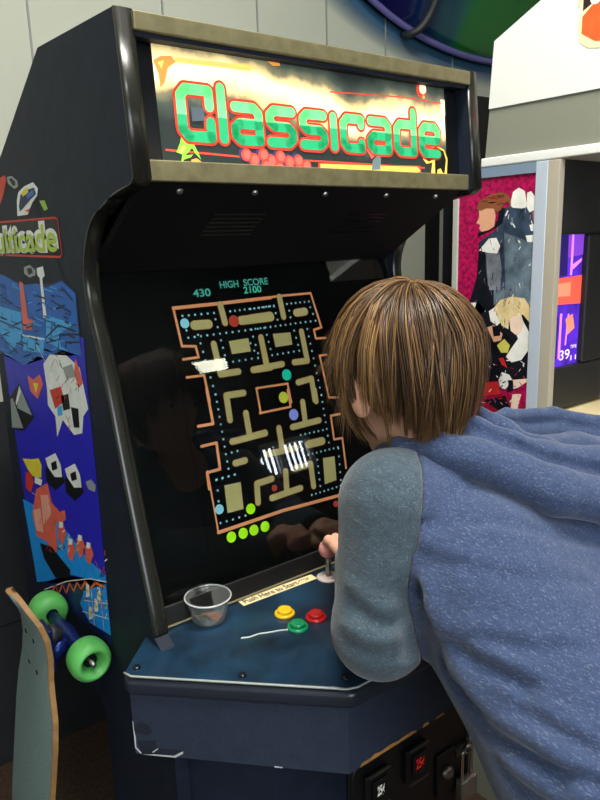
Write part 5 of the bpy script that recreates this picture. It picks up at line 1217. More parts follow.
# ceiling lamps
LAMPM = mat('lamp_diffuser', (255, 250, 235), .4, emit=6)
LBODY = mat('lamp_body', (225, 225, 220), .5)
def lamp(x, y, w, l, label):
    t = thing('ceiling_lamp', (x, y, H), label, 'ceiling lamp')
    g = G(); g.box((x - w / 2, y - l / 2, H - .05), (x + w / 2, y + l / 2, H), LBODY); build(g, 'lamp_body', t, bevel=.006)
    g = G(); g.box((x - w / 2 + .03, y - l / 2 + .03, H - .075), (x + w / 2 - .03, y + l / 2 - .03, H - .05), LAMPM); build(g, 'diffuser', t, bevel=.008)
lamp(-.6, -1.9, 1.2, .3, 'fluorescent ceiling lamp above the photographer near the big window')
lamp(.1, -.45, 1.2, .3, 'fluorescent ceiling lamp above the person at the cabinet')
t = thing('wall_lamp', (1.95, Y0, 2.37), 'long slim fluorescent wall lamp mirrored as a pale bar in the game glass', 'wall lamp')
g = G(); g.box((1.08, Y0, 2.31), (2.52, Y0 + .06, 2.42), LBODY); build(g, 'lamp_body', t)
g = G(); g.box((1.10, Y0 + .06, 2.315), (2.50, Y0 + .09, 2.40), mat('tube_diffuser', (255, 250, 225), .4, emit=14)); build(g, 'diffuser', t)
def area(name, loc, target, sx, sy, power, col):
    l = bpy.data.lights.new(name, 'AREA'); l.shape = 'RECTANGLE'; l.size = sx; l.size_y = sy; l.energy = power; l.color = col
    o = bpy.data.objects.new(name, l); COL.objects.link(o); o.location = loc
    from mathutils import Vector
    o.rotation_euler = (Vector(target) - Vector(loc)).to_track_quat('-Z', 'Y').to_euler(); return o
area('window_daylight', (-.95, Y0 + .12, 1.8), (.2, 0, 1.1), 2.4, 1.2, 36, (.92, .96, 1))
area('ceiling_light', (-.6, -1.9, H - .09), (-.6, -1.9, 0), 1.1, .3, 30, (1, .96, .88))
area('ceiling_light', (.1, -.45, H - .09), (.1, -.45, 0), 1.1, .3, 72, (1, .96, .88))
# ---------------------------------------------------------------- the arcade cabinet
W = .66; T = .022
CAB = thing('arcade_cabinet', (W / 2, .2, 0), 'black upright arcade cabinet with glowing green lettered marquee and side art', 'arcade machine')
front = [(.02, 1.814), (.0, 1.619)] + [tuple(p) for p in smooth_path([(.012, 1.612), (.065, 1.604), (.103, 1.592), (.151, 1.573), (.185, 1.531), (.198, 1.49), (.192, 1.445), (.172, 1.391), (.15, 1.318), (.118, 1.195), (.064, 1.01), (.058, .97)], 4)]
lower = [(.02, .95), (.02, 0), (.30, 0), (.30, .70), (.33, .718), (.75, .722), (.75, 1.60), (.554, 1.701), (.295, 1.828)]
prof = front + lower
for x, nm in ((0, 'near'), (W - T, 'far')):
    g = G(); g.prism(prof, x, x + T, BLK, lambda a, b, t: (t, a, b)); sp = build(g, 'side_panel', CAB)
    g = G(); pth = np.array(front); n = len(pth); R = []
    for i in range(n):
        t = pth[min(i + 1, n - 1)] - pth[max(i - 1, 0)]; t /= np.linalg.norm(t); nn = np.array([t[1], -t[0]]) * -1
        nn = nn if nn[0] < .3 else -nn
        if i < 2: nn = np.array([-1, .1])
        R.append([(x - .0012, *(pth[i] - nn * .001)), (x - .0012, *(pth[i] + nn * .0012)), (x + T * .3, *(pth[i] + nn * .0024)), (x + T * .7, *(pth[i] + nn * .0024)), (x + T + .0012, *(pth[i] + nn * .0012)), (x + T + .0012, *(pth[i] - nn * .001))])
    g.rings(R, TMOLD); e = build(g, 'edge_trim', sp, smooth=True)
    lab(e, 'glossy black plastic edge moulding')
    if nm == 'near': SIDE = sp
# top, back, floor boards
g = G(); g.prism([(.02, 1.80), (.295, 1.812), (.554, 1.685), (.75, 1.585), (.75, 1.565), (.55, 1.665), (.29, 1.795), (.02, 1.785)], T, W - T, BLK, lambda a, b, t: (t, a, b)); build(g, 'top_board', CAB)
g = G(); g.box((T, .73, .725), (W - T, .748, 1.59), BLK); build(g, 'back_board', CAB)
# marquee
MQY = lambda z: .031 + (z - 1.643) * .0759
MQ = {'mqyel': (250, 205, 110), 'mqyel2': (240, 190, 80), 'mqorange': (225, 150, 70), 'mqred': (214, 66, 48), 'mqblue': (60, 50, 90), 'mqrose': (226, 92, 80), 'mqgreen': (130, 205, 60), 'mqlime': (220, 230, 90), 'mqcream': (255, 240, 200), 'mqgrey': (90, 110, 110), 'black': (12, 14, 14)}
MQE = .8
def mqm(k): return mat('marquee_' + k, MQ[k], .4, emit=MQE * (.1 if k == 'black' else 1))
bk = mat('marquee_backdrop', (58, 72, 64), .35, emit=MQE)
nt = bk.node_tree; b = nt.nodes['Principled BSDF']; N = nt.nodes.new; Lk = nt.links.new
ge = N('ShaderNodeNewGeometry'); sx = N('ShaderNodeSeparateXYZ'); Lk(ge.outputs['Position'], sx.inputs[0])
fc = N('ShaderNodeFloatCurve'); cv = fc.mapping.curves[0]   # centre line of the tube glow and reflection painted across the sign
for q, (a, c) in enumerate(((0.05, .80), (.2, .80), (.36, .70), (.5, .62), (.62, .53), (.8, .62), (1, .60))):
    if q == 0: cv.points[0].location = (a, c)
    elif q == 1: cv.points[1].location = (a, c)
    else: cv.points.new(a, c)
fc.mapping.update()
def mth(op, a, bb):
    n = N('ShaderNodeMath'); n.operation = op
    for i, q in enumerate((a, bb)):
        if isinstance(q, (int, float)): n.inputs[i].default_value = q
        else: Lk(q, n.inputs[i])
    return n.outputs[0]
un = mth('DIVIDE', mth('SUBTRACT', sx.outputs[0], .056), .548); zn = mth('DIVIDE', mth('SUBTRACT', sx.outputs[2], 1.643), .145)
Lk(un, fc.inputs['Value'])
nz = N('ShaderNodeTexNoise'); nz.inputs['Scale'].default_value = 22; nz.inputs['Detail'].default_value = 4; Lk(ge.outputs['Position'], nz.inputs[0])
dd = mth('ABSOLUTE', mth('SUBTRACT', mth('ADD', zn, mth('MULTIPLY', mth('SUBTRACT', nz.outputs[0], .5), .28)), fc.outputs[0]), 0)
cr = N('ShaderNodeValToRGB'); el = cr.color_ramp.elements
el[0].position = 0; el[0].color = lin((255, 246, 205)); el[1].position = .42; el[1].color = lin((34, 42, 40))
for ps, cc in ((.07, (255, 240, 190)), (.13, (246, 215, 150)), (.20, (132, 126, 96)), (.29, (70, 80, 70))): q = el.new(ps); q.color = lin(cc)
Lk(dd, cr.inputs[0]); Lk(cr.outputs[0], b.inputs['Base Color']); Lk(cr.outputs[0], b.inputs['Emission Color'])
g = G(); g.prism([(MQY(1.62) + .0, 1.62), (MQY(1.81), 1.81), (MQY(1.81) + .006, 1.81), (MQY(1.62) + .006, 1.62)], T, W - T, GLOSSBLK, lambda a, b_, t: (t, a, b_)); mq = build(g, 'marquee_panel', CAB)
mqf = lambda u, v, z: (u, MQY(v) - .0006 - z, v)
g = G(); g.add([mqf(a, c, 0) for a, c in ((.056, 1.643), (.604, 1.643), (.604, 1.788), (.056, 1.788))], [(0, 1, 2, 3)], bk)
g.art(ART['marq'], mqf, mqm)
# blocky rounded lettering
GL = {'C': (.66, [[(.66, .93), (.12, .93), (0, .8), (0, .13), (.12, 0), (.66, 0)], [(.66, .93), (.66, .62)], [(.66, .3), (.66, 0)]]), 'l': (.0, [[(0, 1.02), (0, 0)]]),
      'a': (.62, [[(.02, .68), (.5, .68), (.62, .57), (.62, 0), (.12, 0), (0, .1), (0, .24), (.12, .34), (.62, .34)]]),
      's': (.62, [[(.62, .68), (.12, .68), (0, .58), (0, .44), (.12, .34), (.5, .34), (.62, .24), (.62, .1), (.5, 0), (0, 0)]]),
      'i': (0, [[(0, .68), (0, 0)]]), 'c': (.58, [[(.58, .68), (.12, .68), (0, .56), (0, .12), (.12, 0), (.58, 0)], [(.58, .68), (.58, .55)], [(.58, .13), (.58, 0)]]),
      'd': (.62, [[(.62, 1.0), (.62, 0), (.12, 0), (0, .12), (0, .56), (.12, .68), (.62, .68)]]),
      'e': (.62, [[(0, .34), (.62, .34), (.62, .56), (.5, .68), (.12, .68), (0, .56), (0, .12), (.12, 0), (.62, 0)]])}
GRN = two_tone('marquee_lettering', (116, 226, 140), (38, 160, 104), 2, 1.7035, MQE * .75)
u = .0; items = []
tot = sum(GL[c][0] + .2 + .10 for c in 'Classicade') - .10
sc = (.588 - .083) / tot; hs = (1.735 - 1.676) / .93
for c in 'Classicade':
    w_, st = GL[c]
    for s_ in st: items.append([(.083 + sc * (u + .1 + a), 1.677 + hs * b_) for a, b_ in s_])
    u += w_ + .3
for pts in items: g.art([('line', 'mqred', 4, pts, .0208)], mqf, lambda k: mat('marquee_outline', (206, 62, 44), .4, emit=MQE * .75))
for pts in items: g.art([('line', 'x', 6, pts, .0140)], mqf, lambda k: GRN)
g.art([('poly', 'black', 5, [(.104, 1.696), (.123, 1.698), (.123, 1.714), (.104, 1.714)])], mqf, lambda k: mat('marquee_dusk', (74, 84, 92), .4, emit=MQE))
lab(build(g, 'marquee_art', mq, fix=False), 'backlit sign print reading Classicade')
for z0, z1, y0 in ((1.790, 1.812, .012), (1.617, 1.643, .010)):
    g = G(); g.box((T - .001, y0, z0), (W - T + .001, y0 + .03, z1), BRACK); br = build(g, 'marquee_bracket', CAB, bevel=.002)
g = G()
UN = np.array([0, .19, -.113]); UN /= np.linalg.norm(UN)
g.slab((0, .02, 1.617), (1, 0, 0), UN, (0, -UN[2], UN[1]), (T, W - T), (0, .235), (0, .012), BLK2); spk = build(g, 'speaker_panel', CAB)
for x in (.08, .2, .33, .46, .58):
    g = G(); p = np.array([x, .02, 1.617]) + UN * .018; g.lathe([(.005, 0), (.004, .0025), (.001, .003)], p, (0, UN[2], -UN[1]), SCREW, 10); build(g, 'screw', spk)
for x in (.16, .42):
    g = G()
    for k in range(6): g.slab(np.array([x, .02, 1.617]) + UN * (.07 + .011 * k), (1, 0, 0), UN, (0, UN[2], -UN[1]), (0, .09), (0, .004), (0, .0008), GLOSSBLK)
    build(g, 'speaker_slots', spk)
# monitor
V = np.array([0, .088, .371]); V /= np.linalg.norm(V); NM = np.array([0, -V[2], V[1]]); P0 = np.array([.1595, .148, 1.064])
g = G(); g.slab(P0, (1, 0, 0), V, NM, (T - .1595, W - T - .1595), (-.12, .5), (-.012, -.001), BLK2); bez = build(g, 'monitor_bezel', CAB)
MZ = {'peach': (226, 150, 104), 'rim': (148, 84, 48), 'rim2': (150, 96, 62), 'tan': (176, 166, 112), 'dotc': (150, 205, 220), 'pale': (140, 205, 225), 'redd': (178, 62, 50), 'cyan': (30, 205, 170), 'yel': (196, 205, 70), 'lav': (140, 150, 235), 'lime': (170, 240, 30), 'text': (80, 175, 160), 'text2': (70, 200, 170)}
MZE = .6
def mzm(k): return mat('screen_' + k, MZ[k], .5, emit=MZE, spec=0)
mzf = lambda u, v, z: P0 + np.array([u, 0, 0]) + V * v + NM * z
g = G(); g.slab(P0, (1, 0, 0), V, NM, (-.012, .335), (-.045, .43), (-.001, .0001), BLK2); 
g.art(ART['maze'], mzf, mzm, .0002)
for tx, a, b_ in [('HIGH', ART['mazetext'][1][1], (.1365, .41)), ('SCORE', (.1475, .411), ART['mazetext'][1][2])] + [q for q in ART['mazetext'] if q[0][0] != 'H']: g.text(tx, mzf, mzm('text2' if tx[0] == '2' else 'text'), a[0], min(a[1], b_[1]) - .002, b_[0] - a[0], .0125 if tx != '430' else .0135, bold=.02)
lab(build(g, 'screen', bez, fix=False), 'lit maze game picture under HIGH SCORE 2100')
VG = np.array([0, .237, 1]); VG /= np.linalg.norm(VG); NG = np.array([0, -VG[2], VG[1]])
GLS = mat('clear_glass', (225, 232, 230), 0, trans=1, ior=1.47)
g = G(); g.slab((0, .094, .981), (1, 0, 0), VG, NG, (T + .001, W - T - .001), (.0, .555), (-.004, 0), GLS); build(g, 'screen_glass', CAB)
g = G(); g.slab((0, .094, .981), (1, 0, 0), VG, NG, (T, W - T), (-.02, .010), (.0, .006), mat('retainer', (18, 18, 18), .4)); rt = build(g, 'glass_retainer', CAB, bevel=.002)
g = G(); g.slab((0, .094, .981), (1, 0, 0), VG, NG, (T, W - T), (-.022, -.0195), (.0, .0075), mat('retainer_edge', (126, 118, 92), .4)); lab(build(g, 'edge_strip', rt), 'thin pale metal edge')
# side art
SA = {'red': (206, 60, 48), 'grey': (150, 158, 158), 'black': (14, 16, 22), 'white': (232, 236, 232), 'navy': (16, 34, 84), 'navy2': (18, 32, 90), 'yel': (232, 216, 60), 'blue': (60, 110, 190), 'green': (150, 190, 70), 'blue2': (26, 100, 190), 'sky': (64, 170, 236), 'salmon': (226, 104, 84), 'peachs': (238, 170, 150), 'royal': (42, 38, 190), 'cyan': (30, 150, 240), 'orange': (232, 110, 40)}
def sam(k): return mat('art_' + k, SA[k], .45, var=.08, scale=50, spec=.2)
saf = lambda u, v, z: (-.0005 - z, u, v)
g = G(); g.add([saf(a, c, 0) for a, c in ((.235, .80), (.70, .80), (.70, 1.64), (.40, 1.64), (.29, 1.5), (.235, 1.45))], [(0, 1, 2, 3, 4, 5)], BLK)
g.art(ART['side'], saf, sam, .00025)
tf = lambda u, v, z: saf(.745 - u, v, z)
for bo_, dz_, m_, x0_, w0_, y0_, h0_ in ((.10, .0010, mat('art_white', SA['white'], .38), .015, .442, 1.527, .056), (.02, .0014, mat('art_logo', (170, 200, 44), .4), .022, .428, 1.533, .044)): g.text('Multicade', tf, m_, x0_, y0_, w0_, h0_, z=dz_, bold=bo_)
lab(build(g, 'side_art', SIDE, fix=False), 'colourful printed side art with towers, ships and blue sky')
# control panel: an octagonal shelf with chamfered front corners
def octo(d, y0=.09):
    return [(-.002 + d, y0), (-.066 + d, .026 - d * .4), (-.062 + d, .010 + d * .2), (.150 + d * .45, -.206 + d), (.165 + d * .4, -.212 + d), (W - .165 - d * .4, -.212 + d), (W - .150 - d * .45, -.206 + d), (W + .062 - d, .010 + d * .2), (W + .066 - d, .026 - d * .4), (W + .002 - d, y0)]
CPM = mat('panel_blue', (19, 45, 66), .33, var=.6, scale=14, bump=.08, bscale=200, coat=.3)
g = G(); g.prism(octo(0), .925, .953, mat('panel_edge', (34, 40, 50), .3), lambda a, b_, t: (a, b_, t)); cp = build(g, 'control_panel', CAB, bevel=.009, segs=3)
g = G(); g.prism(octo(.004), .9525, .958, CPM, lambda a, b_, t: (a, b_, t)); top = lab(build(g, 'panel_overlay', cp, bevel=.0015), 'scuffed dark blue control surface')
g = G(); o_ = octo(.003); g.tube([(a, b_, .9565) for a, b_ in o_[1:9]], .0016, mat('overlay_edge', (150, 156, 150), .3), 6); build(g, 'overlay_edge', cp, smooth=True)
for x, y in ((-.045, .022), (.012, .078), (.06, -.09), (.165, -.185), (W - .165, -.185), (W - .06, -.09), (W + .045, .022)):
    g = G(); g.lathe([(.006, 0), (.0055, .002), (.002, .0035)], (x, y, .958), (0, 0, 1), GLOSSBLK, 12); build(g, 'panel_bolt', cp, smooth=True)
def octw(d, y0): return [(-.002 + d, y0), (-.05 + d * .7, .044 - d * .3), (.166 + d * .42, -.188 + d), (W - .166 - d * .42, -.188 + d), (W + .05 - d * .7, .044 - d * .3), (W + .002 - d, y0)]
APM = mat('apron_vinyl', (40, 50, 68), .6, var=.12, scale=60, bump=.5, bscale=350)
g = G(); g.prism(octw(0, .1), .806, .925, APM, lambda a, b_, t: (a, b_, t)); ap = build(g, 'apron', CAB)
# worn patches and chips on the apron
A0 = np.array([-.05, .044, .806]); AU = np.array([.216, -.232, 0]); AU /= np.linalg.norm(AU); AN = np.array([AU[1], -AU[0], 0])
apf = lambda u, v, z: A0 + AU * u + np.array([0, 0, v]) + AN * (.0004 + z)
DPT = mat('worn_paint', (26, 32, 46), .7)
for pl_ in ([(.003, .05), (.014, .055), (.026, .05), (.03, .04), (.022, .033), (.01, .036), (.003, .036)], [(.005, .022), (.018, .024), (.033, .026), (.035, .015), (.025, .012), (.03, .006), (.008, .003)], [(.006, .0), (.058, .004), (.075, .012), (.06, .014), (.04, .013), (.02, .012)]):
    g = G(); g.art([('poly', 'd', 1, pl_)], apf, lambda k: DPT); build(g, 'worn_patch', ap, fix=False)
for pl_ in ([(0, .056), (.0012, .056), (.0015, .04), (.003, .03), (.0025, .012), (.010, .003), (.008, .001), (.0005, .010)], [(.01, .0), (.045, .0), (.062, .0), (.074, .008), (.075, .012), (.072, .011), (.060, .003), (.03, .0022)], [(.21, .0), (.222, .0), (.222, .002), (.21, .0025)], [(.028, .0045), (.037, .0125), (.035, .0128), (.0265, .006)]):
    g = G(); g.art([('poly', 'w', 2, pl_)], apf, lambda k: CHIPW); lab(build(g, 'paint_chip', ap, fix=False), 'white chipped edge')
g = G(); fr = lambda u, v, z: (u, -.1885 - z, v)
for pl_ in ([(.186, .806), (.19, .812), (.206, .811), (.215, .814), (.226, .811), (.245, .813), (.262, .811), (.29, .8125), (.302, .809), (.302, .806)], [(.315, .806), (.318, .812), (.328, .811), (.33, .806)], [(.344, .806), (.35, .81), (.362, .8105), (.366, .806)]):
    g = G(); g.art([('poly', 'c', 1, pl_)], fr, lambda k: CHIP); lab(build(g, 'wood_chip', ap, fix=False), 'bare orange wood along the chipped edge')
# base with coin door
g = G(); g.prism([(.0221, .3), (.0221, .03), (.107, -.09), (W - .107, -.09), (W - .0221, .03), (W - .0221, .3)], .0, .806, BLK, lambda a, b_, t: (a, b_, t)); base = build(g, 'base', CAB)
g = G(); yd = -.0905
def rrect(x0, x1, z0, z1, r, n=6):
    o = []
    for cx, cz, a in ((x1 - r, z1 - r, 0), (x0 + r, z1 - r, 90), (x0 + r, z0 + r, 180), (x1 - r, z0 + r, 270)):
        for j in range(n + 1): q = math.radians(a + 90 * j / n); o.append((cx + r * math.cos(q), cz + r * math.sin(q)))
    return o
dm = mat('coin_door_black', (20, 21, 24), .35)
g.prism(rrect(.243, .543, .40, .722, .035), yd, yd - .008, dm, lambda a, b_, t: (a, t, b_)); cd = build(g, 'coin_door', base, bevel=.003)
g = G(); g.tube([(a, yd - .009, b_) for a, b_ in rrect(.249, .537, .406, .716, .03)] + [(.537, yd - .009, .686)], .004, dm, 8); build(g, 'door_rim', cd, smooth=True)
RED = mat('reject_red', (190, 36, 30), .4, emit=.35); WHT = mat('reject_white', (222, 224, 216), .5, emit=.2)
for x, m_ in ((.298, WHT), (.392, RED)):
    z = .648
    g = G(); g.box((x - .026, yd - .018, z - .032), (x + .026, yd - .008, z + .034), dm); cs = build(g, 'coin_slot', cd, bevel=.003)
    g = G(); g.box((x - .015, yd - .022, z - .018), (x + .019, yd - .018, z + .022), GLOSSBLK); rj = build(g, 'reject_button', cs, bevel=.0015)
    rf = lambda u, v, zz: (u, yd - .0224 - zz, v)
    if m_ is RED: g2 = G(); g2.text('25¢', rf, m_, x - .008, z - .012, .02, .026, bold=.03); lab(build(g2, 'coin_legend', cs, fix=False), 'glowing red legend')
    else: g2 = G(); g2.text('25¢', rf, m_, x - .006, z - .012, .016, .024, bold=.04); lab(build(g2, 'coin_legend', cs, fix=False), 'white legend')
    for zz in (z - .034, z + .034):
        g2 = G(); g2.box((x - .02, yd - .021, zz - .0015), (x + .026, yd - .017, zz + .0015), mat('slot_edge', (110, 108, 98), .3, metal=.7)); build(g2, 'slot_edge', cs)
g = G(); g.box((.449, yd - .014, .535), (.497, yd - .008, .625), dm); hp = build(g, 'lock_plate', cd, bevel=.003)
g = G(); g.lathe([(.0135, 0), (.0135, .006), (.011, .010), (.006, .011), (.003, .009)], (.472, yd - .014, .585), (0, -1, 0), SCREW, 20); lab(build(g, 'cam_lock', cd, smooth=True), 'round steel cam lock')
g = G(); g.box((.50, yd - .016, .60), (.545, yd - .008, .612), SCREW); g.tube([(.515, yd - .006, .606), (.515, yd - .026, .606), (.527, yd - .026, .606), (.527, yd - .006, .606)], .003, SCREW, 8); build(g, 'hasp', cd)
# padlock hanging on the hasp
t = thing('padlock', (.521, yd - .022, .512), 'small steel padlock hanging from the hasp of the coin door', 'padlock')
g = G(); g.tube(smooth_path([(.508, yd - .022, .552), (.508, yd - .022, .602), (.512, yd - .022, .612), (.521, yd - .022, .617), (.530, yd - .022, .612), (.534, yd - .022, .602), (.534, yd - .022, .552)]), .0035, mat('chrome', (220, 222, 220), .15, metal=1), 8); build(g, 'shackle', t, smooth=True)
g = G(); g.box((.499, yd - .032, .510), (.543, yd - .013, .554), mat('padlock_body', (190, 190, 188), .25, metal=.8)); build(g, 'lock_body', t, bevel=.004)
# buttons, joystick, label
def button(x, y, rgb, nm):
    m_ = mat(nm + '_plastic', rgb, .25, coat=.5); z = .958
    g = G(); g.lathe([(.0165, 0), (.0168, .002), (.0155, .0042), (.0125, .005), (.0122, .003)], (x, y, z), (0, 0, 1), m_, 28); b_ = lab(build(g, 'button', cp, smooth=True), nm + ' push button')
    g = G(); g.lathe([(.0117, .003), (.0117, .0085), (.011, .0098), (.008, .0096), (.0005, .0092)], (x, y, z), (0, 0, 1), m_, 28); build(g, 'plunger', b_, smooth=True)
button(.2, .002, (232, 190, 30), 'yellow'); button(.231, -.039, (196, 34, 36), 'red'); button(.192, -.043, (16, 140, 88), 'green')
button(.46, .0, (232, 190, 30), 'yellow'); button(.43, -.04, (196, 34, 36), 'red'); button(.47, -.043, (16, 140, 88), 'green')
g = G(); jx, jy = .333, .052
g.lathe([(.021, 0), (.021, .0015), (.019, .003), (.007, .0035)], (jx, jy, .958), (0, 0, 1), mat('dust_washer', (222, 206, 200), .4), 28); js = build(g, 'joystick', cp, smooth=True)
g = G(); g.cyl((jx, jy, .96), (jx, jy, 1.0), .005, SCREW); build(g, 'shaft', js, smooth=True)
g = G(); g.ball((jx, jy, 1.012), .0165, mat('ball_pink', (226, 150, 150), .25), 20); lab(build(g, 'ball_top', js, smooth=True), 'pink ball knob')
g = G(); a_, b_ = np.array([.164, .0760]), np.array([.315, .0700]); du = (b_ - a_); Ln = np.linalg.norm(du); du /= Ln; dv = np.array([-du[1], du[0]])
lf = lambda u, v, z: (a_[0] + du[0] * u + dv[0] * v, a_[1] + du[1] * u + dv[1] * v, .9585 + z)
g.prism([(0, -.0105), (Ln, -.0095), (Ln, .0095), (0, .0105)], .0, .0004, mat('label_paper', (222, 208, 160), .6), lf)
INK = mat('label_ink', (44, 34, 26), .6); g.text('Push Here to Start', lf, INK, .006, -.0065, .108, .0135, z=.0006, bold=.015)
g.art([('line', 'i', 1, [(.115, -.002), (.122, .003), (.130, .003), (.137, -.002)], .0012), ('line', 'i', 1, [(.131, -.002), (.137, -.002), (.137, .004)], .0012)], lambda u, v, z: lf(u, v, z + .0006), lambda k: INK)
lab(build(g, 'instruction_strip', cp), 'cream paper strip with hand lettering Push Here to Start')
# cup with tokens, thread
cx, cy, cz = .099, .066, .958
PL = mat('clear_plastic', (236, 240, 238), .08, trans=.93, ior=1.25)
t = thing('plastic_cup', (cx, cy, cz), 'small clear plastic cup of tokens on the blue control panel', 'cup')
g = G(); g.lathe([(.001, .003), (.024, .003), (.0268, .006), (.0335, .040), (.0365, .042), (.037, .0445), (.0345, .0455), (.0325, .0425), (.0255, .007), (.022, .0055), (.001, .0055)][::-1], (cx, cy, cz - .0022), (0, 0, 1), PL, 40); build(g, 'cup_body', t, smooth=True)
g = G(); g.tube([(cx + .0362 * math.cos(a), cy + .0362 * math.sin(a), cz + .0415) for a in np.linspace(0, 2 * PI, 41)], .0014, mat('cup_rim', (214, 220, 220), .2, trans=.4), 6); build(g, 'rim', t, smooth=True)
TK = [mat('brass_token', (170, 130, 60), .35, metal=.8), mat('copper_token', (140, 84, 48), .4, metal=.7), mat('dark_token', (70, 60, 46), .5, metal=.6)]
wh = ['lying flat on the bottom of the clear cup', 'leaning on the near wall of the clear cup', 'lying under the pile in the clear cup', 'on the far side of the clear cup', 'on top of the pile in the clear cup', 'tilted at the left wall of the clear cup']
kd = ['brass', 'copper', 'dark', 'brass', 'copper', 'dark']
for k, (dx, dy, dz, tx, ty) in enumerate(((.010, .006, .0046, .02, 0), (.006, -.012, .0085, .3, -.12), (-.011, .006, .0046, 0, .02), (.001, .0125, .0085, -.25, .1), (.002, -.002, .0125, .06, .1), (-.014, -.004, .0105, .05, .32))):
    c_ = np.array([cx + dx, cy + dy, cz + dz]); ax = np.array([ty, -tx, 1.]); g = G(); g.lathe([(.0085, -.0008), (.0092, -.0004), (.0092, .0004), (.0085, .0008), (.0075, .0005)], c_, ax, TK[k % 3], 22)
    tag(build(g, 'token', org=c_), kd[k] + ' arcade token ' + wh[k], 'token', 'tokens in the plastic cup')
g = G(); g.tube(smooth_path([(.108, -.012, .9592), (.12, -.018, .9592), (.135, -.020, .9592), (.15, -.027, .9592), (.165, -.033, .9592), (.177, -.040, .9592)]), .0011, mat('thread', (190, 196, 190), .6), 6)
tag(build(g, 'thread', org=(.14, -.02, .958)), 'thin white thread lying beside the green button', 'thread')
# ---------------------------------------------------------------- skateboard leaning on the cabinet
SK = thing('skateboard', (-.16, .3, 0), 'worn longboard skateboard with green wheels leaning on the cabinet side', 'skateboard')
GRIP = mat('grip_tape', (112, 132, 130), .95, var=.2, scale=300, bump=.6, bscale=600); WOODM = mat('maple_ply', (150, 114, 70), .55, var=.15, scale=60)
ys, zs = .352, .0
st = [(.992, .012, -.042), (.985, .028, -.038), (.965, .047, -.028), (.94, .061, -.015), (.91, .067, -.005), (.87, .070, 0), (.83, .073, 0), (.80, .083, 0), (.76, .098, 0), (.70, .106, -.002), (.5, .108, -.01), (.3, .105, -.016), (.2, .085, -.018), (.14, .072, -.02), (.10, .068, -.024), (.05, .05, -.04), (.01, .022, -.058)]
def deckx(z, o): return -.092 + o - (.99 - z) * .055
def decky(z): return .318 + (.93 - z) * .2
g = G(); R = []
for z, hw, o in st:
    x = deckx(z, o); yc = decky(z); ring = []
    for s_, e in ((-1, 0), (-.8, .0035), (0, .005), (.8, .0035), (1, 0)): ring.append((x - .0055 - .0 + (.003 - e), yc + s_ * hw, z))
    for s_, e in ((1, 0), (.8, .0035), (0, .005), (-.8, .0035), (-1, 0)): ring.append((x + .0035 + (.003 - e), yc + s_ * hw, z))
    R.append(ring)
g.rings(R, WOODM); deck = build(g, 'deck', SK, smooth=False)
g = G(); R2 = [[(p[0] - .0008, p[1] * .985 + decky(p[2]) * .015, p[2]) for p in r[:5]] for r in R]
g.rings(R2, GRIP, close=False, caps=False); lab(build(g, 'grip_tape', SK, smooth=True), 'grey green grip tape')
WHL = mat('green_urethane', (84, 168, 84), .45, var=.1, scale=30); TRK = mat('blue_truck', (26, 46, 110), .3, metal=.6)
for zc in (.857, .16):
    xd = deckx(zc, 0 if zc > .5 else -.017) + .009; yc = decky(zc); xa = xd + .0515; ya = yc + .018
    g = G(); g.box((xd, yc - .028, zc - .045), (xd + .006, yc + .028, zc + .045), mat('riser_pad', (20, 20, 20), .7)); g.box((xd + .006, yc - .026, zc - .04), (xd + .014, yc + .026, zc + .04), TRK); tr = build(g, 'truck', SK, bevel=.002)
    g = G(); g.tube([(xd + .012, yc, zc - .02), (xd + .03, yc, zc - .01), (xa, ya, zc)], [.02, .018, .015], TRK, 12); g.tube([(xa, ya - .085, zc), (xa, ya - .03, zc), (xa, ya, zc), (xa, ya + .03, zc), (xa, ya + .085, zc)], [.0095, .012, .016, .012, .0095], TRK, 14); build(g, 'hanger', tr, smooth=True)
    g = G(); g.cyl((xa, ya - .13, zc), (xa, ya + .13, zc), .004, SCREW); build(g, 'axle', tr, smooth=True)
    g = G(); g.lathe([(.017, 0), (.017, .01), (.012, .014), (.012, .022)], (xd + .014, yc, zc + .02), (1, 0, -.3), mat('bushing', (40, 40, 44), .5), 16); build(g, 'bushing', tr, smooth=True)
    for s_ in (-1, 1):
        c_ = (xa, ya + s_ * .105, zc); ax = (0, s_, 0)
        g = G(); g.lathe([(.012, -.025), (.027, -.025), (.034, -.016), (.0355, -.006), (.0355, .006), (.034, .016), (.027, .025), (.0225, .025), (.0165, .015), (.012, .006), (.012, -.025)], c_, ax, WHL, 36, caps=False); wl = lab(build(g, 'wheel', SK, smooth=True), 'green wheel')
        g = G(); g.lathe([(.012, -.02), (.012, .007), (.006, .0075), (.0055, .012), (.001, .013)], c_, ax, GLOSSBLK, 18); build(g, 'bearing', wl, smooth=True)
    for dy in (-.021, .021):
        for dz in (-.03, .03):
            g = G(); x_ = deckx(zc + dz, float(np.interp(zc + dz, [q[0] for q in st][::-1], [q[2] for q in st][::-1]))) + .0012; g.lathe([(.0048, 0), (.0045, .0012), (.001, .0014)], (x_ - .0085, yc + dy, zc + dz), (-1, 0, 0), GLOSSBLK, 12); build(g, 'bolt', SK)
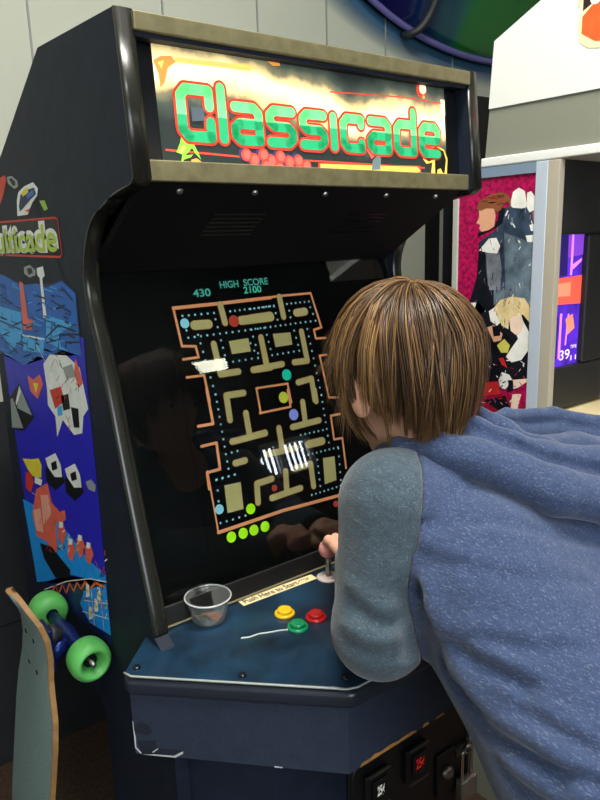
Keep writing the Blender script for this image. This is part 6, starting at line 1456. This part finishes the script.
# ---------------------------------------------------------------- painted disc on the wall
c_ = (2.15, 2.75, 1.0)
MD = thing('wall_disc', (c_[0], Y1, c_[1]), 'big glossy blue and green domed disc mounted high on the wall', 'wall decoration')
rm = 1.0; EA, EB = .95, .5
def squash(g):
    g.v = [(c_[0] + (x - c_[0]) * EA, y, c_[1] + (z - c_[1]) * EB) for x, y, z in g.v]; return g
dm_ = mat('disc_gloss', (24, 40, 110), .12, coat=1); nt = dm_.node_tree; b = nt.nodes['Principled BSDF']
tc = nt.nodes.new('ShaderNodeTexCoord'); mp = nt.nodes.new('ShaderNodeMapping'); mp.inputs['Scale'].default_value = (1, 1, .25); nz = nt.nodes.new('ShaderNodeTexNoise'); nz.inputs['Scale'].default_value = 3; sxx = nt.nodes.new('ShaderNodeSeparateXYZ'); mr = nt.nodes.new('ShaderNodeMapRange'); mr.inputs[1].default_value = -.7; mr.inputs[2].default_value = .7
ad = nt.nodes.new('ShaderNodeMath'); ad.inputs[1].default_value = -.25; ad2 = nt.nodes.new('ShaderNodeMath'); rp = nt.nodes.new('ShaderNodeValToRGB'); el = rp.color_ramp.elements
for L_ in ((tc.outputs['Object'], mp.inputs[0]), (mp.outputs[0], nz.inputs[0]), (tc.outputs['Object'], sxx.inputs[0]), (sxx.outputs[0], mr.inputs[0]), (mr.outputs[0], ad.inputs[0]), (ad.outputs[0], ad2.inputs[0]), (nz.outputs[0], ad2.inputs[1]), (ad2.outputs[0], rp.inputs[0]), (rp.outputs[0], b.inputs['Base Color'])): nt.links.new(*L_)
el[0].position = .3; el[0].color = lin((16, 17, 66)); el[1].position = .95; el[1].color = lin((22, 96, 30))
for ps, cc in ((.5, (10, 38, 74)), (.66, (13, 74, 74)), (.74, (18, 96, 38))): q = el.new(ps); q.color = lin(cc)
g = G(); g.lathe([(rm, .0), (rm, .035), (rm * .93, .06), (rm * .7, .095), (rm * .4, .12), (rm * .01, .13)], (c_[0], Y1, c_[1]), (0, -1, 0), dm_, 72); build(squash(g), 'dome', MD, smooth=True)
g = G(); g.tube([(c_[0] + (EA + .004) * math.cos(a), Y1 - .036, c_[1] + (EB + .004) * math.sin(a)) for a in np.linspace(0, 2 * PI, 73)], .012, mat('disc_rim', (96, 92, 150), .3), 10); build(g, 'rim', MD, smooth=True)
g = G(); g.tube(smooth_path([(1.70, Y1 - .02, 2.285), (1.70, Y1 - .055, 2.28), (1.725, Y1 - .085, 2.30), (1.75, Y1 - .11, 2.35), (1.765, Y1 - .14, 2.43), (1.80, Y1 - .16, 2.55)]), .014, mat('rubber_strap', (34, 40, 44), .5), 10); build(g, 'strap', MD, smooth=True)
hm = mat('airbrushed_halo', (40, 84, 116), .8); nt = hm.node_tree; b = nt.nodes['Principled BSDF']
tc = nt.nodes.new('ShaderNodeTexCoord'); ln_ = nt.nodes.new('ShaderNodeVectorMath'); ln_.operation = 'LENGTH'; mr = nt.nodes.new('ShaderNodeMapRange'); mr.inputs[1].default_value = 1.03; mr.inputs[2].default_value = 1.2; mr.inputs[3].default_value = 1; mr.inputs[4].default_value = 0
mp = nt.nodes.new('ShaderNodeMapping'); mp.inputs['Scale'].default_value = (1 / EA, 0, 1 / EB)
for L_ in ((tc.outputs['Object'], mp.inputs[0]), (mp.outputs[0], ln_.inputs[0]), (ln_.outputs['Value'], mr.inputs[0]), (mr.outputs[0], b.inputs['Alpha'])): nt.links.new(*L_)
g = G(); g.lathe([(rm * .9, .001), (rm + .22, .001)], (c_[0], Y1, c_[1]), (0, -1, 0), hm, 72, caps=False); lab(build(squash(g), 'airbrushed_border', MD, fix=False), 'soft blue airbrushed ring on the wall')
# ---------------------------------------------------------------- second machine on the right
XS, YF = 1.0, .064
M2 = thing('arcade_machine', (XS + .4, .3, 0), 'pale framed fighting game machine with poster side and purple lit screen', 'arcade machine')
WHITE = mat('white_laminate', (228, 230, 224), .45); GREY = mat('grey_laminate', (132, 134, 120), .5); ALU = mat('brushed_aluminium', (206, 218, 232), .3, metal=.25); CREAM = mat('cream_laminate', (214, 200, 156), .5)
g = G(); g.box((XS, YF, .0), (XS + .014, .345, 1.70), GREY); sb = build(g, 'side_board', M2)
for a, b_, nm in (((YF - .004, .0), (.088, 1.69), 0), ((.088, .0), (.118, 1.69), 1), ((.331, .0), (.347, 1.69), 2)):
    g = G(); g.box((XS - .006, a[0], a[1]), (XS + (.014 if nm == 0 else .004), b_[0], b_[1]), (mat('frame_edge', (176, 168, 150), .5), ALU, mat('frame_back', (176, 178, 168), .5))[nm]); build(g, 'frame_strip', sb, bevel=.0015)
g = G(); g.box((XS - .006, .118, 1.668), (XS + .004, .331, 1.69), mat('frame_top', (120, 140, 160), .4)); build(g, 'frame_strip', sb)
PO = {'psteel': (52, 66, 84), 'pdark': (22, 24, 32), 'pgrey': (120, 126, 136), 'pwhite': (236, 236, 228), 'prose': (190, 110, 130), 'pskin': (224, 168, 134), 'phair': (140, 84, 54), 'pmid': (92, 108, 120), 'pblond': (226, 204, 150), 'pskin2': (240, 214, 190), 'pyel': (206, 200, 90), 'pred': (196, 44, 44), 'pred2': (150, 24, 50)}
def pom(k): return mat('poster_' + k, PO[k], .3, var={'psteel': .6, 'pmid': .6, 'pgrey': .45, 'pdark': .5}.get(k, .12), scale=26)
brc = mat('poster_brocade', (168, 20, 78), .3, var=.55, scale=110)
pof = lambda u, v, z: (XS - .0015 - z, u, v)
g = G(); g.add([pof(a, c, 0) for a, c in ((.118, .75), (.331, .75), (.331, 1.668), (.118, 1.668))], [(0, 1, 2, 3)], brc)
pa = []
for it in ART['poster']: pa.append(it[:3] + ([(min(max(a, .119), .330), min(max(c, .752), 1.667)) for a, c in it[3]],) + it[4:])
g.art(pa, pof, pom, .0002); lab(build(g, 'side_poster', sb, fix=False), 'glossy crimson poster with two armoured figures')
g = G(); g.box((XS + .02, .35, .0), (XS + .9, .40, 1.70), BLK2); build(g, 'rear_body', M2)
# header box
g = G(); hp_ = [(.253, 1.705), (.253, 1.95), (.12, 2.02), (.0, 2.05), (-.35, 2.05), (-.35, 1.705)]
g.prism([(.253, 1.818), (.243, 1.958), (.13, 2.01), (.06, 2.045), (-.36, 2.045), (-.36, 1.812)], XS, XS + .9, WHITE, lambda a, b_, t: (t, a, b_)); hd = build(g, 'header', M2)
g = G(); g.prism([(.262, 1.712), (.253, 1.818), (-.36, 1.812), (-.36, 1.712)], XS + .004, XS + .9, GREY, lambda a, b_, t: (t, a, b_)); build(g, 'header_band', M2)
g = G(); g.box((XS - .004, -.36, 1.692), (XS + .9, .268, 1.712), WHITE); build(g, 'header_trim', M2, bevel=.003)
g = G(); hf = lambda u, v, z: (XS - .0006 - z, u, v)
HA = {'o': (226, 96, 44), 'd': (48, 30, 34), 'c': (250, 226, 180), 'w': (240, 236, 220), 'y': (226, 200, 150)}
def ham(k): return mat('header_art_' + k, HA[k], .4, var=.15 if k in 'od' else 0, scale=40)
g.art([('poly', 'c', 1, [(.036, 2.04), (.033, 1.965), (.04, 1.945), (.035, 1.91), (.015, 1.895), (-.1, 1.875), (-.2, 1.9), (-.2, 2.04)]), ('poly', 'd', 2, [(.03, 2.04), (.03, 1.965), (-.02, 1.99), (-.2, 2.0), (-.2, 2.04)]),
       ('poly', 'o', 3, [(.03, 1.955), (.012, 1.97), (-.02, 1.985), (-.06, 2.0), (-.2, 2.0), (-.2, 1.905), (-.1, 1.885), (.0, 1.905), (.03, 1.925)]), ('poly', 'y', 1, [(.041, 1.99), (.036, 1.99), (.036, 1.975), (.041, 1.975)])], hf, ham)
g.art([('dot', 'w', 4, [(.003, 1.983)], .012)], hf, ham); lab(build(g, 'header_art', hd, fix=False), 'orange and black printed header art')
# screen and front
g = G(); g.prism([(XS + .014, 1.135), (XS + 1., 1.135), (XS + 1., 1.70), (XS + .014, 1.70)], .125, .34, BLK2, lambda a, b_, t: (a, t, b_)); fb = build(g, 'front_body', M2)
FB = mat('bezel_charcoal', (30, 30, 32), .5, bump=.3, bscale=400, var=.1)
g = G(); zl, zh, xl, xr = 1.234, 1.534, XS + .03, 1.143
for lo, hi in (((XS + .014, 1.135), (1.24, zl)), ((XS + .014, zh), (1.24, 1.70)), ((xr, zl), (1.24, zh))): g.box((lo[0], .07, lo[1]), (hi[0], .125, hi[1]), FB)
build(g, 'monitor_bezel', fb, bevel=.006)
S2 = {'sred': (232, 84, 66), 'sred2': (240, 130, 100), 'spink': (226, 130, 250), 'sdark': (34, 20, 92), 'sviol': (120, 60, 190)}
def s2m(k): return mat('game_' + k, S2[k], .4, emit=.9)
sf = lambda u, v, z: (u, .084 - z, v)
g = G(); bg = mat('game_glow', (74, 34, 176), .4, emit=.85, var=.5, scale=28, stretch=(1, 1, .4)); g.box((XS + .0145, .0845, zl - .001), (xr + .001, .124, zh + .001), bg)
g.art([(o_, m_, l_, [(max(a - .004, XS + .016), c + .002) for a, c in p_]) for o_, m_, l_, p_ in ART['scr2']], sf, s2m)
for tx, a, b_ in ART['scr2text']: g.text(tx, sf, mat('game_digits', (240, 214, 240), .4, emit=1), a[0] + {'39': .008}.get(tx, .002), a[1] + .002, (b_[0] - a[0]) * .95, {'39': .023, 'TIME': .008, '11': .012}[tx], z=.0012, bold=0)
lab(build(g, 'screen', fb, fix=False), 'purple lit fighting game screen showing 39')
g = G(); g.box((1.24, .06, 1.135), (1.27, .34, 1.70), mat('frame_edge', (176, 168, 150), .5)); build(g, 'frame_strip', M2)
g = G()
for k in range(3): g.box((XS + .05, .0735, 1.152 + .013 * k), (XS + .125, .0755, 1.156 + .013 * k), mat('vent_line', (130, 124, 108), .5))
build(g, 'vent_lines', fb)
g = G(); g.box((XS + .03, -.22, 1.02), (XS + .9, .34, 1.128), CREAM); build(g, 'console', M2, bevel=.01)
g = G(); g.box((XS + .03, -.1, 0), (XS + .9, .34, 1.02), BLK2); build(g, 'base', M2)
# ---------------------------------------------------------------- the boy
SKIN = mat('skin', (226, 172, 146), .5, var=.06, scale=30, spec=.35); SKIN.node_tree.nodes['Principled BSDF'].inputs['Subsurface Weight'].default_value = .12; SKIN.node_tree.nodes['Principled BSDF'].inputs['Subsurface Radius'].default_value = (.01, .004, .002)
BOY = thing('person', (.33, -.62, 0), 'person in a blue heather hooded top with grey sleeves leaning over the controls', 'person')
FW = vec(.15, .93, -.34); FW /= np.linalg.norm(FW); RT = np.cross(FW, [0.06, 0, 1.]); RT /= np.linalg.norm(RT); UP = np.cross(RT, FW)
HA_ = np.array([RT, FW, UP])
def hl(p): return (p - HEAD) @ HA_.T
def hw(q): return HEAD + np.asarray(q, float) @ HA_
def head(p):
    q = hl(p)
    d = ell(q, (0, -.008, .02), (.073, .089, .092))
    d = smin(d, ell(q, (0, .040, -.045), (.048, .050, .062)), .03)
    d = smin(d, ell(q, (0, .055, .0), (.052, .036, .05)), .02)
    d = smin(d, cap(q, vec(0, .092, -.002), vec(0, .106, -.032), .006, .0105), .012)      # nose
    d = smin(d, ell(q, (0, .082, -.058), (.022, .012, .008)), .008)                        # lips
    d = smax(d, -ell(q, (0, .096, -.0585), (.02, .01, .0012)), .003)
    d = smin(d, ell(q, (0, .07, -.09), (.02, .018, .014)), .012)
    for s in (-1, 1):
        d = smax(d, -ell(q, (s * .03, .093, .006), (.015, .012, .009)), .012)             # sockets
        d = smin(d, ell(q, (s * .03, .078, .006), (.0125, .0115, .0115)), .003)
        e = smax(ell(q, (s * .075, -.006, -.030), (.010, .019, .028)), -ell(q, (s * .089, .0, -.026), (.012, .010, .017)), .004)
        d = smin(d, e, .008)
    d = smin(d, cap(p, hw((0, -.022, -.045)), NECK + vec(0, -.0, -.03), .05, .055), .022)
    return d
def body(p):
    d = None
    for s in (-1, 1):
        o = vec(.07, 0, 0) * s
        c = chain(p, [CHEST + o, BELLY + o * .8, PELV + o], [.085, .085, .09], .03); d = c if d is None else smin(d, c, .05)
    d = smin(d, cap(p, NECK + vec(0, 0, -.02), CHEST, .05, .08), .04)
    for a, b_, c in ((LSH, LEL, LWR), (RSH, REL, RWR)):
        d = smin(d, cap(p, NECK + vec(0, -.01, -.04), a, .045, .045), .03); d = smin(d, chain(p, [a, b_, c], [.045, .035, .025], .015), .02)
    for s in (-1, 1):
        hp, kn, an = PELV + vec(s * .075, 0, -.04), vec(.33 + s * .10, -.555, .46), vec(.33 + s * .115, -.66, .08)
        d = smin(d, chain(p, [hp, kn, an], [.08, .052, .036], .02), .03); d = smin(d, cap(p, an + vec(0, 0, -.03), an + vec(s * .02, .13, -.05), .035, .028), .02)
    return d
def hand(p, wr, grip, s):
    """palm, four unequal curled fingers and a side thumb closing on the grip"""
    w_ = wr; kn = grip + (wr - grip) * .42 + vec(0, 0, .022)
    ax = grip - wr; ax = ax / np.linalg.norm(ax); sd = np.cross(ax, [0, 0, 1.]); sd /= np.linalg.norm(sd)
    d = chain(p, [w_ - ax * .03, w_ + ax * .01, kn - ax * .005], [.021, .021, .018], .015)
    for k, o in enumerate((-.024, -.008, .008, .023)):
        L_ = (.9, 1., .96, .8)[k]
        b0 = kn + sd * o * .9; b1 = b0 + ax * .026 * L_ + vec(0, 0, .004); b2 = b1 + ax * .018 * L_ - vec(0, 0, .014); b3 = b2 - ax * .004 - vec(0, 0, .016 * L_)
        d = smin(d, chain(p, [w_ + ax * .008 + sd * o * .45, b0], [.015, .0105], .01), .008); d = np.minimum(d, chain(p, [b0, b1, b2, b3], [.0095, .0085, .008, .007], .003))
    t0 = w_ + ax * .014 + sd * s * .02; t1 = t0 + ax * .028 + sd * s * .018 - vec(0, 0, .004); t2 = t1 + ax * .024 - sd * s * .006 - vec(0, 0, .008)
    return smin(d, chain(p, [t0, t1, t2], [.013, .0105, .008], .004), .006)
VV, FF, o_ = [], [], 0
LG = vec(.350, .048, 1.006); RG = vec(.468, .0, .985)
for f_, lo, hi, h_ in ((head, HEAD - .15, HEAD + vec(.15, .15, .14), .0036), (body, vec(.02, -.78, .0), vec(.66, .06, 1.30), .009),
                       (lambda p: hand(p, LWR, LG, 1), LG - .115, LG + vec(.09, .07, .09), .0024), (lambda p: hand(p, RWR, RG, -1), RG - .11, RG + vec(.09, .07, .09), .0024)):
    v_, q_ = surfnet(f_, lo, hi, h_); VV.append(v_); FF.append(q_ + o_); o_ += len(v_)
bd = link('body', np.concatenate(VV), np.concatenate(FF), [SKIN], None, BOY, smooth=True)
# eyes
for s in (-1, 1):
    g = G(); c_ = hw((s * .03, .0795, .006)); g.ball(c_, .0108, mat('eye_white', (236, 232, 226), .2), 18); e = build(g, 'eye', BOY, smooth=True)
    g = G(); g.lathe([(.0055, 0), (.0054, .0006), (.0025, .0009), (.0003, .001)], hw((s * .03, .0898, .005)), FW, mat('iris', (70, 50, 34), .1), 16); build(g, 'iris', e, smooth=True)
# clothes
BLUE = heather('blue_heather', (55, 69, 99), (110, 121, 142), (43, 54, 82)); TEAL = heather('teal_heather', (62, 76, 86), (108, 122, 130), (48, 58, 68))
FOLDS[:] = []
for ln_, a_, w_, up in (([(.147, -.339, 1.143), (.147, -.36, 1.116), (.148, -.405, 1.104), (.159, -.471, 1.099)], .008, .009, .02), ([(.146, -.343, 1.121), (.15, -.371, 1.071), (.141, -.433, 1.039), (.138, -.521, 1.041)], .010, .010, .022),
        ([(.168, -.323, 1.224), (.22, -.371, 1.23), (.278, -.416, 1.207), (.343, -.434, 1.189)], .005, .007, -.018), ([(.149, -.386, 1.057), (.147, -.469, 1.076), (.16, -.546, 1.069)], .006, .009, .02),
        ([(.146, -.325, 1.145), (.144, -.328, 1.11), (.15, -.329, 1.075)], .030, .013, 0), ([(.153, -.401, 1.124), (.179, -.467, 1.131), (.223, -.506, 1.134)], .005, .008, .018),
        ([(.091, -.271, 1.087), (.105, -.307, 1.079), (.134, -.325, 1.082)], .006, .009, .018), ([(.103, -.267, 1.131), (.114, -.306, 1.113), (.142, -.323, 1.113)], .005, .009, .018),
        ([(.128, -.45, 1.015), (.131, -.483, 1.01), (.145, -.547, 1.012)], .008, .010, .02), ([(.162, -.336, 1.188), (.191, -.408, 1.188), (.276, -.462, 1.169)], .0035, .009, .016), ([(.147, -.365, 1.105), (.144, -.417, 1.058), (.142, -.496, 1.052), (.154, -.55, 1.047)], .006, .008, .016)):
    FOLDS.append((ln_, w_, -a_))
    if up: FOLDS.append(([(x, y, z + up) for x, y, z in ln_], w_ * 1.3, a_ * .9))
sA, sB = vec(*(.205, -.26, 1.292)), vec(*(.130, -.343, 1.142))
def region(p, A, B, sh, el, wr, sgn, dirn):
    # negative on the sleeve side of the raglan seam
    n = np.cross(B - A, dirn); n /= np.linalg.norm(n)
    if n[0] * sgn < 0: n = -n
    plane = np.maximum(-((p - A) @ n), cap(p, sh, sh * .6 + el * .4, .115, .09))
    trunk = None
    for s in (-1, 1):
        o = vec(.066 * s, 0, 0); c = chain(p, [CHEST + o, BELLY + o, PELV + o], [.115, .118, .118], .03); trunk = c if trunk is None else np.minimum(trunk, c)
    arm = chain(p, [sh * .7 + el * .3, el, wr], [.066, .055, .042], .02)
    return np.minimum(plane, arm - trunk)
def seamL(p): return region(p, sA, sB, LSH, LEL, LWR, -1, vec(.45, .85, -.12))
def seamR(p): return region(p, vec(.40, -.28, 1.30), vec(.53, -.37, 1.14), RSH, REL, RWR, 1, vec(-.3, .9, -.1))
HEMN = (PELV - BELLY) / np.linalg.norm(PELV - BELLY); HEMP = PELV + HEMN * .03
def neckhole(p): return smin(cap(p, NECK + vec(-.005, .03, -.035), NECK + vec(-.02, .10, .12), .056, .075), cap(p, NECK + vec(-.004, .012, -.02), NECK + vec(-.03, .06, .10), .054, .068), .01)
def torso(p): return smax(smax(np.maximum(np.maximum(suit(p), -seamL(p)), -seamR(p)), (p - HEMP) @ HEMN, .01), -neckhole(p), .006)
def sleeve(p, sm, a, b_, c):
    d = np.maximum(suit(p) , sm(p))
    ax = (c - b_) / np.linalg.norm(c - b_)
    d = smax(d, -neckhole(p), .006)
    return smax(d, (p - c - ax * .012) @ ax - np.where(cap(p, b_, c, .08, .07) < 0, 0, 9), .004)
bx = (vec(.05, -.80, .78), vec(.62, -.12, 1.36))
v_, q_ = surfnet(torso, *bx, .0058); hd_ = link('hooded_top', v_, q_, [BLUE], None, BOY, smooth=True)
lab(hd_, 'blue heather cloth body of the hooded top')
for sm, a, b_, c, lo, hi in ((seamL, LSH, LEL, LWR, vec(.04, -.42, .93), vec(.40, .03, 1.36)), (seamR, RSH, REL, RWR, vec(.33, -.46, .93), vec(.66, .0, 1.36))):
    v_, q_ = surfnet(lambda p: sleeve(p, sm, a, b_, c), lo, hi, .0052); lab(link('sleeve', v_, q_, [TEAL], None, hd_, smooth=True), 'grey teal heather sleeve')
def hood(p):
    d = None
    for pts, rs in (([(.222, -.200, 1.270), (.218, -.238, 1.284), (.236, -.282, 1.290), (.262, -.320, 1.279), (.290, -.354, 1.262), (.312, -.392, 1.247), (.368, -.430, 1.230), (.43, -.45, 1.212)], [.012, .015, .021, .025, .027, .028, .027, .026]),
   ([(.245, -.235, 1.294), (.262, -.264, 1.303), (.282, -.296, 1.305), (.306, -.330, 1.286), (.346, -.354, 1.268), (.412, -.386, 1.252), (.47, -.416, 1.236)], [.012, .015, .018, .021, .023, .026, .028]),
   ([(.278, -.246, 1.304), (.325, -.262, 1.311), (.361, -.298, 1.290), (.385, -.340, 1.266)], [.011, .014, .014, .016]),
   ([(.30, -.258, 1.294), (.392, -.264, 1.300), (.474, -.282, 1.291), (.54, -.325, 1.272), (.55, -.39, 1.245), (.50, -.42, 1.24)], [.011, .009, .009, .011, .016, .022]),
   ([(.32, -.254, 1.274), (.40, -.262, 1.274), (.48, -.285, 1.264), (.54, -.33, 1.248)], [.014, .016, .016, .016]), ([(.32, -.254, 1.254), (.40, -.264, 1.254), (.48, -.29, 1.244), (.54, -.33, 1.228)], [.014, .018, .018, .016]),
   ([(.36, -.31, 1.262), (.46, -.33, 1.250), (.53, -.37, 1.232)], [.026, .028, .026]),
   ([(.265, -.27, 1.272), (.31, -.32, 1.262), (.36, -.38, 1.232), (.44, -.41, 1.216)], [.022, .028, .03, .03])):
        e = chain(p, [vec(*q) for q in pts], rs, .01); d = e if d is None else smin(d, e, .009)
    for pts, w_, a in (([(.375, -.308, 1.300), (.43, -.318, 1.298), (.49, -.345, 1.286)], .015, -.012), ([(.262, -.296, 1.318), (.290, -.334, 1.300), (.322, -.366, 1.280), (.37, -.395, 1.262), (.43, -.42, 1.248)], .007, -.016), ([(.285, -.262, 1.322), (.33, -.284, 1.318), (.365, -.315, 1.302)], .005, -.006)):
        t = segdist(p, pts); d = d - a * np.exp(-(t / w_) ** 2)
    d = smax(d, -neckhole(p), .01)
    return d
v_, q_ = surfnet(hood, vec(.12, -.58, 1.08), vec(.60, -.14, 1.40), .0042); lab(link('hood', v_, q_, [BLUE], None, hd_, smooth=True), 'hood lying folded on the back')
JEAN = mat('denim', (44, 56, 88), .9, var=.2, scale=200, bump=.4, bscale=500)
def jeans(p):
    d = None
    for s in (-1, 1):
        hp, kn, an = PELV + vec(s * .072, 0, -.02), vec(.33 + s * .10, -.555, .46), vec(.33 + s * .115, -.66, .07)
        e = chain(p, [PELV + vec(s * .06, .02, .06), hp, kn, an], [.084, .088, .07, .062], .02); d = e if d is None else smin(d, e, .03)
    return smax(d, .05 - p[:, 2], .006)
v_, q_ = surfnet(jeans, vec(.08, -.80, .03), vec(.58, -.40, 1.02), .009); link('jeans', v_, q_, [JEAN], None, BOY, smooth=True)
for s in (-1, 1):
    an = vec(.33 + s * .115, -.66, .0)
    def shoe(p):
        d = smin(chain(p, [an + vec(0, -.03, .045), an + vec(0, .06, .045), an + vec(s * .02, .155, .038)], [.04, .042, .036], .02), cap(p, an + vec(0, 0, .05), an + vec(0, -.01, .1), .045, .045), .03)
        return smax(d, .018 - p[:, 2], .004)
    v_, q_ = surfnet(shoe, an + vec(-.1, -.12, .0), an + vec(.12, .24, .17), .006); sh = link('shoe', v_, q_, [mat('shoe_canvas', (40, 42, 48), .8)], None, BOY, smooth=True)
    g = G(); o1 = [(.036, -.03), (.03, -.062), (0, -.074), (-.03, -.062), (-.036, -.03), (-.042, .06), (-.03 + s * .02, .17), (s * .02, .192), (.03 + s * .02, .17), (.044, .06)]
    g.prism([(an[0] + a, an[1] + b_) for a, b_ in o1], .0, .02, mat('shoe_sole', (214, 212, 204), .6), lambda a, b_, t: (a, b_, t)); build(g, 'sole', sh, bevel=.004)
# hair: a dark cap with thousands of combed strands lying over it
HC = vec(0, -.010, .018); HR = vec(.077, .095, .094)
TONES = [mat('hair_%d' % i, c, .38, spec=.45) for i, c in enumerate(((70, 51, 35), (80, 58, 38), (92, 67, 42), (112, 82, 49), (134, 102, 61), (60, 45, 32)))]
def hairline(y): return np.interp(y, [-.11, -.085, -.06, -.03, -.008, .012, .035, .055, .075, .11], [-.118, -.112, -.078, -.050, -.042, -.040, -.046, .0, .028, .03])
def taper(z, y):
    s_ = np.clip((.015 - z) / .11, 0, 1) ** 1.2 * np.clip((.025 - y) / .06, 0, 1); return 1 - .30 * s_
def haircap(p):
    q = hl(p); f_ = taper(q[:, 2], q[:, 1]); q = np.stack([q[:, 0] / f_, q[:, 1] / f_, q[:, 2]], 1); d = ell(q, HC, HR - .002)
    d = smin(d, cap(hl(p), vec(-.022, -.046, -.02), vec(-.018, -.040, -.098), .032, .024), .02); d = smin(d, cap(hl(p), vec(.022, -.046, -.02), vec(.018, -.040, -.098), .032, .024), .02)
    return smax(d, hairline(hl(p)[:, 1]) + .014 - hl(p)[:, 2], .008)
v_, q_ = surfnet(haircap, HEAD - .16, HEAD + .15, .005)
hv, hf, hm_ = [v_], [q_], [np.zeros(len(q_), int)]; base_n = len(v_)
rng = np.random.default_rng(11)
CR = vec(.006, -.40, .91); CR /= np.linalg.norm(CR)
c1 = np.cross(CR, [1., 0, 0]); c1 = np.cross([1., 0, 0], CR); c1 -= CR * (c1 @ CR); c1 /= np.linalg.norm(c1); c2 = np.cross(CR, c1)
NS = 10; SV, SF, SM = [], [], []; off = base_n; QN = []
NCL, PER = 520, 20
for c in range(NCL):
    a0 = 2 * PI * (c + rng.random()) / (NCL * .55) if c < NCL * .55 else rng.random() * 2 * PI
    th0 = rng.random() ** .8 * 1.25 if c >= NCL * .55 else rng.random() * .12
    drift = rng.normal(0, .20) + .42; lift = abs(rng.normal(.004, .0035)) ; tipc = rng.normal(0, .008); tone = rng.integers(0, len(TONES)); extra = rng.normal(-.004, .014) - (.05 * rng.random() if rng.random() < .45 else 0); curl = max(0, rng.normal(.004, .004))
    for k in range(PER):
        a = a0 + rng.normal(0, .05) * (1.0 if th0 < .3 else .55); t0 = max(.015, th0 + rng.normal(0, .06)); lf = lift + rng.normal(0, .0015)
        pts = []; ex = extra + rng.normal(0, .005)
        th = t0; stepn = 0
        path = []
        for i in range(60):
            th = t0 + i * .05
            if th > 2.9: break
            fr_ = (th - t0)
            ac = a + (a0 - a) * min(1, fr_ / 1.6) * .6 + drift * (1 - math.exp(-fr_ * .8)) + .05 * math.sin(3 * fr_ + c)
            d = CR * math.cos(th) + (c1 * math.cos(ac) + c2 * math.sin(ac)) * math.sin(th)
            q = HC + HR * d
            if d[2] < 0:
                back = min(1., max(0., (.03 - q[1]) / .05)); hz = math.sqrt(max(1e-6, d[0] ** 2 + d[1] ** 2)); k_ = 1 + back * (hz ** -.38 - 1)
                q = vec(HC[0] + HR[0] * d[0] * k_, HC[1] + HR[1] * d[1] * k_, HC[2] + HR[2] * d[2] * (1 + .42 * back))
            path.append((q, d))
            if q[2] < np.interp(q[1], [-.11, -.085, -.06, -.03, -.008, .012, .035, .055, .075, .11], [-.118, -.112, -.078, -.050, -.042, -.040, -.046, .0, .028, .03]) - ex and i > 2: break
        if len(path) < 4: continue
        ii = np.linspace(0, len(path) - 1, NS); lo_ = np.floor(ii).astype(int); hi_ = np.minimum(lo_ + 1, len(path) - 1); fr_ = (ii - lo_)[:, None]
        PP = np.array([x[0] for x in path]); DD = np.array([x[1] for x in path])
        P_ = PP[lo_] * (1 - fr_) + PP[hi_] * fr_; D_ = DD[lo_] * (1 - fr_) + DD[hi_] * fr_
        t = np.linspace(0, 1, NS)[:, None]
        f_ = taper(P_[:, 2], P_[:, 1])[:, None]; P_ = np.concatenate([P_[:, :2] * f_, P_[:, 2:]], 1)
        fl = 1 + 2.5 * (P_[-1, 1] > .015)
        nrm = D_ / HR; nrm /= np.linalg.norm(nrm, axis=1)[:, None]
        P_ = P_ + nrm * (lf * np.sin(t * PI * .62) * 1.6 + fl * curl * np.maximum(0, t - .72) ** 2 * 9 - .002 * (1 - t))
        tang = np.gradient(P_, axis=0); tang /= np.linalg.norm(tang, axis=1)[:, None]; side = np.cross(tang, nrm); side /= np.linalg.norm(side, axis=1)[:, None]
        r_ = (0.00095 * np.minimum(1, (1.02 - t) * 2.2) * np.minimum(1, .5 + t * 3)) * rng.uniform(.7, 1.2)
        ring = np.stack([P_ + side * r_ - nrm * r_ * .5, P_ + nrm * r_ * .9, P_ - side * r_ - nrm * r_ * .5], 1).reshape(-1, 3)
        SV.append(HEAD + ring @ HA_); i0 = off + np.arange(NS - 1)[:, None] * 3
        for j in range(3): SF.append(np.concatenate([i0 + j, i0 + (j + 1) % 3, i0 + 3 + (j + 1) % 3, i0 + 3 + j], 1))
        SM.append(np.full(3 * (NS - 1), (tone if rng.random() < .5 else rng.integers(0, len(TONES))) + 1)); off += 3 * NS
hair = link('hair', np.concatenate([v_] + SV), np.concatenate([q_] + SF), [mat('hair_root', (44, 32, 24), .6)] + TONES, np.concatenate(hm_ + SM), BOY, smooth=True)
lab(hair, 'short tousled brown hair with golden streaks')

# ---------------------------------------------------------------- camera
from mathutils import Matrix
cam = bpy.data.cameras.new('camera'); co = bpy.data.objects.new('camera', cam); COL.objects.link(co)
Rw, Cw = np.array([[0.791827, -0.610012, -0.029921], [0.159774, 0.159612, 0.974164], [0.589477, 0.77615, -0.223849]]), [-0.3801, -0.8196, 1.5392]
cam.sensor_fit = 'VERTICAL'; cam.sensor_height = 36; cam.lens = 694.296 * 36 / 800; cam.clip_start = .02
co.matrix_world = Matrix([[Rw[0][0], Rw[1][0], -Rw[2][0], Cw[0]], [Rw[0][1], Rw[1][1], -Rw[2][1], Cw[1]], [Rw[0][2], Rw[1][2], -Rw[2][2], Cw[2]], [0, 0, 0, 1]])
SC.camera = co
w = bpy.data.worlds.new('world'); SC.world = w; w.use_nodes = True
w.node_tree.nodes['Background'].inputs[0].default_value = lin((120, 130, 150)); w.node_tree.nodes['Background'].inputs[1].default_value = .3
SC.view_settings.view_transform = 'Standard'; SC.view_settings.look = 'None'; SC.view_settings.gamma = 1; SC.view_settings.exposure = 0; SC.view_settings.use_curve_mapping = False
